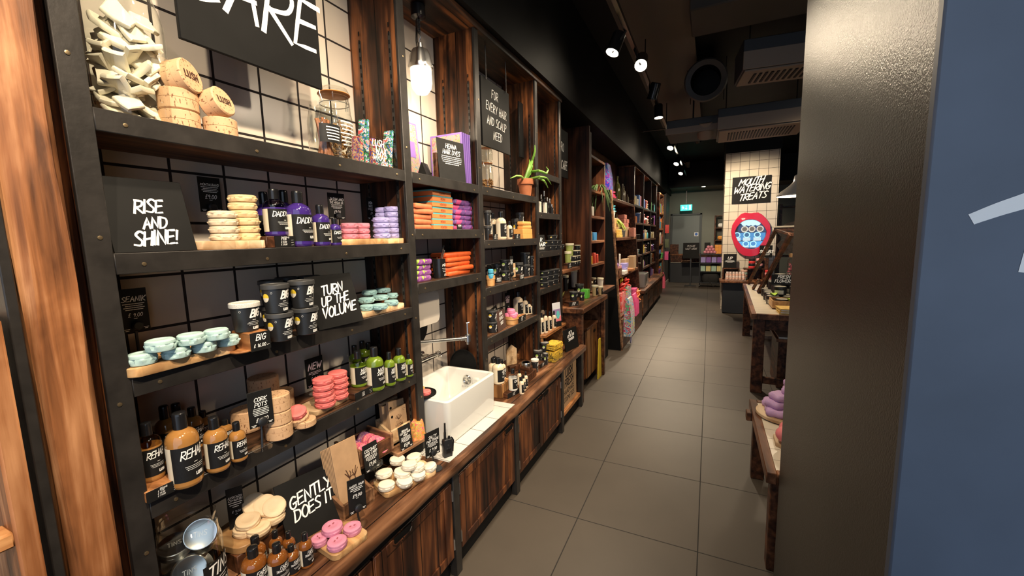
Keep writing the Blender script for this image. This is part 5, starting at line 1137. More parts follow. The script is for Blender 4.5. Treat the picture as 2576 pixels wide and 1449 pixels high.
for i, (dx, dy, tl, L_, nm) in enumerate(((0, .008, .5, .1, 'pale handle'), (-.006, .012, .42, .115, 'black tip'), (.0, -.012, -.12, .075, 'wide flat end'))):
    o = single('dye_brush', MB().prism([(-.004, 0), (.004, 0), (.003, L_*.7), (.005, L_), (-.005, L_), (-.003, L_*.7)], -.0015, .0015, 'x'), BRUSHED if i < 2 else WDK, 'hair dye brush leaning in the black pot, with '+nm, 'brush', None, (Pq.x+dx, Pq.y+dy*.5, Z3+.008+(.04 if i < 2 else .02)), 0); o.rotation_euler = (-tl, 0, 0)
    if i == 1: part('tip', MB().box((0, 0, L_), (.004, .011, .02), .001), BLKPL, o)
# ================================================================ third bay
panel_sign('hanging_sign', 'black hanging chalk sign about hair and scalp above the potted aloe', 'sign', (-1.2, 2.33, 2.035), AISLE, 0, .365, .385, .012, ['FOR', 'EVERY HAIR', 'AND SCALP', 'NEED'], hgt0=.048, top=.88, lh=.03, brush=.1, sx=.8, slant=.1, rise=-.02, rows=[-.05, 0, 0, .02], gap=.22)
hb_ = MB()
for y in (2.2, 2.46): hb_.tube([(-1.194, y, 2.41), (-1.194, y, 2.6)], .003, 6)
single('sign_hanger', hb_, STEEL, 'thin metal rods holding the hair and scalp sign', 'hanger')
Pj = Vector((-1.26, at(1228, 465, x=-1.26).y, S1)); rj = rad(Pj, 30)
for z_, h_, nm in ((0, hgt(Pj, 405), 'lower glass clip jar of brown bark on the shelf with the aloe'), (hgt(Pj, 404), .08, 'upper glass clip jar stacked on the jar of bark')):
    spawn('clipjar', None, 'clip_top_jar', nm, 'jar', (Pj.x, Pj.y-.01, S1+z_), AISLE, (rj/.31, rj/.31, h_*.88))
chips('brown bark filling the jar behind the near upright of the aloe bay', (Pj.x, Pj.y-.01, S1), rj*.95, .07, 120, 4)
Pt = Vector((-1.2, at(1322, 488, x=-1.2).y, S1)); rt = rad(Pt, 40); ht = hgt(Pt, 451)
al = root('potted_aloe', 'aloe plant in a terracotta pot on the top shelf', 'plant', Pt, AISLE)
m = MB(); m.caps = False; m.lathe([(0, .0), (rt*.66, 0), (rt*.88, ht*.68), (rt*1.0, ht*.68), (rt*1.02, ht*.72), (rt*1.0, ht), (rt*.9, ht), (rt*.86, ht*.82), (0, ht*.82)], 28); part('pot', m, TERRA, al)
part('soil', MB().lathe([(0, ht*.86), (rt*.86, ht*.84)], 18), mat('soil', (.03, .02, .012), .9), al)
def lf(u, v): xx = Pt.x+.1*min(1, max(0, (u-1332)/22)); q = at(u, v, x=xx); return (q.y-Pt.y, -(xx-Pt.x), q.z-S1)
for pts, r0 in ((((1320, 452), (1326, 430), (1333, 405), (1340, 380), (1343, 365)), .008), (((1320, 452), (1322, 432), (1326, 415), (1330, 402)), .008), (((1322, 452), (1333, 432), (1350, 430), (1368, 437), (1374, 428), (1372, 420)), .007), (((1318, 452), (1305, 444), (1292, 443), (1281, 449)), .006), (((1324, 453), (1345, 447), (1362, 455), (1376, 473)), .007), (((1325, 452), (1352, 445), (1368, 448), (1384, 464)), .006), (((1321, 452), (1330, 425), (1336, 415)), .006)):
    q = crom([lf(*p_) for p_ in pts], 4) if False else [lf(*p_) for p_ in pts]; dn_ = []
    for i in range(len(q)-1):
        for k in range(4): dn_.append(tuple(q[i][j]+(q[i+1][j]-q[i][j])*k/4 for j in range(3)))
    dn_.append(q[-1]); n_ = len(dn_); part('leaf', MB().tube([Vector(p_)+Vector((0, -.02*math.sin(3*i/n_), 0)) for i, p_ in enumerate(dn_)], [max(.002, r0*1.35*(1-(i/n_)**3)) for i in range(n_)], 8), GREENL, al)
CRMB = mat('cream_lotion', (.76, .62, .44), .14, coat=.4, sss=.1); PB_ = mk_bottle(['HAPPY', 'HAPPY'], CRMB); PBp = mk_bottle('', CRMB)
G3 = 'goods on the second shelf of the aloe bay'
KT = mk_tub(['AVO', 'HAIR'], sticker=None); KT2 = mk_tub(['HAIR', 'MASK'], sticker='yellow')
def tubx(key, mk, u, vb, vt, w, x, z, label, g=None, cat='tub'): P_ = Vector((x, at(u, vb, x=x).y, z)); r_ = rad(P_, w); return spawn(key, mk, 'tub', label, cat, P_, AISLE, (r_*2, r_*2, hgt(P_, vt)), g)
def tubz(key, mk, u, vb, vt, w, z, label, g=None):
    P_ = at(u, vb, z=z); r_ = rad(P_, w); P_ = P_+away(P_)*r_*.8; return spawn(key, mk, 'tub', label, 'tub', P_, AISLE, (r_*2, r_*2, hgt(P_, vt)), g), P_, r_, hgt(P_, vt)
tubx('kt', KT, 1228, 598, 568, 20, -1.2, S2, 'black tub at the near upright, lower of two on the aloe bay second shelf', G3)
tubx('kt', KT, 1228, 598, 567, 20, -1.2, S2+hgt(Vector((-1.2, at(1228, 598, x=-1.2).y, S2)), 568), 'black tub at the near upright, upper of two on the aloe bay second shelf', G3) if False else None
P_ = Vector((-1.2, at(1228, 598, x=-1.2).y, S2)); r_ = rad(P_, 20); hh_ = hgt(P_, 567); spawn('kt', KT, 'tub', 'black tub at the near upright, upper of two on the aloe bay second shelf', 'tub', P_+Vector((0, 0, hh_)), AISLE, (r_*2, r_*2, hh_), G3)
bot('hap', PB_, 1261, 598, 532, 27, 'tall cream lotion bottle with black label at the shelf edge', -1.185, S2, G3, 'lotion_bottle')
bot('hap', PB_, 1241, 598, 535, 20, 'cream lotion bottle behind the two stacked tubs', -1.25, S2, G3, 'lotion_bottle')
bot('hap', PB_, 1282, 598, 556, 15, 'small cream lotion bottle right after the tall one', -1.19, S2, G3, 'lotion_bottle')
tubx('kt2', KT2, 1297, 597, 550, 18, -1.24, S2, 'black tub with yellow sticker behind a tiny price block', G3)
tubx('kt', KT, 1309, 597, 569, 21, -1.22, S2, 'black tub by the orange bars, lower of two', G3)
P_ = Vector((-1.22, at(1309, 597, x=-1.22).y, S2)); r_ = rad(P_, 21); hh_ = hgt(P_, 568); spawn('kt', KT, 'tub', 'black tub by the orange bars, upper of two', 'tub', P_+Vector((0, 0, hh_)), AISLE, (r_*2, r_*2, hh_), G3)
for u0, u1, nm in ((1240, 1251, 'before the tall cream bottle'), (1294, 1308, 'before the yellow-stickered tub')): block('small brown price block '+nm, at(u0, 599, x=-1.16), at(u1, 598.5, x=-1.16), S2, .03, .035, WDK, 'AVO', ('£ 8.00', '£ 16.00'))
ORS = mat('orange_soap', (.72, .36, .1), .6, var=.06, vs=30)
boxstack('soap_bar', 'soap', 1315, 1341, 598, -1.165, S2, 2, 576, .07, [ORS], 'orange soap slab, {} of the pair at the far panel', 'orange soaps', .003)
boxstack('soap_bar', 'soap', 1317, 1337, 576, -1.17, S2+hgt(Vector((-1.165, at(1328, 598, x=-1.165).y, S2)), 576), 2, 557, .05, [ORS], 'carved orange soap, {} of the small pair on the slabs', 'orange soaps', .004, soft=1)
# third shelf
G4 = 'tubs on the third shelf of the aloe bay'; BLUE = mat('blue_bar', (.06, .33, .5), .7, var=.1, vs=30); BLB = mk_bar('shampoo_bar', BLUE, .5, seed=41, imp=False)
TUBP = wood('pale_bucket_wood', (.4, .18, .06), (.62, .33, .13), (.72, .45, .2), 'z', .5, 18, 0, 'y', .1, 4)
def bucket(label, u, vb, vt, w, z):
    P_, r_ = rest(u, vb, z, w); h_ = hgt(P_, vt); o = root('wooden_bucket', label, 'bucket', P_); m = MB(); m.caps = False
    m.lathe([(0, .002), (r_*.82, 0), (r_*.92, h_*.66), (r_*.99, h_*.66), (r_, h_), (r_*.9, h_), (r_*.84, h_*.6), (0, h_*.6)], 28); part('bucket_wall', m, TUBP, o)
    part('hoop', MB().lathe([(r_*.93, h_*.62), (r_*1.0, h_*.63), (r_*1.0, h_*.67), (r_*.95, h_*.68)], 28), TUBP, o); return P_, r_, h_
P_, r_, h_ = bucket('pale wooden bucket of blue bars on the third shelf', 1235, 720, 693, 23, S3)
for i, (dx, dy, dz) in enumerate(((.3, -.35, .72), (-.2, .4, .75), (.05, 0, 1.2))): spawn('blue', BLB, 'shampoo_bar', 'blue shampoo bar '+['low at the bucket front', 'low at the bucket back', 'on top of the other blue ones'][i], 'shampoo bar', (P_.x+dx*r_, P_.y+dy*r_, S3+h_*dz), 0, (r_*.62, r_*.62, .026), 'blue bars in the bucket', rot=(.3*dx, .3*dy, 0))
KT3 = mk_tub('ROOTS', sticker='green'); KT4 = mk_tub('POWER', sticker=None)
for u, vb, vt, w, lab, two in ((1250, 706, 663, 26, 'black tub behind the blue bars', 0), (1272, 706, 679, 28, 'black tub in the middle of the third shelf', 1), (1304, 700, 660, 26, 'pale-topped black tub behind the kraft carton', 0), (1322, 696, 665, 25, 'black tub left of the small tubs', 1), (1338, 693, 668, 14, 'small black tub second from the far panel', 1), (1347, 691, 667, 11, 'small black tub at the far panel', 1)):
    _, P_, r_, h_ = tubz('kt3' if w > 25 else 'kt4', KT3 if w > 25 else KT4, u, vb, vt, w, S3, lab+(', lower one' if two else '').replace('left of', 'beside') if True else '', G4)
    if two: spawn('kt3' if w > 25 else 'kt4', None, 'tub', lab+', upper one', 'tub', P_+Vector((0, 0, h_)), AISLE, (r_*2, r_*2, h_), G4)
for xx, yy, nm in ((-1.345, 2.18, 'near upright'), (-1.345, 2.3, 'blue bars'), (-1.35, 2.5, 'kraft carton')): spawn('kt3', None, 'tub', 'black tub at the back of the third shelf, behind the '+nm, 'tub', (xx, yy, S3), AISLE, (.085, .085, .1), G4)
q = at(1297, 705, z=S3); kc = single('kraft_carton', MB().box((0, 0, .045), (.05, .02, .09), .001), KRAFT2, 'small kraft carton on a clear plinth before the pale-topped tub', 'carton', None, (q.x-.02, q.y, S3+.022), AISLE); t = MB(); t.ribbons(words('POWER', .011, 0, .05, rise=.05)[0], .0022, lambda u, v: (u, -.0112, v)); part('print', t, WHITE, kc)
single('clear_plinth', MB().box((0, 0, .0108), (.055, .045, .0216), .001), GLASS2, 'clear acrylic plinth under the small kraft carton', 'plinth', None, (q.x-.02, q.y, S3), AISLE)
for u0, u1, v, nm in ((1247, 1262, 712, 'before the tub behind the blue bars'), (1307, 1318, 704, 'beside the kraft carton')): block('small dark price block '+nm, at(u0, v, z=S3), at(u1, v-2, z=S3), S3, .03, .035, WDK, 'ROOTS', ('£ 16.00',))
stand_card('narrow black card standing beside the middle tub of the third shelf', (1288, 706), S3, 1287, 670, 8, 52, ['ROOTS'], 4, None, rz=AISLE-.6)
# fourth shelf
G5 = 'goods on the fourth shelf of the aloe bay'
_, P_, r_, h_ = tubz('kt2', KT2, 1239, 838, 808, 27, S4, 'black tub with yellow sticker at the near upright, lower one', G5); spawn('kt2', None, 'tub', 'black tub with yellow sticker at the near upright, upper one', 'tub', P_+Vector((0, 0, h_)), AISLE, (r_*2, r_*2, h_), G5)
BRC = mat('brown_card', (.06, .03, .022), .6)
lean_sign('chalk_sign', 'dark brown card leaning on the pink bar bucket with white capitals', 'sign', (1254, 836), (1274, 822), (1251, 786), (1266, 776), S4, ['PEARL', 'PETALS', 'SOLID'], m=BRC, hgt0=.018, top=.9, lh=.012, brush=.2, rise=.1)
P_, r_, h_ = bucket('pale wooden bucket of pink bars on the fourth shelf', 1288, 818, 794, 36, S4); PKBB = mat('bright_pink_bar', (.74, .2, .34), .65, var=.08, vs=25); PBB = mk_bar('shampoo_bar', PKBB, .4, seed=44, imp=False)
for i, (dx, dy, dz) in enumerate(((.4, -.3, .8), (.1, .45, .8), (.1, -.25, 1.25), (-.35, .3, 1.3), (-.4, -.3, .85))): spawn('pinkb', PBB, 'shampoo_bar', 'bright pink bar in the bucket: '+['front', 'panel side', 'upper front', 'upper back', 'back'][i]+' one', 'shampoo bar', (P_.x+dx*r_, P_.y+dy*r_, S4+h_*dz), 0, (r_*.55, r_*.55, .03), 'pink bars in the bucket', rot=(.3*dx, .3*dy, 0))
AD = mk_bottle(['AMERICAN', 'CREAM'], CRMB)
for u, vb, vt, w, nm in ((1304, 796, 733, 25, 'tallest cream bottle behind the pink bars'), (1322, 793, 745, 14, 'second tallest cream bottle'), (1331, 791, 757, 11, 'third cream bottle of the row'), (1339, 790, 762, 9, 'fourth cream bottle of the row'), (1346, 787, 760, 9, 'last cream bottle at the far panel')): bot('amc', AD, u, vb, vt, w, nm, None, S4, G5, 'lotion_bottle')
block('orange price block under the tall cream bottle', at(1304, 813, z=S4), at(1322, 804, z=S4), S4, .03, .04, WORANGE, 'CREAM', ('£ 9.00', '£ 16.00'))
stand_card('dark pink-lettered card at the back of the pink bar bucket', (1274, 800), S4, 1277, 758, 12, 44, ['NEW'], 5, None, rz=AISLE-.3, ink=PINKW)
panel_sign('price_card', 'black card tilted behind the yellow-stickered tubs', 'card', tuple(at(1246, 790, x=-1.34)+Vector((0, 0, -.05))), AISLE, .1, .12, .1, .003, ['PEARL'], small=3, tilt=-.2)
# ================================================================ worktop of the third and fourth bays
Z = SC_; G6 = 'lotion bottles on the worktop beside the sink'
CF_ = mk_bottle(['CREAM', 'ROSE'], CRMB); CN = mk_bottle("CANDY'S", mat('pearl_lotion', (.68, .67, .62), .15, coat=.4), empty=glass('clear_plastic', (.9, .9, .9), .8))
bt = Z+.085
b1 = at(1258, 1003, z=Z); b2 = at(1287, 985, z=Z); cb_ = root('crate_pedestal', 'reclaimed wood pedestal beside the sink carrying cream bottles', 'pedestal', ((b1.x+b2.x)/2-.05, (b1.y+b2.y)/2, Z), AISLE)
part('pedestal_box', MB().box((0, 0, .0425), (.13, .11, .085), .003), wood('yellow_scrap_wood', (.12, .05, .015), (.36, .17, .06), (.55, .3, .12), 'z', .6, 30, .03, 'x', .4, 5), cb_)
for dx, dy, s, nm in ((.02, -.035, .155, 'front bottle on the reclaimed pedestal'), (-.03, .0, .14, 'second bottle on the reclaimed pedestal'), (.0, .045, .12, 'smaller bottle on the reclaimed pedestal'), (-.05, .055, .13, 'rear bottle on the reclaimed pedestal')):
    spawn('crf', CF_, 'lotion_bottle', 'cream lotion '+nm, 'bottle', (cb_.location.x+dx, cb_.location.y+dy, bt), AISLE, (s*.235, s*.235, s), G6)
spawn('crf', CF_, 'lotion_bottle', 'cream lotion bottle standing between the pedestal and the upright', 'bottle', (-1.24, 2.1, Z+.06), AISLE, (.034, .034, .165), G6); single('small_riser', MB().box((0, 0, .03), (.09, .09, .06), .002), WDK, 'dark riser under the bottle at the upright by the sink', 'block', None, (-1.24, 2.1, Z))
bk = block('dark wooden price block under the pearl bottle', (1277, 1004), (1311, 985), Z, .06, .03, WDK, 'CANDY', ('£ 8.00', '£ 16.00'))
bot('can', CN, 1291, 985, 927, 23, 'pearl white bottle with black label on the dark price block', None, Z+.03, None, 'lotion_bottle')
for u, vb, vt, w, nm in ((1313, 993, 948, 13, 'front'), (1318, 984, 943, 11, 'second'), (1323, 976, 935, 11, 'third'), (1307, 970, 930, 11, 'rear')): bot('crf', CF_, u, vb, vt, w, f'small cream bottle, {nm} one beside the pearl bottle', None, Z, G6, 'lotion_bottle')
BB1 = block('larger brown block stacked under the silver tin', (1326, 966), (1350, 945), Z, .08, .05, WDK)
BB2 = single('wooden_block', MB().box((0, 0, .02), (.06, .07, .04), .002), WDK, 'smaller brown block between the larger one and the silver tin', 'block', None, (BB1.location.x, BB1.location.y, Z+.05), BB1.rotation_euler.z)
m = MB().lathe([(0, 0), (.03, 0), (.031, .003), (.031, .012), (.032, .013), (.032, .024), (.03, .027), (0, .026)], 28); tn = single('metal_tin', m, TINM, 'round silver tin standing on two stacked brown blocks', 'tin', None, (BB1.location.x, BB1.location.y, Z+.09))
part('lid_label', MB().lathe([(0, .0272), (.024, .0272)], 20), WHITE, tn)
_, P_, r_, h_ = tubz('crt', mk_tub('BALM', lid=mat('cream_lid', (.74, .7, .6), .4), sticker=None, body=BLKMT, low=False), 1346, 938, 903, 20, Z, 'cream-lidded tub beside the stacked brown blocks', None)
# white mug on orange block, tubs
OB = block('orange wooden block under the white enamel mug', (1306, 905), (1333, 888), Z, .09, .045, WORANGE)
mg = root('enamel_mug', 'white mug with a black round print on an orange block', 'mug', (OB.location.x, OB.location.y, Z+.045), AISLE); m = MB(); m.caps = False; m.lathe([(0, .002), (.036, 0), (.04, .01), (.041, .075), (.039, .076), (.037, .008), (0, .007)], 28); part('mug_wall', m, mat('white_enamel', (.75, .76, .78), .25), mg)
s = MB(); n0 = len(s.v); f_ = cyl(.0415); s.v.append(Vector(f_(.012, .038)))
for k in range(24): s.v.append(Vector(f_(.012+.026*math.cos(k*PI/12), .038+.026*math.sin(k*PI/12))))
for k in range(24): s.quad((n0, n0+1+k, n0+1+(k+1) % 24))
pr = part('round_print', s, BLACK, mg); t = MB(); t.ribbons(words('LUSH', .009, .012, .034, slant=.1)[0], .002, cyl(.0418)); part('lettering', t, WHITE, pr)
single('black_cap_stack', MB().lathe([(.0, .0), (.03, 0), (.03, .02), (.024, .022), (.024, .05), (0, .052)], 20), BLKPL, 'black stoppers standing behind the white mug', 'stopper', None, (OB.location.x-.07, OB.location.y-.02, Z+.07)); single('stopper_riser', MB().box((0, 0, .035), (.07, .07, .07)), WDK, 'dark riser behind the white mug', 'block', None, (OB.location.x-.07, OB.location.y-.02, Z))
G7 = 'black tubs beside the mug'; SCR = mat('printed_lid', (.3, .3, .29), .45, var=.9, vs=60); PLT = mk_tub('SCRUB', sticker='green', lidtop=SCR)
for u, vb, vt, w, lab in ((1334, 899, 864, 18, 'nearest the mug'), (1346, 893, 858, 22, 'at the back by the orange shelf'), (1371, 910, 884, 22, 'lower one next to the yellow wraps'), (1354, 912, 880, 24, 'front one with the white lid label'), (1373, 918, 888, 14, 'small one at the front')):
    o_, P_, r_, h_ = tubz('plt', PLT, u, vb, vt, w, Z, 'black tub on the worktop, '+lab, G7)
    if 'lower' in lab: spawn('plt', None, 'tub', 'black tub on the worktop, upper one next to the yellow wraps', 'tub', P_+Vector((0, 0, h_)), AISLE, (r_*2, r_*2, h_), G7)
block('dark price block before the white-labelled black tub', (1359, 927), (1372, 917), Z, .05, .03, WDK, 'SCRUB', ('£ 9.00',))
hs = at(1297, 935, z=Z); ho = root('wooden_display_house', 'pale house-shaped wooden holder of kraft booklets beside the bottles', 'holder', (hs.x-.04, hs.y+.03, Z), AISLE-.5)
part('house_board', MB().prism([(-.045, 0), (.045, 0), (.045, .15), (.0, .185), (-.045, .15)], 0, .01, 'y', .001), BEECH2, ho); part('front_ledge', MB().box((0, -.02, .02), (.09, .04, .04), .002), WDK, ho)
t = MB(); t.ribbons([[(-.008, .1), (-.005, .075)], [(.004, .1), (.0, .088), (.006, .075)]], .003, lambda u, v: (u, -.0008, v)); t.ribbons(smallprint(.05, .065, 4, .007, 3), .0014, lambda u, v: (u, -.0008, v)); part('print', t, INKBR, ho)
YEL = marble('yellow_leopard_cloth', [(.7, .45, .03), (.62, .36, .02), (.75, .5, .06), (.15, .1, .02)], 60, .7, .6)
ya_ = at(1404, 906, z=Z); ax = root('acrylic_tray', 'clear acrylic tray holding folded yellow patterned cloths', 'tray', (ya_.x-.04, ya_.y, Z), AISLE-.2)
g = MB(); g.box((0, 0, .003), (.16, .12, .006)); g.box((0, -.0585, .03), (.16, .003, .05)); g.box((.0785, 0, .03), (.003, .12, .05)); g.box((-.0785, 0, .03), (.003, .12, .05)); part('tray_walls', g, GLASS2, ax)
for i in range(9):
    z_ = .008+i*.0125; w = MB()
    w.loft([[(x, y, z_+t_*.0115+.016*(x/.07)**2*(i > 5)+.004*math.sin(20*x+i)) for x, y in rrect(.145, .1, .01, 2)] for t_ in (0, .3, .8, 1)])
    single('folded_cloth', w, YEL, f'folded yellow patterned cloth, {ordn(i, 9)} of the pile in the clear tray' if i < 8 else 'topmost flared yellow patterned cloth in the clear tray', 'cloth', 'yellow patterned cloths', (ax.location.x, ax.location.y, Z), AISLE-.2+random.uniform(-.12, .12))
ls_ = lean_sign('chalk_sign', 'black leaning sign about a digital shopping code at the worktop end', 'sign', (1424, 887), (1457, 871), (1418, 832), (1447, 820), Z, ['QR TO', 'ART OF LUSH', 'SHOWROOM'], hgt0=[.02, .02, .02], top=.86, lh=.008, brush=.2, rise=.08, sx=.8)
# ================================================================ fourth bay
panel_sign('hanging_sign', 'black hanging chalk sign mostly hidden behind the upright, showing an R', 'sign', (-1.24, 2.93, 2.07), AISLE, 0, .34, .38, .012, ['HAIR', 'FOR'], hgt0=.09, top=.8, lh=.07, brush=.1, sx=.8, slant=.1)
G8 = 'small dark bottles on the upper shelf of the narrow bay'; DRP = mat('black_glass', (.012, .01, .01), .08); SMB = mk_bottle('OIL', DRP, strip=False, cap=BRUSHED, detail=False)
for u, vt, w, xx, nm in ((1362, 490, 8, -1.19, 'nearest the upright'), (1369, 480, 9, -1.25, 'second along, taller'), (1374, 472, 10, -1.28, 'at the back, tallest'), (1377, 497, 8, -1.2, 'in front, third along'), (1383, 500, 8, -1.2, 'fourth along'), (1388, 514, 9, -1.18, 'last in front, short')): bot('oil', SMB, u, 534, vt, w, 'small dark oil bottle '+nm, xx, 1.68, G8, 'oil_bottle')
CLAB = mat('white_label', (.72, .68, .58), .5)
for u, vt, nm in ((1359, 500, 'nearest the upright'), (1373, 516, 'in the middle')): q = at(u, 534, x=-1.16); single('white_carton', MB().box((0, 0, .04), (.03, .02, .08), .001), CLAB, 'small white carton '+nm+' before the dark oil bottles', 'carton', None, (-1.165, q.y, 1.68), AISLE)
LOW = mk_tub('JELLY', low=True, sticker='yellow', detail=False); LOWG = mk_tub('HAIR', low=True, sticker='green', detail=False); G9 = 'low black jars in the narrow bay'
def lowrow(key, mk, z, rows, fmt, x0=-1.18):
    for r_i, us in enumerate(rows):
        for j, (u, xx) in enumerate(us):
            q = at(u, 640, x=xx); spawn(key, mk, 'jar', fmt.format(ORD[r_i], ORD[j] if j else 'first'), 'jar', (xx, q.y, z+r_i*.042), AISLE, (.058, .058, .041), G9)
lowrow('low', LOW, 1.384, [[(1374, -1.2), (1388, -1.18), (1400, -1.18), (1408, -1.2)], [(1378, -1.21), (1392, -1.18), (1402, -1.18)], [(1390, -1.2), (1402, -1.19)]], 'low black jar with yellow sticker in the {} layer, {} from the near upright')
lowrow('lowg', LOWG, 1.1, [[(1366, -1.18), (1380, -1.18), (1393, -1.18), (1403, -1.2)], [(1365, -1.19), (1380, -1.19), (1394, -1.18), (1403, -1.2)], [(1367, -1.2), (1382, -1.19), (1395, -1.18)]], 'low black jar with green sticker in the {} layer, {} from the near upright')
q = at(1364, 632, x=-1.165); panel_sign('chalk_sign', 'narrow dark sign standing beside the yellow-stickered low jars', 'sign', (-1.165, q.y, 1.384), AISLE-.7, .2, .07, .13, .004, ['R', 'HAIR'], small=3, hgt0=.028)
OS = root('orange_wall_shelf', 'small orange wooden shelf on legs at the end of the worktop', 'shelf', (-1.2, 3.1, Z))
part('top_board', MB().box((0, 0, .19), (.2, .5, .022), .003), WORANGE, OS)
for y in (-.23, .23): part('leg_board', MB().box((-.01, y, .0895), (.16, .02, .179), .002), WORANGE, OS)
zz = Z+.201
for u, vt, nm, xx in ((1363, 787, 'nearest the upright', -1.15), (1373, 781, 'second along', -1.13), (1383, 784, 'third along', -1.13), (1394, 782, 'fourth along, by the pink poster card', -1.13), (1366, 768, 'at the back in shade', -1.25)):
    q = at(u, 825, x=xx); bot('crf', CF_, u, 828, vt, 11, 'cream bottle on the orange shelf, '+nm, xx, zz, 'cream bottles on the orange shelf', 'lotion_bottle')
q = at(1409, 826, x=-1.1); pc = root('poster_card', 'pink and turquoise printed leaflet card standing on the orange shelf', 'card', (-1.12, q.y-.0, zz), AISLE-.35); pc.rotation_euler = (-.08, 0, AISLE-.35)
part('card_board', MB().box((0, .002, .1), (.1, .004, .2), .0008), mat('leaflet_white', (.7, .7, .75), .5), pc); part('lower_pink', MB().prism([(-.05, 0), (.05, 0), (.05, .09), (.0, .06), (-.05, .105)], -.0012, -.0002, 'y'), mat('leaflet_pink', (.75, .2, .24), .5), pc)
part('picture', MB().box((0, -.0006, .118), (.09, .001, .055)), mat('leaflet_violet', (.28, .2, .38), .5), pc); part('turquoise_face', MB().prism([(.012+.02*math.cos(a*.5236), .098+.034*math.sin(a*.5236)) for a in range(12)], -.003, -.0016, 'y'), mat('leaflet_turquoise', (.12, .5, .5), .5), pc)
part('black_foot_card', MB().box((0, -.006, .022), (.085, .003, .044)), CARDB, pc)
# printed carton in the open base unit
q = Vector((-1.0, 3.105, .1335)); cb2 = root('printed_carton', 'brown carton with big block lettering in the open base unit', 'carton', q, AISLE)
part('box_body', MB().box((0, .09, .165), (.4, .18, .33), .002), KRAFT2, cb2)
t = MB(); mp = lambda u, v: (u, -.0008, v)
for tx, w_, y_, b_ in (('LUSH', .3, .245, .26), ('FRESH', .3, .165, .22)):
    hh = fit(tx, w_, .062, slant=0, gap=.24); t.ribbons(words(tx, hh, 0, y_, slant=0, gap=.24, jit=0)[0], hh*b_, mp, taper=1)
for tx, w_, y_ in (('HANDMADE', .3, .105), ('COSMETICS', .31, .045)):
    hh = fit(tx, w_, .04, slant=0, gap=.24); t.ribbons(words(tx, hh, 0, y_, slant=0, gap=.24, jit=0)[0], hh*.15, mp, taper=1)
part('block_lettering', t, mat('black_print', (.02, .014, .012), .6), cb2)
# ================================================================ alcove with the timber table
panel_sign('hanging_sign', 'black hanging chalk sign partly reading care beyond the narrow bay', 'sign', (-1.22, 3.6, 2.03), AISLE, 0, .42, .42, .012, ['AFRO', 'HAIR CARE'], hgt0=[.075, .075], top=.72, lh=.08, brush=.1, sx=.75, slant=.1, gap=.22)
lb_ = root('leaning_frame', 'tall red-brown wooden frame leaning on the boards behind the table', 'frame', (-1.35, 3.66, 1.202)); lb_.rotation_euler = (0, -.02, 0)
part('frame_panel', MB().box((0, 0, .44), (.02, .36, .86), .002), WRED, lb_)
fr = MB()
for y in (-.19, .19): fr.box((.012, y, .45), (.03, .03, .9), .003)
for z in (.015, .885): fr.box((.012, 0, z), (.03, .4, .03), .003)
part('frame_edge', fr, WTAB, lb_)
AL = root('alcove_shelving', 'red-brown boarded recess with a small side shelf above the timber table', 'shelving')
part('side_board', MB().box((-1.265, 4.28, 1.76), (.25, .03, 1.7), .003), WRED, AL)
part('back_board', MB().box((-1.398, 3.83, 1.75), (.02, .85, 1.7), .002), WRED, AL)
part('small_shelf', MB().box((-1.27, 3.66, 1.185), (.26, .5, .03), .003), WTAB, AL)
TB_ = root('timber_table', 'chunky red-brown timber table standing over a cupboard past the worktop', 'table')
part('table_top', MB().box((-1.175, 3.8635, .848), (.43, .933, .05), .006), WTAB, TB_)
for y in (3.45, 4.29): part('leg', MB().box((-1.19, y, .412), (.42, .05, .823), .004), WTAB if y > 4 else WDK, TB_)
CB_ = root('small_cupboard', 'orange-brown cupboard tucked under the chunky timber table', 'cupboard', (0, -.03, 0)); part('carcass', MB().box((-1.2, 4.06, .33), (.27, .4, .5), .003), WRED, CB_)
part('top_board', MB().box((-1.195, 4.06, .592), (.31, .43, .024), .003), WTAB, CB_); dd = part('door', MB().box((-1.058, 4.06, .33), (.02, .38, .48), .003), wood('honey_door', (.08, .03, .01), (.26, .11, .035), (.42, .2, .08), 'z', .5, 26, .1, 'y', .3, 2), CB_)
part('hand_slot', MB().box((-1.046, 4.14, .52), (.004, .07, .03), .008), BLACK, dd); part('plinth', MB().box((-1.22, 4.06, .04), (.25, .38, .08)), BLACK, CB_)
bg_ = at(1508, 935, z=0); single('yellow_sign', MB().prism([(-.07, 0), (.07, 0), (.03, .42), (-.03, .42)], -.006, .006, 'y', .001), mat('safety_yellow', (.75, .55, .03), .5), 'folded yellow floor sign tucked beside the small cupboard', 'floor sign', None, (-1.01, 4.18, .0), PI/2)
Z = .873; GT = 'pots on the timber table'; CLID = mat('cream_pot_lid', (.74, .68, .5), .45); TANB = mat('tan_pot', (.5, .36, .18), .5)
PT = mk_tub('POWDER', lid=CLID, body=TANB, sticker=None, lblcol=CARDB, detail=False); PW = mk_tub('HAIR', lid=CLID, body=mat('pale_pot', (.62, .6, .54), .45), sticker=None, detail=False); PK = mk_tub('FRESH', lid=CLID, sticker=None, detail=False)
PBL = mk_tub('FRESH', sticker='green', detail=False)
def tt(key, mk, u, vb, vt, w, lab, z=Z, g=GT): return tubz(key, mk, u, vb, vt, w, z, lab, g)
bk_ = block('dark price block at the near corner of the timber table', (1432, 772), (1455, 768), Z, .07, .04, WDK, 'FRESH', ('£ 9.00',))
tt('pbl', PBL, 1443, 757, 733, 22, 'black pot with pale label on the dark price block', Z+.04)
tt('pbl', PBL, 1458, 748, 714, 22, 'black pot with green sticker behind the price block')
tt('pbl', PBL, 1464, 757, 735, 14, 'small black pot in front of the green carton')
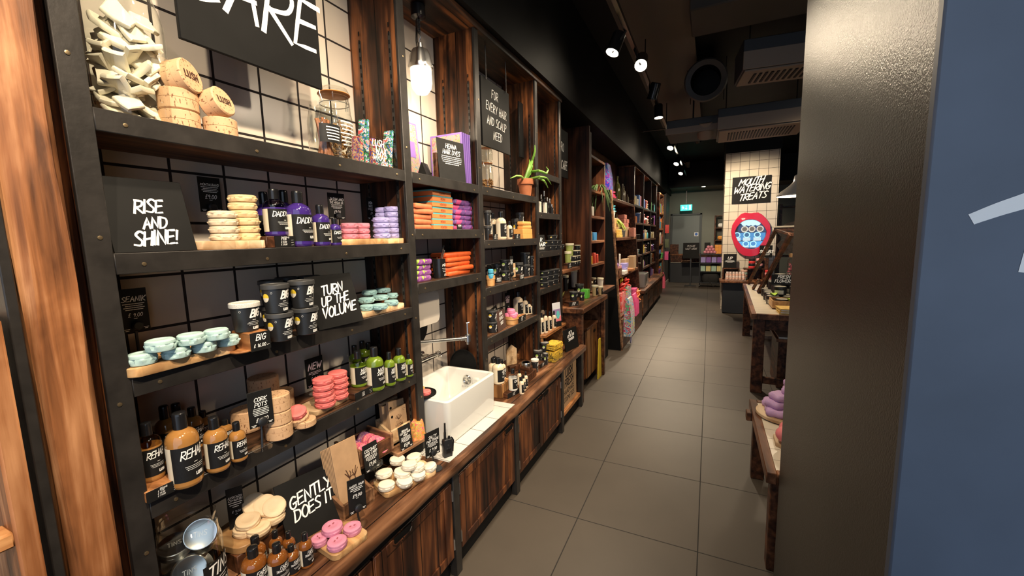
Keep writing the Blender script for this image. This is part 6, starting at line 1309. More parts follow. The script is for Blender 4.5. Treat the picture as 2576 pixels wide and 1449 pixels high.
q = at(1482, 750, z=Z); gc = single('green_carton', MB().box((0, 0, .045), (.09, .07, .09), .003), mat('bright_green', (.12, .55, .06), .5), 'bright green cube carton on the timber table', 'carton', None, (q.x-.04, q.y, Z), AISLE)
for u, vb, vt, w, nm in ((1478, 732, 708, 26, 'wide one behind the green carton'), (1497, 745, 717, 17, 'beside the green carton'), (1511, 743, 720, 13, 'at the far table corner'), (1491, 722, 698, 18, 'at the back, second from the far corner')): tt('ptn', PT, u, vb, vt, w, 'tan pot with cream lid and black label, '+nm)
tt('pwh', PW, 1510, 724, 699, 17, 'pale blue-white pot at the back far corner of the table')
rb_ = single('back_riser', MB().box((0, 0, .035), (.12, .5, .07), .002), WTAB, 'long timber riser along the back of the timber table', 'riser', None, (-1.32, 3.85, Z))
for u, vb, vt, w, nm in ((1423, 717, 692, 15, 'nearest the narrow bay'), (1445, 705, 676, 20, 'tall pale one behind the leaf basket'), (1463, 708, 683, 14, 'before the tall stack'), (1474, 706, 688, 13, 'next in the row'), (1482, 704, 690, 11, 'at the row end')):
    P_ = Vector((-1.31, at(u, vb, x=-1.31).y, Z+.07)); r_ = rad(P_, w); spawn('pkk' if w != 20 else 'pwh', PK if w != 20 else None, 'tub', 'cream-lidded pot on the back riser, '+nm, 'tub', P_, AISLE, (r_*2, r_*2, hgt(P_, vt)), GT)
    if w in (14, 11, 13): h_ = hgt(P_, vt); spawn('pkk', None, 'tub', 'cream-lidded pot stacked on the one '+nm, 'tub', P_+Vector((0, 0, h_)), AISLE, (r_*2, r_*2, h_), GT)
bq = at(1440, 745, x=-1.2); bo = root('leaf_basket', 'dark basket of dry leaves and a wooden scoop on the timber table', 'basket', (-1.22, 3.55, Z)); m = MB(); m.caps = False
m.lathe([(0, .002), (.04, 0), (.055, .07), (.052, .07), (.038, .006), (0, .006)], 18); part('basket_wall', m, WDK, bo)
for i in range(9):
    a = i*.7; part('dry_leaf', MB().loft([[(.0, 0, .05), (.004, 0, .05), (.004, .001, .05), (0, .001, .05)], [(.02*math.cos(a)-.008, .02*math.sin(a), .09), (.02*math.cos(a)+.008, .02*math.sin(a), .09), (.02*math.cos(a)+.008, .02*math.sin(a)+.003, .09), (.02*math.cos(a)-.008, .02*math.sin(a)+.003, .09)], [(.04*math.cos(a), .04*math.sin(a), .12), (.041*math.cos(a), .04*math.sin(a), .12), (.041*math.cos(a), .041*math.sin(a), .12), (.04*math.cos(a), .041*math.sin(a), .12)]]), mat('olive_leaf', (.2, .2, .05), .7), bo)
part('scoop', MB().tube([(0, 0, .03), (-.01, -.05, .16)], .006, 8), BEECH, bo)
Z = 1.2; GU = 'pots on the small side shelf'; GPOT = mk_tub('HAIR', lid=CLID, body=mat('green_pot', (.3, .36, .1), .5), sticker=None, detail=False)
def rowx(key, mk, u, vb, vt, w, x, z, lab, g): P_ = Vector((x, at(u, vb, x=x).y, z)); r_ = rad(P_, w); h_ = hgt(P_, vt); spawn(key, mk, 'tub', lab, 'tub', P_, AISLE, (r_*2, r_*2, h_), g); return P_, r_, h_
rowx('gpot', GPOT, 1429, 655, 632, 18, -1.22, Z, 'green pot with cream lid on the side shelf, lower one', GU); rowx('gpot', GPOT, 1433, 632, 612, 22, -1.22, Z+.105, 'green pot with wide cream lid on the side shelf, upper one', GU)
for j, (u, n) in enumerate(((1441, 2), (1447, 3), (1453, 4))):
    for i in range(n): P_ = Vector((-1.2, at(u, 650, x=-1.2).y, Z+.052*i)); spawn('pkk', None, 'tub', f'small cream-lidded pot on the side shelf, {ORD[i]} in the {["nearest", "middle", "far"][j]} column', 'tub', P_, AISLE, (.062, .062, .051), GU)
block('dark price block on the small side shelf', at(1428, 664, x=-1.16), at(1438, 662, x=-1.16), Z, .04, .05, WDK, 'HAIR', ('£ 9.00',))
# cubby unit
CU = root('cubby_unit', 'tall dark red-brown cubby unit with honey shelves before the black divider', 'shelving')
for y in (4.31, 5.0): part('side_board', MB().box((-1.275, y, 1.61), (.26, .03, 1.43), .003), WRED, CU)
part('top_board', MB().box((-1.275, 4.655, 2.33), (.26, .72, .03), .003), WRED, CU); part('fascia', MB().box((-1.15, 4.33, 1.73), (.02, .06, 1.66), .002), WRED, CU)
for z in (1.99, 1.71, 1.44, 1.18): part('shelf', MB().box((-1.275, 4.655, z-.015), (.258, .658, .03), .003), WTAB, CU)
part('lower_counter', MB().box((-1.21, 4.69, .87), (.38, .66, .04), .004), WTAB, CU); part('lower_body', MB().box((-1.25, 4.68, .425), (.3, .64, .85), .003), BLACK, CU)
for z, nm, its in ((1.71, 'upper', [(4.52, .09, .1, mat('pale_grey_box', (.4, .37, .32), .5), 'pale grey carton')]), (1.44, 'middle', [(4.46, .04, .1, BEECH, 'honey wooden block'), (4.62, .14, .09, mat('sky_blue_box', (.04, .25, .55), .4), 'glossy blue carton')]), (1.18, 'lower', [(4.44, .1, .09, mat('yellow_block', (.7, .45, .03), .5), 'yellow soap block'), (4.62, .05, .12, mat('red_wedge', (.45, .04, .02), .5), 'red soap wedge'), (4.74, .05, .1, mat('red_wedge', (.45, .04, .02), .5), 'second red soap wedge')])):
    for y, w, h, m_, lb2 in its: single('soap_block' if 'soap' in lb2 else 'carton', MB().box((0, 0, h/2), (w, .07, h), .004), m_, f'{lb2} on the {nm} shelf of the cubby unit', 'block', None, (-1.2, y, z+.001), AISLE)
# spider plant
def grassy(label, P_, n, L_, m, droop, pot=None, seed=1, w=.006):
    o = root('potted_plant', label, 'plant', P_); R_ = random.Random(seed)
    if pot: part('pot', MB().lathe([(.0, 0), (.04, 0), (.055, .08), (.05, .08), (.045, .06), (0, .06)], 20), pot, o)
    z0 = .07 if pot else .01
    for i in range(n):
        a = R_.uniform(0, 6.28); l = L_*R_.uniform(.6, 1.1); pts = [(math.cos(a)*l*t*.8, math.sin(a)*l*t*.8, z0+l*(.75*t-droop*t*t)) for t in (0, .25, .5, .75, 1)]
        part('leaf', MB().tube(pts, [w*.6, w, w, w*.7, .001], 5), m, o)
    return o
grassy('spider plant trailing from the top shelf of the cubby unit', (-1.19, 4.86, 1.99), 34, .26, mat('dark_green_leaf', (.06, .12, .03), .5, var=.3), 1.9, TERRA, 2, .005)
# ================================================================ slanted display unit
SLU = root('slanted_display_unit', 'A-shaped slanted display unit with black flank and brown shelves', 'shelving'); yA, yB = 5.3, 7.08
for y, m_ in ((yA, BLACK), (yB, WDK)): part('flank', MB().prism([(-1.4, 0), (-.99, 0), (-1.144, 2.06), (-1.4, 2.06)], y-.025, y+.025, 'y', .002), m_, SLU)
ed = MB(); ed.prism([(-.992, .0), (-.976, 0), (-1.13, 2.06), (-1.146, 2.06)], yA-.03, yA+.03, 'y'); part('flank_edge', ed, WCRATE, SLU)
XS = lambda z: -.99-.154*z/2.06
SZ = (1.98, 1.46, .955, .42)
for z in SZ: part('shelf', MB().box(((XS(z)-1.4)/2, (yA+yB)/2, z-.0212), (XS(z)+1.4-.004, yB-yA-.06, .04), .003), WTAB if z < 1.9 else WDK, SLU)
part('back_board', MB().box((-1.395, (yA+yB)/2, 1.03), (.016, yB-yA-.06, 2.04)), WDK, SLU); part('base_front', MB().box((-1.0, (yA+yB)/2, .2), (.03, yB-yA-.06, .4), .004), WDK, SLU)
def goods(name, cat, label, y, z, w, h, m_, d=.07, x=None, rz=None, shape='box', dx=0, group=None):
    xx = (XS(z) if x is None else x)-d/2-.02+dx; bx = MB()
    if shape == 'box': bx.box((0, 0, h/2), (w, d, h), .003)
    elif shape == 'pot': bx.lathe([(0, 0), (w*.4, 0), (w*.47, h*.82), (w*.5, h*.83), (w*.5, h*.97), (w*.45, h), (0, h)], 18)
    elif shape == 'bottle': bx.lathe([(0, 0), (w*.48, 0), (w*.5, .02), (w*.5, h*.55), (w*.35, h*.68), (w*.16, h*.78), (w*.15, h*.98), (0, h)], 18)
    elif shape == 'bag': bx.loft([[(-w/2, -d/2, 0), (w/2, -d/2, 0), (w/2, d/2, 0), (-w/2, d/2, 0)], [(-w/2, -d/2*.9, h*.6), (w/2, -d/2*.9, h*.6), (w/2, d/2*.9, h*.6), (-w/2, d/2*.9, h*.6)], [(-w/2, -d*.12, h), (w/2, -d*.12, h), (w/2, d*.12, h), (-w/2, d*.12, h)]])
    elif shape == 'ball': bx.lathe([(w/2*math.sin(k*PI/10), h/2-h/2*math.cos(k*PI/10)) for k in range(11)], 18)
    elif shape == 'bow':
        for k in range(6): a = k*PI/3; bx.tube([(0, 0, h*.3), (w*.3*math.cos(a), -d*.4+w*.1*math.sin(2*a), h*.5+h*.4*math.sin(a)), (w*.5*math.cos(a+.3), -d*.2, h*.5+h*.45*math.sin(a+.3)), (w*.25*math.cos(a+.6), 0, h*.5+h*.2*math.sin(a+.6)), (0, 0, h*.35)], w*.05, 6)
        bx.box((0, 0, h*.15), (w*.25, d*.4, h*.3), .004)
    return single(name, bx, m_, label, cat, group, (xx, y, z+.0013), AISLE+(rz or 0))
c_ = lambda n, *v: mat(n, v, .5, var=.15, vs=30)
NAVYP = marble('blue_purple_wrap', [(.02, .03, .35), (.25, .03, .25), (.06, .25, .5), (.03, .03, .3)], 9, .5, 3); GIFT = marble('bright_gift_print', [(.7, .6, .08), (.1, .35, .7), (.7, .68, .6), (.6, .06, .2), (.12, .5, .25)], 11, .5, 2); REDP = marble('red_white_print', [(.75, .05, .03), (.75, .4, .4), (.7, .06, .06)], 14, .5, 2)
goods('gift_bag', 'bag', 'tall blue and purple wrapped gift on top of the slanted unit', 5.42, 1.98, .2, .42, NAVYP, .1, shape='bag'); goods('gift_bag', 'bag', 'second blue wrapped gift in shade behind the spider plant', 5.3, 2.06, .12, .3, NAVYP, .08, x=-1.22, shape='bag')
goods('ribbon_bow', 'bow', 'pink-red ribbon loop lying on the top shelf of the slanted unit', 5.62, 1.98, .22, .09, c_('crimson_ribbon', .7, .04, .12), .12, shape='bow')
WINE = mat('olive_bottle_glass', (.09, .085, .02), .08)
for y, h, w, nm in ((6.0, .34, .085, 'tall olive'), (6.35, .27, .07, 'medium'), (6.42, .24, .05, 'second medium'), (6.7, .14, .05, 'small')): goods('glass_bottle', 'bottle', f'{nm} glass bottle on the top shelf of the slanted unit', y, 1.98, w, h, WINE if 'olive' in nm else mat('smoky_glass', (.12, .1, .07), .1), w, shape='bottle')
goods('orange_bucket', 'bucket', 'orange bucket under the fern on the second slanted shelf', 5.5, 1.46, .17, .2, c_('orange_bucket_paint', .75, .2, .03), .17, shape='pot')
grassy('bright green fern in front of the slanted unit', (-1.17, 5.58, 1.66), 40, .22, mat('lime_leaf', (.3, .42, .06), .5, var=.3), 1.3, None, 5, .007)
goods('carton', 'carton', 'pink and turquoise printed carton behind the orange bucket', 5.62, 1.46, .12, .3, GIFT, .06, dx=-.1)
goods('glass_bottle', 'bottle', 'dark bottle on the second slanted shelf behind the wooden crates', 6.05, 1.46, .1, .33, mat('brown_bottle_glass', (.05, .03, .012), .1), .1, shape='bottle', dx=-.05)
for i, (y, z0) in enumerate(((6.42, .15), (6.66, .15), (6.5, .215), (6.74, .215), (6.56, .28))): goods('pink_soap', 'soap', 'dusty pink soap brick, '+['front lower', 'far lower', 'near middle', 'far middle', 'top'][i]+' of the pile on kraft cartons', y, 1.46+z0, .2, .06, c_('dusty_pink', .55, .2, .15), .1, dx=-.04)
goods('kraft_carton', 'carton', 'wide kraft carton under the dusty pink soaps', 6.58, 1.46, .42, .15, KRAFT2, .14, dx=-.04)
for i, (y, z0, w, h) in enumerate(((5.5, 0, .3, .13), (5.56, .13, .3, .12))): goods('soap_crate', 'crate', ['lower pale wooden crate of yellow soaps', 'upper pale wooden crate stacked on the soap crate'][i], y, 1.46+z0, w, h, BEECH, .12, dx=.02)
for i in range(3): goods('yellow_soap', 'soap', f'yellow soap slab, {ordn(i, 3)} of the three before the pale crates', 5.43, 1.46+.035*i, .16-.02*i, .034, c_('butter_soap', .75, .5, .12), .05, dx=.09)
goods('gift_jar', 'jar', 'pale jar with a turquoise bow on the upper crate', 5.52, 1.71, .12, .1, c_('pale_mint', .65, .7, .66), .1, shape='pot'); goods('ribbon_bow', 'bow', 'turquoise bow on the pale gift jar', 5.58, 1.79, .16, .1, c_('turquoise_ribbon', .05, .45, .6), .1, shape='bow')
goods('dark_jar', 'jar', 'dark jar beside the pale crates on the second slanted shelf', 6.05, 1.46, .1, .1, c_('dark_jar', .06, .06, .06), .1, shape='pot', dx=.03); goods('rose_carton', 'carton', 'rose and cream carton at the far end of the second slanted shelf', 6.75, 1.46, .2, .14, c_('rose_carton_paint', .6, .26, .2), .08, dx=.05)
for i, (y, z0, w, h, m_, sh, nm, dx) in enumerate(((5.5, 0, .22, .1, WTAB, 'box', 'dark wooden tray at the near end', .03), (5.52, .1, .2, .03, c_('pink_pack', .7, .3, .35), 'box', 'pink wrapped pack on the wooden tray', .03), (5.5, .13, .2, .03, c_('purple_pack', .35, .2, .5), 'box', 'purple wrapped pack on the pink pack', .03), (5.75, 0, .24, .05, c_('white_pack', .72, .66, .6), 'box', 'white wrapped pack in front', .06), (5.7, 0, .2, .16, BLKMT, 'pot', 'black pot with pale lid at the front', -.08), (5.9, 0, .14, .22, BLKMT, 'pot', 'tall black pot at the back', -.13), (6.15, 0, .14, .18, BLKMT, 'pot', 'second black pot at the back', -.13), (6.1, 0, .2, .06, c_('lilac_soap', .32, .28, .6), 'box', 'lilac soap, lower', .0), (6.2, .06, .2, .06, c_('lilac_soap', .32, .28, .6), 'box', 'lilac soap, upper', .0), (6.45, 0, .32, .17, KRAFT2, 'box', 'large open kraft carton', -.05), (6.75, 0, .24, .2, KRAFT2, 'box', 'tall kraft carton at the far end', .02), (6.3, 0, .22, .035, WORANGE, 'box', 'orange wooden slab in front of the kraft carton', .07))): goods('display_good', 'goods', nm+' on the third slanted shelf', y, .955+z0, w, h, m_, .1 if sh == 'box' else w, shape=sh, dx=dx)
goods('folded_card', 'card', 'white folded card leaning at the near end of the third slanted shelf', 5.48, 1.085, .06, .16, c_('white_pack', .72, .66, .6), .02, dx=.04, rz=.3)
for i, (y, z0, w, h, m_, sh, nm, dx, d) in enumerate(((5.55, -.26, .3, .5, GIFT, 'bag', 'large blue and yellow gift bag hanging over the base front', .155, .1), (5.95, -.06, .28, .3, c_('magenta_gift', .7, .08, .25), 'bag', 'magenta gift with orange ribbons on the base front', .14, .1), (5.52, .0, .3, .22, c_('red_gift', .7, .04, .03), 'box', 'red wrapped gift at the near end of the base', -.03, .12), (5.85, .0, .3, .27, REDP, 'box', 'red and white striped gift in the middle of the base', -.02, .14), (6.3, .0, .34, .3, GIFT, 'box', 'printed gift box towards the far end of the base', -.02, .14), (6.2, .3, .3, .14, c_('red_gift', .7, .04, .03), 'bow', 'big red bow on the printed gift box', -.02, .12), (5.9, .27, .28, .13, c_('red_gift', .7, .04, .03), 'bow', 'red bow on the striped gift', -.02, .12), (6.45, .3, .16, .3, c_('lemon_bow', .8, .6, .04), 'bow', 'yellow bow hanging at the back of the base', -.12, .1), (5.7, .0, .2, .4, c_('grey_pot', .12, .11, .1), 'pot', 'dark wrapped jar at the back of the base', -.14, .18), (6.85, 0, .24, .2, c_('magenta_gift', .7, .08, .25), 'box', 'small magenta gift at the far end of the base', 0, .12), (6.1, .1, .2, .2, c_('orange_bow', .8, .25, .08), 'bow', 'orange ribbons on the magenta gift', .16, .08))):
    if z0 < 0: gb_ = goods('gift_bag', 'bag', nm, y, .42+z0, w, h, m_, d, x=-.96, shape=sh, dx=.09); GB0 = gb_ if i == 0 else GB0
    else: goods('wrapped_gift' if sh != 'bow' else 'ribbon_bow', 'gift' if sh != 'bow' else 'bow', nm+' of the slanted unit' if 'base' not in nm else nm, y, .42+z0, w, h, m_, d, x=-1.03, shape=sh, dx=dx)
hd = MB(); hd.tube([(-.925, 5.6+.05*math.cos(a*PI/8), .17+.14*math.sin(-a*PI/8)) for a in range(9)], .006, 6); h0 = part('bag_handle', hd, c_('lilac_cord', .4, .38, .65), GB0, 'lilac cord handle'); h0.matrix_parent_inverse = Matrix.LocRotScale(GB0.location, GB0.rotation_euler, None).inverted()
# ================================================================ far wall unit with worktop
FU = root('far_shelving_unit', 'far timber wall shelving with cluttered colourful shelves', 'shelving'); FY = (7.14, 8.2, 9.3, 10.3)
for y in FY:
    part('upright', MB().box((XF-.005, y, 1.57), (.012, .05, 2.06), .002), STEEL, FU); part('side_panel', MB().box((-1.28, y, 1.57), (.25, .04, 2.06), .003), WRED, FU)
part('header', MB().box((-1.275, 8.72, 2.615), (.27, 3.2, .03), .003), WTAB, FU); FZ = (2.0, 1.7, 1.4, 1.12, .84)
for k in range(3):
    for z in FZ[:4 if k == 0 else 5]: part('shelf', MB().box((-1.275, (FY[k]+FY[k+1])/2, z-.018), (.252, FY[k+1]-FY[k]-.044, .036), .002), WSHELF if z != 2.0 else STEEL, FU)
FW = root('far_worktop', 'far brown plank worktop with panelled cupboards under it', 'worktop'); part('top_board', MB().box((-1.175, 8.72, .525), (.45, 3.22, .05), .004), WTAB, FW); part('carcass', MB().box((-1.2, 8.72, .29), (.38, 3.16, .4), .003), WDK, FW); part('plinth', MB().box((-1.21, 8.72, .045), (.37, 3.16, .09)), BLACK, FW)
for k in range(4):
    y0_, y1_ = 7.15+.79*k, 7.15+.79*(k+1); d_ = MB().box((-1.0, (y0_+y1_)/2, .28), (.02, .77, .36), .003)
    for yy in (y0_+.05, y1_-.05): d_.box((-.988, yy, .28), (.008, .07, .36), .002)
    dd = part('door', d_, WTAB, FW); part('hand_slot', MB().box((-.983, (y0_+y1_)/2, .44), (.004, .1, .025), .006), BLACK, dd)
PALC = [c_('shelf_teal', .1, .4, .45), c_('shelf_cream', .68, .6, .42), c_('shelf_green', .1, .42, .1), c_('shelf_orange', .75, .2, .03), c_('shelf_violet', .28, .1, .4), c_('shelf_yellow', .75, .55, .1), c_('shelf_red', .6, .04, .04), c_('shelf_pink', .7, .25, .3), c_('shelf_blue', .1, .22, .55), c_('shelf_white', .7, .68, .62)]
NAM = ['teal', 'cream', 'green', 'orange', 'violet', 'yellow', 'red', 'pink', 'blue', 'white']
R_ = random.Random(77); seen = {}
SHN = {'box': 'carton', 'pot': 'pot', 'bottle': 'bottle', 'bow': 'ribbon bow', 'bag': 'gift bag'}
for k in range(3):
    for zi, z in enumerate(FZ+(.55,)):
        y = FY[k]+.06; j = 0
        while y < FY[k+1]-.16:
            w = R_.uniform(.1, .2); ci = R_.randrange(10); sh = R_.choice(['box', 'box', 'box', 'pot', 'pot', 'bow', 'bottle']); h = R_.uniform(.1, .22)
            if zi == 2 and k == 0: sh = 'pot'; m_ = BLKMT; cn = 'black'; h = .09; w = .1
            elif sh == 'pot' and R_.random() < .5: m_ = BLKMT; cn = 'black'
            else: m_ = PALC[ci]; cn = NAM[ci]
            if k == 0 and (zi == 4 or (zi == 5 and 7.42 < y+w and y < 8.0)): y = 9 if zi == 4 else 8.02; continue
            lab = f'{cn} {SHN[sh]} on the {["top", "second", "third", "fourth", "lowest", "worktop"][zi]} level of the far wall shelving'
            goods({'box': 'carton', 'pot': 'pot', 'bottle': 'bottle', 'bow': 'ribbon_bow', 'bag': 'gift_bag'}[sh], SHN[sh].split()[-1], lab+f', {["first", "second", "third"][k]} bay, {ORD[min(j, 7)] if j else "first"} along', y+w/2, z, w, h, m_, min(w, .12), x=XF, shape=sh, dx=-.01); y += w+.03; j += 1
fs = root('far_sink', 'far white butler sink standing on the far worktop', 'sink', (-1.17, 7.72, .553)); m = MB(); m.loft([[(x, y, z) for x, y in rrect(.34-2*i, .46-2*i, r, 4)] for i, z, r in ((.01, 0, .02), (0, .02, .03), (0, .24, .03), (.005, .245, .03), (.02, .245, .02), (.03, .05, .03), (.1, .04, .04))]); part('basin', m, PORC, fs)
ft = MB(); ft.tube([(-1.39, 7.75, .98), (-1.12, 7.75, .98)], .012, 8); ft.tube([(-1.12, 7.75, .94), (-1.12, 7.75, 1.08)], .01, 8); ft.tube([(-1.38, 7.6, .94), (-1.38, 7.9, .94)], .012, 8); tp_ = root('far_tap', 'chrome tap on the boards above the far sink', 'tap', (0, 0, 0)); part('tap_body', ft, CHROME, tp_)
# bookcase at the end of the wall
BK = root('bright_bookcase', 'narrow orange-brown lit bookcase at the end of the left wall', 'shelving')
for y in (10.45, 11.45): part('side_board', MB().box((-1.24, y, 1.24), (.3, .04, 2.46), .003), WTAB, BK)
for z in (2.47, 2.0, 1.62, 1.24, .86, .48, .1): part('shelf', MB().box((-1.24, 10.95, z-.018), (.296, .96, .036), .002), WORANGE, BK)
part('back_board', MB().box((-1.4, 10.95, 1.23), (.015, 1.0, 2.46)), WRED, BK)
for zi, z in enumerate((2.0, 1.62, 1.24, .86, .48)):
    y = 10.52; j = 0
    while y < 11.3:
        ci = R_.randrange(10); w = R_.uniform(.1, .2); sh = 'pot' if z < 1.1 and R_.random() < .6 else 'box'; m_ = BLKMT if sh == 'pot' and R_.random() < .6 else PALC[ci]; cn = 'black' if m_ is BLKMT else NAM[ci]
        goods('carton' if sh == 'box' else 'pot', SHN[sh], f'{cn} {SHN[sh]} in the bright bookcase, {["top", "second", "third", "fourth", "bottom"][zi]} shelf, {ORD[j] if j else "first"} along', y+w/2, z, w, R_.uniform(.16, .3) if sh == 'box' else .14, m_, .1, x=-1.1, shape=sh); y += w+.03; j += 1
goods('pink_carton', 'bag', 'bright pink bag standing on the floor beside the till pier', 12.0, 0, .24, .42, c_('hot_pink', .75, .12, .2), .14, x=-1.05, shape='bag')
for i, (z, m_, nm) in enumerate(((1.5, c_('red_gift', .7, .04, .03), 'upper red'), (1.1, c_('dark_olive', .1, .12, .05), 'lower olive'), (.75, c_('magenta_gift', .7, .08, .25), 'lowest magenta'))):
    b_ = goods('hanging_bag', 'bag', f'{nm} patterned knot bag hanging on the dark pier', 12.435, z, .1, .24, m_, .05, x=-1.045, shape='bag', rz=-PI/2)
pg = MB(); pg.box((-1.13, 12.472, 1.3), (.015, .015, 1.6)); single('hanging_rail', pg, STEEL, 'dark vertical rail on the pier that holds the knot bags', 'rail')
# ================================================================ till counter, trolley
TC = root('till_counter', 'dark till counter with black front at the end of the aisle', 'counter'); part('counter_top', MB().box((-.36, 13.6, .84), (1.46, .46, .035), .004), WTAB, TC); part('drawer_band', MB().box((-.33, 13.42, .72), (1.46, .06, .2), .004), WDK, TC); part('front_panel', MB().box((-.33, 13.43, .3), (1.46, .04, .6), .003), mat('slate_front', (.016, .018, .022), .5), TC); part('pale_ledge', MB().box((-.33, 13.4, .615), (1.44, .05, .012)), mat('ledge_paper', (.5, .46, .38), .6), TC); part('small_basket', MB().box((-.6, 13.36, .65), (.3, .08, .07), .01), WCRATE, TC)
for x, w, h, m_, nm in ((-.97, .24, .3, WDK, 'brown wooden box with orange lid'), (-.6, .04, .12, mat('blue_screen', (.1, .3, .4), .4, emit=(.3, .8, 1), es=1.2), 'small lit blue card reader'), (-.46, .24, .28, CARDB, 'black stack of boxed cards'), (-.05, .16, .34, CARDB, 'black till screen seen from behind')): single('till_item', MB().box((0, 0, h/2), (w, .1, h), .006), m_, nm+' on the till counter', 'till item', None, (x, 13.6, .858))
tg = panel_sign('chalk_sign', 'dark grey handwritten sign on a post before the till', 'sign', (-.46, 12.6, .78), 0, .03, .42, .44, .01, ['PLEASE', 'WAIT HERE'], CHALK, hgt0=.05, top=.85, brush=.09, lh=.03); part('post', MB().box((.0, .02, -.38), (.03, .02, .8)), BLKMT, tg); part('foot', MB().box((.0, .02, -.775), (.3, .2, .01), .003), BLKMT, tg)
TRL = root('display_trolley', 'black three-tier display trolley on castors beside the pillar', 'trolley', (.06, 12.4, 0))
for z in (.12, .42, .66, .9): part('tier', MB().box((0, .2, z), (.58, .4, .025), .004), BLKMT, TRL)
for x in (-.28, .28):
    for y in (.02, .38): part('post', MB().box((x, y, .52), (.025, .025, .82)), BLKMT, TRL); part('castor', MB().lathe([(.035, -.012), (.04, -.008), (.04, .008), (.035, .012)], 14, (x, y, .04), Matrix.Rotation(PI/2, 3, 'Y')), BLKPL, TRL)
for z, col, nm in ((.6725, [c_('trolley_lilac', .3, .25, .55), c_('trolley_violet', .2, .08, .35)], 'lilac printed carton on the upper trolley tier'), (.4325, [c_('trolley_mint', .35, .5, .4), c_('trolley_straw', .6, .5, .2)], 'mint printed carton on the lower trolley tier')):
    for i in range(4): single('carton', MB().box((0, 0, .075), (.12, .1, .15), .003), col[i % 2], nm+', '+['nearest the till', 'second', 'third', 'nearest the pillar'][i], 'carton', None, (-.14+.135*i, 12.55, z+.001))
for i in range(9): single('pink_ball', MB().lathe([(.045*math.sin(k*PI/8), .045-.045*math.cos(k*PI/8)) for k in range(9)], 14), c_('powder_pink', .62, .24, .3), 'powder pink round bar on the trolley top, '+('bottom row' if i < 4 else 'middle row' if i < 7 else 'upper row')+', '+(ORD[(i if i < 4 else i-4 if i < 7 else i-7)] if i not in (0, 4, 7) else 'first')+' from the till', 'bar', 'pink bars heaped on the trolley', (-.1+.08*(i % 4 if i < 4 else (i-4) % 3+.5 if i < 7 else i-7+1), 12.5, .9125+(0 if i < 4 else .07 if i < 7 else .14)))
for i in range(3): single('orange_box', MB().box((0, 0, .04), (.2, .12, .08), .004), c_('amber_box', .75, .3, .04), f'orange box, {ordn(i, 3)} of the pile on the trolley', 'box', None, (.24, 12.55, .9125+.081*i))
bag = root('black_holdall', 'black soft bag with hanging strap on the bottom trolley tier', 'bag', (.06, 12.55, .1325)); bm_ = MB(); bm_.loft([[(x*k, y*k, z) for x, y in rrect(.44, .26, .08, 4)] for k, z in ((.9, 0), (1, .05), (1, .16), (.8, .23), (.4, .25))]); part('bag_body', bm_, mat('black_fabric', (.008, .008, .008), .8), bag); sp_ = MB(); sp_.tube([(-.05, -.14, .15), (-.02, -.2, .02), (.06, -.2, -.09), (.14, -.2, -.06), (.14, -.14, .1)], .012, 6); part('strap', sp_, mat('black_fabric', (.008, .008, .008), .8), bag)
ex = root('exit_sign', 'green illuminated running-man exit sign above the far door', 'sign', (-.67, 13.75, 2.17)); part('sign_box', MB().box((0, 0, .09), (.33, .04, .18), .004), mat('exit_green', (.02, .4, .3), .4, emit=(.05, .75, .62), es=.9), ex)
t = MB(); f_ = lambda u, v: (u, -.0215, v); EW = mat('exit_white', (.8, 1, .95), .4, emit=(.7, 1, .95), es=1.2)
t.ribbons([[(-.1, .14), (-.085, .09), (-.115, .04)], [(-.085, .09), (-.06, .05)], [(-.12, .1), (-.09, .12), (-.06, .1)], [(.0, .15), (.0, .04)], [(-.025, .07), (0, .035), (.025, .07)], [(.09, .16), (.09, .03)], [(.12, .16), (.12, .03)]], .014, f_); part('symbol', t, EW, ex); part('hanger', MB().box((0, 0, .5), (.02, .02, .62)), BLKMT, ex)
# ================================================================ chalkboard on the street side of the column
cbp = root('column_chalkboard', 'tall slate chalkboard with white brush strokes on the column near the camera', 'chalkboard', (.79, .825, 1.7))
part('board', MB().box((0, 0, 0), (1.012, .02, 3.4), .003), mat('slate_board', (.088, .112, .155), .5, var=.12, vs=5), cbp)  # the blue cast of the daylight is put into the board's colour
t = MB(); mp = lambda u, v: (u-.79, -.0107, v-1.7)
t.ribbons([crom([(.339, 1.511), (.362, 1.522), (.395, 1.536), (.43, 1.556)])], .016, mp, taper=1.5); t.ribbons([[(.402, 1.495), (.397, 1.46), (.394, 1.438)]], .014, mp, taper=.8); t.ribbons(words('SH', .2, .56, 1.4)[0], .02, mp); part('lettering', t, WHITE, cbp)
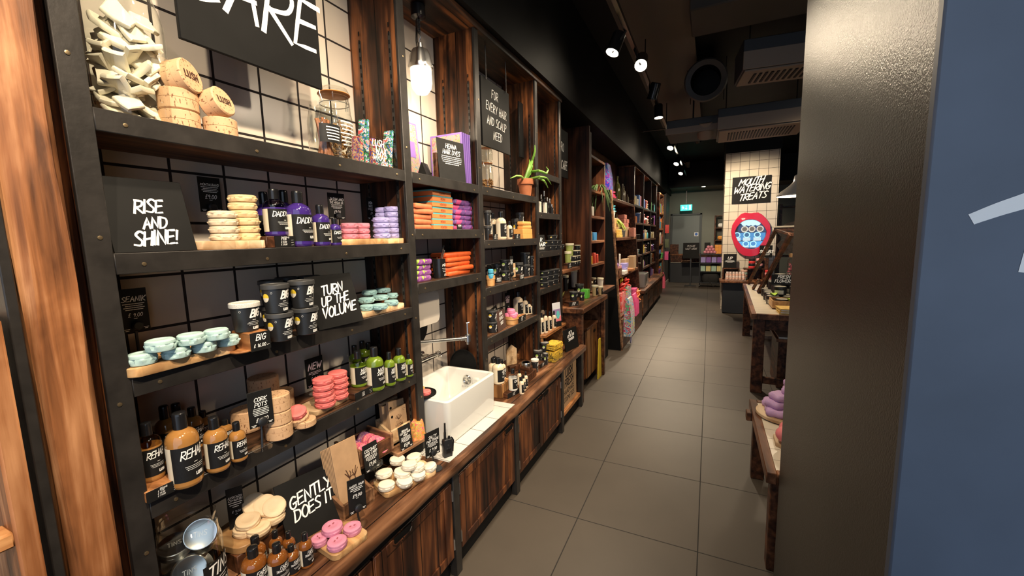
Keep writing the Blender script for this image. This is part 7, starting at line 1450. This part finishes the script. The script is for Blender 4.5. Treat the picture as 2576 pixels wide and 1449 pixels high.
# ================================================================ low display table beside the column
SILL = tiles('cream_table_tile', (.74, .66, .52), (.3, .24, .18), .3, .11, .002, (.3, 1.9), 'xy', .3, .04)
def table(label, c, rz, w, d, h, leg=.075, top=.05, stretch=True, name='display_table'):
    o = root(name, label, 'table', c, rz); e = MB()
    for x, y, a, b in ((-w/2+.02, 0, .04, d), (w/2-.02, 0, .04, d), (0, -d/2+.02, w-.08, .04), (0, d/2-.02, w-.08, .04)): e.box((x, y, h-top/2), (a, b, top), .003)
    part('edge_frame', e, WTAB, o); part('tiled_top', MB().box((0, 0, h-.01), (w-.08, d-.08, .012)), SILL, o); part('under_board', MB().box((0, 0, h-.035), (w-.08, d-.08, .02)), WDK, o)
    ap = MB(); ap.box((0, -d/2+.06, h-top-.05), (w-.1, .025, .1), .002); ap.box((0, d/2-.06, h-top-.05), (w-.1, .025, .1), .002); ap.box((-w/2+.06, 0, h-top-.05), (.025, d-.1, .1), .002); ap.box((w/2-.06, 0, h-top-.05), (.025, d-.1, .1), .002); part('apron', ap, WDK, o)
    for sx in (-1, 1):
        for sy in (-1, 1): part('leg', MB().box((sx*(w/2-.05-leg/2+.03), sy*(d/2-.05-leg/2+.03), (h-top)/2), (leg, leg, h-top), .004), WDK, o)
    if stretch:
        for sy in (-1, 1): part('stretcher', MB().box((0, sy*(d/2-.06), .12), (w-.2, .04, .06), .003), WDK, o)
    return o
table('low cream-tiled display table with dark legs behind the column', (.712, 2.385, 0), 0, .92, .87, .47, .07)
Z = .4665
sp_ = single('round_board', MB().lathe([(.135, 0), (.15, .008), (.15, .022), (.14, .028), (0, .028)], 40), BEECH2, 'round pale wooden board under lilac star soaps beside the column', 'board', None, (.42, 2.62, Z))
LILM = marble('lilac_star_soap', [(.5, .3, .62), (.45, .26, .6), (.62, .45, .68), (.7, .4, .45)], 30, .65, 2)
def mk_star():
    m = MB(); P = []
    for k in range(30): a = 2*PI*k/30; r = 1-.2*(.5-.5*math.cos(5*a)); P.append((r*math.cos(a), r*math.sin(a)))
    m.loft([[(x*s, y*s, z) for x, y in P] for s, z in ((.88, 0), (1, .2), (1, .75), (.85, 1), (.5, 1.02))]); return [('', m.mesh('star_soap', LILM))]
for i, (dx, dy, lv, r_) in enumerate(((-.055, -.06, 0, .066), (.07, -.05, 0, .06), (-.06, .07, 0, .06), (.06, .07, 0, .06), (-.05, -.03, 1, .064), (.04, .03, 1, .06), (-.03, -.015, 2, .064), (.02, .0, 3, .058), (.03, .01, 4, .056))):
    spawn('star', mk_star, 'star_soap', 'lilac star-shaped soap on the round board, '+['front low one', 'low one by the column', 'back low one', 'back low one by the column', 'second layer, front', 'second layer, back', 'third layer', 'fourth layer', 'topmost'][i], 'soap', (.42+dx, 2.62+dy, Z+.028+lv*.036), i*.5, (r_, r_, .036), 'lilac star soaps')
PKBL = mat('pink_round_soap', (.78, .22, .24), .6, var=.1, vs=25)
hexb = single('octagonal_board', MB().prism([(.11*math.cos(PI/8+k*PI/4), .11*math.sin(PI/8+k*PI/4)) for k in range(8)], 0, .022, 'z', .002), BEECH2, 'octagonal pale board under pink round soaps beside the column', 'board', None, (.42, 2.27, Z))
for i, (dx, dy, dz, r_) in enumerate(((-.05, -.04, 0, .052), (.05, -.03, 0, .05), (-.03, .055, 0, .045), (-.02, .0, .07, .048), (.0, .02, .14, .04))):
    single('pink_soap', MB().lathe([(r_*math.sin(k*PI/10)*(1.05), r_*.8-r_*.8*math.cos(k*PI/10)) for k in range(11)], 22), PKBL, 'pink round soap on the octagonal board, '+['front one', 'front one by the column', 'back one', 'second layer', 'topmost'][i], 'soap', 'pink round soaps', (.42+dx, 2.27+dy, Z+.022+dz))
single('blue_star', MB().prism([((.03 if k % 2 else .014)*math.cos(k*PI/5), (.03 if k % 2 else .014)*math.sin(k*PI/5)) for k in range(10)], 0, .02), mat('dusky_blue', (.12, .16, .3), .6), 'small dusky blue star soap on the cream table tiles', 'soap', None, (.37, 2.08, Z))
single('bracket_block', MB().box((0, 0, 0), (.05, .06, .05), .004), WTAB, 'small brown wooden bracket on the side of the low display table', 'bracket', None, (.25, 2.66, .43))
# ================================================================ big display table and bench further in
MT = table('long dark display table with cream tiled top holding black pots', (.97, 5.5, 0), -.035, 1.12, 2.5, .75, .095)
Z = .7465
bn = root('nesting_bench', 'low bench with cream tiled top nested at the near end of the long table', 'bench', (.9, 4.72, 0)); part('tiled_top', MB().box((0, 0, .492), (.56, .44, .016)), SILL, bn); part('edge_frame', MB().box((0, 0, .47), (.6, .48, .03), .003), WTAB, bn)
part('side_panel', MB().box((-.25, 0, .228), (.06, .44, .455), .003), WDK, bn); part('front_panel', MB().box((.02, -.2, .26), (.5, .03, .39), .003), WDK, bn); part('far_leg', MB().box((.25, .18, .228), (.06, .06, .455), .003), WDK, bn)
tray = root('wooden_tray', 'orange-brown wooden tray of black pots at the near edge of the long table', 'tray', (.78, 4.75, Z)); part('base', MB().box((0, 0, .006), (.42, .26, .012)), WCRATE, tray)
for x, y, a, b in ((0, -.125, .42, .012), (0, .125, .42, .012), (-.205, 0, .012, .25), (.205, 0, .012, .25)): part('side_board', MB().box((x, y, .045), (a, b, .07), .002), BEECH, tray)
for i in range(5): single('magazine', MB().box((0, 0, .005), (.3, .2, .0098), .001), [c_('gold_paper', .7, .45, .1), c_('white_paper', .75, .73, .68)][i % 2], f'flat magazine, {ordn(i, 5)} of the pile on the long table', 'magazine', None, (.74+.01*(i % 2), 4.44, Z+.01*i), .02*i)
def mk_jarlow():
    b = MB().lathe([(.88, 0), (1, .05), (1, .62), (.95, .66), (1.04, .68), (1.04, .96), (1.0, 1), (0, 1)], 22); l = MB().patch(1.01, .1, .58, -.9, .6, 8)
    w = MB().lathe([(0, 1.003), (.9, 1.003)], 22); w.caps = False; return [('pot', b.mesh('pot', BLKMT), None), ('label', l.mesh('label', CLAB), None), ('lid_label', w.mesh('lid_label', CLAB), None)]
R_ = random.Random(31); pn = 0
for lv, cells in enumerate(([(.62+.13*i, 4.95+.15*j) for j in range(7) for i in range(4)], [(.69+.13*i, 5.05+.15*j) for j in range(5) for i in range(3)], [(.74+.13*i, 5.2+.16*j) for j in range(3) for i in range(2)])):
    for x, y in cells:
        if lv == 0 and y > 5.6 and x < .72: continue
        spawn('jl', mk_jarlow, 'face_mask_pot', f'black cream-labelled pot, {["bottom", "second", "top"][lv]} layer, row {1+int((y-4.9)/.15)}, number {1+int((x-.6)/.12)} from the aisle', 'pot', (x+R_.uniform(-.01, .01), y+R_.uniform(-.01, .01), Z+.088*lv), R_.uniform(-.5, .5), (.058, .058, .086), 'black pots piled on the long table'); pn += 1
for i, (x, y) in enumerate(((.66, 4.72), (.79, 4.73), (.91, 4.75))): spawn('jl', None, 'face_mask_pot', 'black pot lying in the wooden tray, '+['aisle side', 'middle', 'column side'][i], 'pot', (x, y, Z+.0125), .4*i, (.055, .055, .075))
LIME = mat('lime_paper_leaf', (.35, .55, .05), .5)
for i, (x, y, z) in enumerate(((.72, 4.66, .1), (.86, 4.7, .11), (.62, 5.0, .1))):
    l = MB(); l.loft([[(-.01, -.002, 0), (.01, -.002, 0), (.01, .002, 0), (-.01, .002, 0)], [(-.04, -.02, .03), (.04, -.02, .03), (.04, -.016, .03), (-.04, -.016, .03)], [(-.03, -.05, .035), (.03, -.05, .035), (.03, -.046, .035), (-.03, -.046, .035)], [(-.004, -.09, .015), (.004, -.09, .015), (.004, -.086, .015), (-.004, -.086, .015)]]); single('lime_leaf', l, LIME, ['lime green leaf over the tray front', 'second lime green leaf on the tray pots', 'lime green leaf beside the piled black pots'][i], 'leaf', None, (x, y, Z+z-.02))
jr_ = root('petal_jar', 'glass jar of pink petals with wooden lid among the black pots', 'jar', (.86, 5.3, Z+.265)); m = MB(); m.caps = False; m.lathe([(0, 0), (.085, 0), (.09, .01), (.09, .17), (.07, .2), (.07, .215)], 28); part('jar_body', m, GLASS, jr_); part('lid', MB().lathe([(.078, .2), (.08, .215), (.08, .235), (0, .24)], 24), BEECH, jr_); part('lid_knob', MB().lathe([(.012, .24), (.012, .275), (.02, .28), (.015, .3), (0, .3)], 14), BRASS, jr_)
pt_ = MB(); R_ = random.Random(6)
for i in range(120): a = R_.uniform(0, 6.28); q = .078*math.sqrt(R_.random()); pt_.box((q*math.cos(a), q*math.sin(a), R_.uniform(.01, .14)), (.02, .016, .002), rot=Matrix.Rotation(R_.uniform(0, 3), 3, 'X') @ Matrix.Rotation(R_.uniform(0, 3), 3, 'Y'))
po = single('dried_petals', pt_, c_('petal_pink', .45, .1, .14), 'dried pink petals filling the glass jar', 'petals', None, (.86, 5.3, Z+.265)); po['kind'] = 'stuff'
panel_sign('chalk_sign', 'small black sign about fresh flowers before the petal jar', 'sign', (.72, 5.12, Z+.18), 0, .1, .22, .11, .004, ['FRESH', 'FLOWERS'], CHALK, hgt0=.032, top=.92, lh=.012, brush=.2)
af = root('a_frame_stand', 'dark wooden A-shaped display frame standing on the long table', 'frame', (0, 0, 0))
def beam(a, b, s=.028, m=WDK, o=af, n='frame_leg'):
    a, b = Vector(a), Vector(b); d = b-a; part(n, MB().box((a+b)/2, (s, s, d.length), .003, d.to_track_quat('Z', 'Y').to_matrix()), m, o)
T1, T2_ = at(1952, 578, y=6.0), at(1990, 590, y=5.2); B1, B2 = Vector((.52, 6.68, Z+.012)), Vector((.56, 5.75, Z+.012))
beam(B1, T1, .035); beam(B2, T2_, .04); e_ = Vector((1.4, 6.0, T1.z)); beam(T1-Vector((.02, 0, 0)), e_, .05, n='top_bar'); part('top_ledge', MB().box((T1.x+.38, 6.0, T1.z+.035), (.8, .12, .02), .002), CREAM, af)
beam((1.4, 6.6, Z+.012), e_, .035); beam((1.4, 5.75, Z+.012), (1.4, 5.2, T2_.z), .04); beam(T2_, (1.4, 5.2, T2_.z), .035, n='lower_bar'); beam((T1.x, 6.0, T1.z), T2_, .03, n='tie_rail'); beam((.53, 6.1, Z+.012), (.56, 5.85, Z+.16), .03, WTAB, n='short_strut')
# pendant lamp
lp = root('enamel_pendant', 'white enamel dome pendant lamp half hidden by the column', 'lamp', (.8, 5.0, 1.838)); m = MB(); m.caps = False
m.lathe([(.2, .0), (.2, .012), (.165, .05), (.1, .1), (.065, .14), (.055, .2), (.03, .215), (0, .215)], 40); part('shade', m, mat('white_enamel_shade', (.6, .57, .52), .2), lp)
m = MB(); m.caps = False; m.lathe([(.197, .004), (.16, .046), (.095, .094), (.0, .12)], 36); part('shade_lining', m, mat('lamp_lining', (.9, .85, .75), .5, emit=(1, .85, .62), es=2.2), lp); part('cable', MB().tube([(0, 0, .21), (.01, 0, .5), (0, 0, 1.62)], .006, 6), BLKPL, lp); part('cable_grip', MB().lathe([(.02, .21), (.018, .25), (0, .255)], 14), BLKPL, lp)
# ================================================================ tiled pillar, its signs and shelf counter
Y = 8.9
c0, c1_, c2_ = at(1843, 450, y=Y), at(1941, 437, y=Y), at(1840, 514, y=Y); w_ = c1_.x-c0.x; h_ = (c0.z+c1_.z)/2-c2_.z
panel_sign('wall_sign', 'black wall sign about mouth watering treats on the tiled pillar', 'sign', ((c0.x+c1_.x)/2, Y-.016, c2_.z), 0, 0, w_, h_, .014, ['MOUTH', 'WATERING', 'TREATS'], hgt0=[.115, .115, .115], top=.9, lh=.022, brush=.17, slant=.32, gap=.1, rise=.1, rows=[-.02, .0, .03])
OUT = [(1195, 468), (1130, 458), (1080, 475), (1020, 540), (975, 610), (960, 690), (970, 770), (1000, 860), (1050, 940), (1110, 980), (1190, 992), (1270, 980), (1330, 930), (1390, 850), (1425, 760), (1440, 680), (1430, 600), (1395, 540), (1340, 485), (1290, 458), (1240, 460)]
INN = [(1010, 690), (1030, 640), (1080, 580), (1140, 550), (1200, 542), (1260, 550), (1320, 585), (1370, 640), (1392, 690), (1380, 740), (1345, 810), (1300, 870), (1250, 895), (1195, 898), (1140, 890), (1090, 860), (1045, 805), (1015, 740)]
def shp(L): return [(q.x, q.z) for q in (at(1640+a/4.83, 440+b/4.83, y=Y) for a, b in L)]
def polar(P, c, n=72):
    out = []
    for k in range(n):
        a = 2*PI*k/n; dx, dy = math.cos(a), math.sin(a); best = 0
        for i in range(len(P)):
            x1, y1 = P[i][0]-c[0], P[i][1]-c[1]; x2, y2 = P[(i+1) % len(P)][0]-c[0], P[(i+1) % len(P)][1]-c[1]; ex_, ey = x2-x1, y2-y1; den = dx*ey-dy*ex_
            if abs(den) < 1e-9: continue
            t = (x1*ey-y1*ex_)/den; s = (x1*dy-y1*dx)/den
            if t > 0 and -1e-6 <= s <= 1+1e-6: best = max(best, t)
        out.append((best*dx, best*dy))
    return out
po_, pi_ = shp(OUT), shp(INN); cc_ = (sum(p[0] for p in pi_)/len(pi_), sum(p[1] for p in pi_)/len(pi_)); O_, I_ = polar(po_, cc_), polar(pi_, cc_)
lm = root('lips_display', 'large glossy red lips frame around a lit blue screen on the tiled pillar', 'display', (cc_[0], Y-.001, cc_[1]))
m = MB(); n = len(O_); m.loft([[(x, 0, z) for x, z in O_], [(x, -.05, z) for x, z in O_], [(x*.985, -.06, z*.985) for x, z in O_], [(x*1.02, -.06, z*1.02) for x, z in I_], [(x, -.05, z) for x, z in I_], [(x, -.01, z) for x, z in I_]], 0, False, False); m.f = [tuple(reversed(f)) for f in m.f]
part('lips_frame', m, mat('lip_red', (.55, .01, .045), .3, coat=.3), lm)
def scr(col, es): return mat('screen_%g_%g' % (col[0], es), (.02, .03, .05), .3, emit=col, es=es)
m = MB(); m.loft([[(x*.995, -.012, z*.995) for x, z in I_], [(x*.995, -.014, z*.995) for x, z in I_]]); m.f = [tuple(reversed(f)) for f in m.f]; part('screen', m, scr((.012, .025, .06), 1), lm)
def clip(z0, z1, y, s=.985, n_=24):
    zs = [p[1]*s for p in I_]; L = []
    def xr(z):
        xs = []
        for i in range(len(I_)):
            (xa, za), (xb, zb) = I_[i], I_[(i+1) % len(I_)]; za *= s; zb *= s; xa *= s; xb *= s
            if (za-z)*(zb-z) <= 0 and za != zb: xs.append(xa+(xb-xa)*(z-za)/(zb-za))
        return (min(xs), max(xs)) if len(xs) > 1 else (0, 0)
    m = MB(); prev = None
    for k in range(n_+1):
        z = z0+(z1-z0)*k/n_; a, b = xr(z); i0 = len(m.v); m.v += [Vector((a, y, z)), Vector((b, y, z))]
        if prev is not None: m.quad((prev, prev+1, i0+1, i0))
        prev = i0
    return m
zt_, zb_ = max(p[1] for p in I_)*.985, min(p[1] for p in I_)*.985; zh = zt_-zb_
part('screen_band', clip(zb_+.02, zb_+zh*.255, -.016), scr((.08, .32, .62), 1), lm); part('screen_band', clip(zb_+zh*.29, zb_+zh*.55, -.016), scr((.05, .2, .42), 1), lm); part('screen_band', clip(zb_+zh*.6, zb_+zh*.8, -.0155), scr((.01, .03, .1), 1), lm)
tm = clip(zb_+zh*.875, zt_-.004, -.017); 
for k in range(4): tm.lathe([(0, 0), (.05, .001)], 16, (-.105+.07*k, -.018, zb_+zh*.885), Matrix.Rotation(PI/2, 3, 'X'))
part('screen_teeth', tm, scr((.45, .8, .95), 1.1), lm)
def dots(L, r, z, col, y=-.02):
    m = MB()
    for x in L: m.lathe([(0, .001), (r, .001), (r, 0)], 20, (x, y, z), Matrix.Rotation(PI/2, 3, 'X'))
    return m
part('screen_pots', dots((-.1, .02, .15), .058, zb_+zh*.68, None), scr((.55, .5, .4), 1), lm); part('screen_pots', dots((-.1, .02, .15), .04, zb_+zh*.68, None, -.022), scr((.12, .09, .06), 1), lm)
part('screen_pots', dots((-.22, -.06, .11), .055, zb_+zh*.48, None), scr((.4, .75, .95), 1), lm); part('screen_pots', dots((-.22, -.06, .11), .038, zb_+zh*.48, None, -.022), scr((.03, .1, .2), 1), lm); part('screen_pots', dots((-.07, .05), .055, zb_+zh*.17, None), scr((.4, .75, .95), 1), lm); part('screen_pots', dots((-.07, .05), .038, zb_+zh*.17, None, -.022), scr((.05, .15, .3), 1), lm)
m = MB()
for x, z in ((-.22, .36), (-.06, .36), (.11, .36)): 
    for k in range(2): m.box((x, -.018, zb_+zh*(z-.0-.055*k)), (.12, .002, .035), .006)
for x, z in ((-.07, .07), (.05, .07)): m.box((x, -.018, zb_+zh*z), (.1, .002, .03), .006)
part('screen_jars', m, scr((.5, .62, .66), .9), lm); m = MB(); m.box((.27, -.018, zb_+zh*.42), (.06, .002, .14), .01); m.box((-.23, -.018, zb_+zh*.7), (.05, .002, .11), .01); part('screen_sticks', m, scr((.006, .008, .012), 1), lm)
pc_ = root('pillar_counter', 'dark counter with brown wooden top in front of the tiled pillar', 'counter', (0, 0, 0)); part('counter_top', MB().box((.66, 8.62, .595), (.94, .5, .035), .004), WTAB, pc_); part('body', MB().box((.68, 8.66, .3), (.86, .42, .575), .003), mat('slate_front', (.016, .018, .022), .5), pc_); part('plinth', MB().box((.68, 8.67, .03), (.84, .4, .06)), BLACK, pc_)
Z = .613
for x, w, h, nm in ((.38, .26, .2, 'beside the aisle'), (.75, .3, .2, 'under the lip scrub sign')):
    o = root('display_box', f'open-fronted brown wooden display box {nm} on the pillar counter', 'box', (x, 8.76, Z))
    for c, d in (((-w/2, 0, h/2), (.02, .2, h)), ((w/2, 0, h/2), (.02, .2, h)), ((0, 0, h), (w+.02, .2, .02)), ((0, .09, h/2), (w, .02, h))): part('side_board', MB().box(c, d, .002), WDK, o)
lipb = root('acrylic_rack', 'clear acrylic rack with rows of pale lip balm caps on the pillar counter', 'rack', (.45, 8.55, Z)); part('rack_back', MB().box((0, .06, .1), (.34, .005, .2)), GLASS2, lipb)
for r_ in range(4):
    for k in range(6): part('lip_balm', MB().lathe([(.022, 0), (.022, .03), (0, .032)], 12, (-.13+.052*k, .04-.03*r_, .12-.035*r_)), [c_('balm_pale', .7, .6, .55), c_('balm_peach', .72, .45, .35)][r_ % 2], lipb)
    part('rack_step', MB().box((0, .04-.03*r_, .058-.0175*r_), (.33, .028, .116-.035*r_)), mat('rack_card', (.4, .3, .25), .6), lipb)
panel_sign('chalk_sign', 'black framed card with a white drawn outline on the display box', 'sign', (.36, 8.74, Z+.211), 0, .05, .22, .26, .02, ['LIP'], CHALK, hgt0=.05, top=.8, small=4)
panel_sign('chalk_sign', 'black sign about lip scrubs standing on the pillar counter by the frame', 'sign', (.93, 8.7, 1.02), 0, .05, .2, .22, .01, ['LIP', 'SCRUBS'], CHALK, hgt0=.05, top=.9, lh=.015, small=3, slant=.3, brush=.2)
for s_i, (x, cols, nm) in enumerate(((.6, [c_('mint_tin', .4, .6, .5), c_('balm_peach', .72, .45, .35)], 'beside the framed card'), (.72, [c_('shelf_red', .6, .04, .04), BLKMT], 'before the lip scrubs sign'), (.84, [BLKMT, c_('rose_tin', .7, .3, .3)], 'below the lip scrubs sign'), (.98, [c_('rose_tin', .7, .3, .3), c_('shelf_red', .6, .04, .04)], 'nearest the frame'))):
    for i in range(4): single('lip_tin', MB().lathe([(.0, 0), (.055, 0), (.058, .01), (.058, .035), (.05, .045), (0, .045)], 18), cols[i % 2], f'small round tin, {ordn(i, 4)} of the pile {nm}', 'tin', None, (x, 8.7, Z+.2105+.0455*i if x > .63 and x < .9 else Z+.0455*i))
pedestal = single('sign_pedestal', MB().box((0, 0, .2), (.1, .06, .4), .003), WDK, 'dark wooden pedestal below the lip scrubs sign', 'pedestal', None, (.93, 8.74, Z))
# dark shelving seen past the pillar
ds = root('dark_rack', 'dark rack with pale cut-out board past the tiled pillar', 'rack', (1.62, 9.6, 0))
for x in (-.4, .4): part('post', MB().box((x, 0, 1.0), (.05, .3, 2.0), .003), WDK, ds)
for z in (.5, 1.0, 1.5, 1.95): part('tier', MB().box((0, 0, z), (.78, .3, .03), .003), WDK, ds)
co = MB(); co.prism([(.3*math.cos(k*PI/8)*(1 if k % 4 else .6), .32*math.sin(k*PI/8)*(1 if (k+2) % 5 else .5)) for k in range(16)], 0, .02, 'y'); single('cutout_board', co, BEECH2, 'pale wooden cut-out shape standing on the dark rack', 'board', None, (1.45, 9.42, 1.345))
single('shirt_rack', MB().box((0, 0, .6), (.3, .25, 1.2), .02), mat('dark_cloth', (.03, .03, .03), .8), 'dark bundle hanging in shadow beside the tiled pillar', 'bundle', None, (-.02, 14.0, .9)) if False else None
# rack behind the trolley
kr = root('till_rack', 'dark rack with folded orange cloths behind the trolley', 'rack', (.42, 14.04, 0))
for x in (-.28, .28): part('post', MB().box((x, 0, 1.0), (.04, .3, 2.0), .003), WDK, kr)
for z in (.85, 1.25, 1.62, 1.98): part('tier', MB().box((0, 0, z), (.52, .3, .03), .003), WDK, kr)
for i, (z, m_, nm) in enumerate(((1.265, c_('amber_box', .75, .3, .04), 'orange folded cloth on the middle tier'), (1.635, c_('shelf_white', .7, .68, .62), 'striped pale roll on the upper tier'), (.865, c_('rose_tin', .7, .3, .3), 'rose box on the lower tier'))): single('folded_cloth', MB().box((0, 0, .06), (.4, .2, .12), .03), m_, nm+' of the till rack', 'cloth', None, (.42, 14.02, z))
# ================================================================ ceiling services over the aisle
DUCT = mat('painted_duct', (.05, .045, .042), .5, var=.2, vs=5); FCU = mat('dusty_casing', (.2, .155, .12), .6); FCD = mat('dark_casing', (.03, .032, .036), .5)  # front bands, grille frames and duct edge are browner and paler than the casing
dd_ = root('air_duct', 'wide dark round air duct with an open mouth under the ceiling', 'duct', (-.09, 5.1, 3.12)); q = Matrix.Rotation(-PI/2+.25, 3, 'X'); m = MB(); m.caps = False
m.lathe([(.15, .02), (.15, .0), (.2, -.02), (.215, .0), (.2, .05), (.18, .1), (.18, .9), (.19, .91), (.19, .95), (.18, .96), (.18, 1.5)], 36, (0, 0, 0), q); part('duct_tube', m, DUCT, dd_); m = MB(); m.caps = False; m.lathe([(.145, .01), (.14, .5), (0, .5)], 30, (0, 0, 0), q); part('duct_throat', m, BLACK, dd_)
m = MB(); m.tube([(0, .95, -.2), (0, 1.02, -.32), (0, 1.06, -.36)], .1, 18); part('duct_elbow', m, FCU, dd_); rg = MB()
for y in (.35, 1.2): rg.tube([(-.2, y, .1), (-.2, y, .36)], .005, 6); rg.tube([(.2, y, .1), (.2, y, .36)], .005, 6)
part('hanger_rod', rg, BLKPL, dd_)
def fcu(label, c, s, nslat, rz=0):
    o = root('fan_coil_unit', label, 'air conditioner', c, rz); w, d, h = s; part('casing', MB().box((0, 0, h/2), (w, d, h), .006), FCD, o); part('front_band', MB().box((0, -d/2-.006, h*.3), (w, .012, h*.6), .004), FCU, o); part('grille_frame', MB().box((0, 0, -.008), (w*.96, d*.96, .016), .004), FCU, o)
    g = MB()
    for k in range(nslat): g.box((-w*.36+.72*w*k/(nslat-1), -.0, -.018), (w*.36/nslat, d*.6, .01), .002)
    part('grille', g, BLACK, o); r_ = MB()
    for x in (-w*.4, w*.4): r_.tube([(x, 0, h), (x, 0, 3.46-c[2])], .006, 6)
    part('hanger_rod', r_, BLKPL, o); return o
fcu('slatted air conditioning unit under the dark ceiling near the column', (.62, 4.72, 2.95), (.85, .42, .26), 14, .12); fcu('long air conditioning cassette under the dark ceiling further in', (.52, 6.2, 2.74), (.95, .75, .25), 22, .0)
pp = root('ceiling_pipe', 'pale dusty duct box crossing behind the lighting track', 'duct', (-.25, 6.3, 2.78)); part('duct_body', MB().box((0, 0, .1), (.62, .6, .18), .005), FCD, pp); part('duct_edge', MB().box((0, -.305, .05), (.64, .012, .08), .002), FCU, pp); part('hanger', MB().box((0, 0, .42), (.02, .02, .52)), BLKPL, pp)
cr = MB()
for y, z in ((7.4, 3.2),): cr.tube([(-1.085, y, z), (1.6, y+.1, z)], .012, 6)
co_ = root('conduit', 'thin black conduits crossing under the ceiling', 'conduit'); part('pipes', cr, BLKPL, co_)
# ================================================================ lamps
WARM = (1, .81, .58)
for u, v, tgt, w, nm, ang in ((1540, 133, (-1.25, 2.9, 1.3), 70, 'nearest the viewer in frame', 70), (1612, 165, (-.45, 1.6, .9), 35, 'glaring straight at the viewer, second in frame', 70), (1640, 250, (-1.2, 5.3, 1.0), 120, 'third in frame, turned to the wall', 70),
    (1657, 297, (-.5, 5.3, .3), 45, 'fourth in frame, pointing down', 80), (1686, 373, (-1.1, 6.4, 1.2), 150, 'fifth in frame', 70), (1701, 413, (-1.2, 8.2, 1.2), 150, 'sixth in frame', 75), (1712, 437, (-1.2, 9.6, 1.2), 150, 'seventh in frame', 75), (1731, 463, (-1.0, 12.2, .8), 120, 'last in frame, far end', 75)):
    p = at(u, v, z=2.9); spot(p, tgt, w, 'black track spotlight, '+nm, ang, .5, WARM)
for p, tgt, w, nm, ang in (((-.2, 7.15, 2.9), (.65, 8.9, 1.5), 260, 'turned to the tiled pillar', 75), ((-.45, 9.6, 2.9), (-.3, 12.8, 1.0), 160, 'turned to the till', 70), ((-.4, 6.8, 2.9), (.7, 5.6, .8), 160, 'turned to the long table', 75), ((.22, .2, 2.9), (-1.3, .95, 1.35), 170, 'over the entrance, lighting the first bay', 72), ((-.35, 1.5, 2.9), (-1.25, 2.2, 1.1), 75, 'over the sink', 80), ((.3, -.7, 2.9), (-1.35, .75, .95), 130, 'just inside the shopfront', 60), ((-.5, .9, 2.9), (-1.2, 1.35, .8), 40, 'between the first two bays', 80), ((-.55, 2.3, 2.9), (-1.2, 3.6, 1.0), 80, 'over the narrow bay', 75), ((-.6, 2.1, 2.9), (.5, 2.3, .4), 70, 'turned to the low table', 60)):  # the one inside the shopfront is added to fill the shelves
    spot(p, tgt, w, 'black track spotlight '+nm, ang, .6, WARM)
TR2 = root('lighting_track', 'second black lighting track over the middle of the shop, behind the column', 'track'); part('track_rail', MB().box((1.6, 4.0, 3.05), (.035, 7.0, .03), .002), BLKPL, TR2)  # track and its spotlights are added out of view to brighten the shelves
for y in (.8, 4, 7.2): part('drop_rod', MB().tube([(1.6, y, 3.06), (1.6, y, 3.45)], .006, 6), BLKPL, TR2)
for k_, (y, tgt, w) in enumerate(((2.6, (-1.3, 1.2, 1.1), 120), (3.2, (-1.3, 2.6, 1.1), 120), (5.6, (-1.3, 5.6, 1.0), 140))):
    spot((1.6, y, 2.86), tgt, w, f'black track spotlight on the second track, {["nearest the column", "next to the first", "further in"][k_]}, facing the shelves', 58, .7, WARM, 1.6, .12)  # wide fill lamps, added where the column hides them
ex_ = bpy.data.lights.new('pendant_light', 'POINT'); ex_.energy = 8; ex_.color = WARM; ex_.shadow_soft_size = .05; e2 = link('pendant_light', ex_); e2.location = (.8, 5.0, 1.86)
dn = root('till_downlight', 'small recessed downlight in the ceiling over the till', 'downlight', (-.2, 13.2, 2.8)); part('trim_ring', MB().lathe([(.05, 0), (.06, -.005), (.06, .005)], 20), BRUSHED, dn); part('lens', MB().lathe([(0, -.001), (.048, -.001)], 20), LAMPON, dn)
l = bpy.data.lights.new('till_lamp', 'SPOT'); l.energy = 60; l.color = (1, .86, .66); l.spot_size = 2.2; l.spot_blend = .8; l.shadow_soft_size = .04; lo = link('till_lamp', l); lo.location = (-.2, 13.2, 2.78)
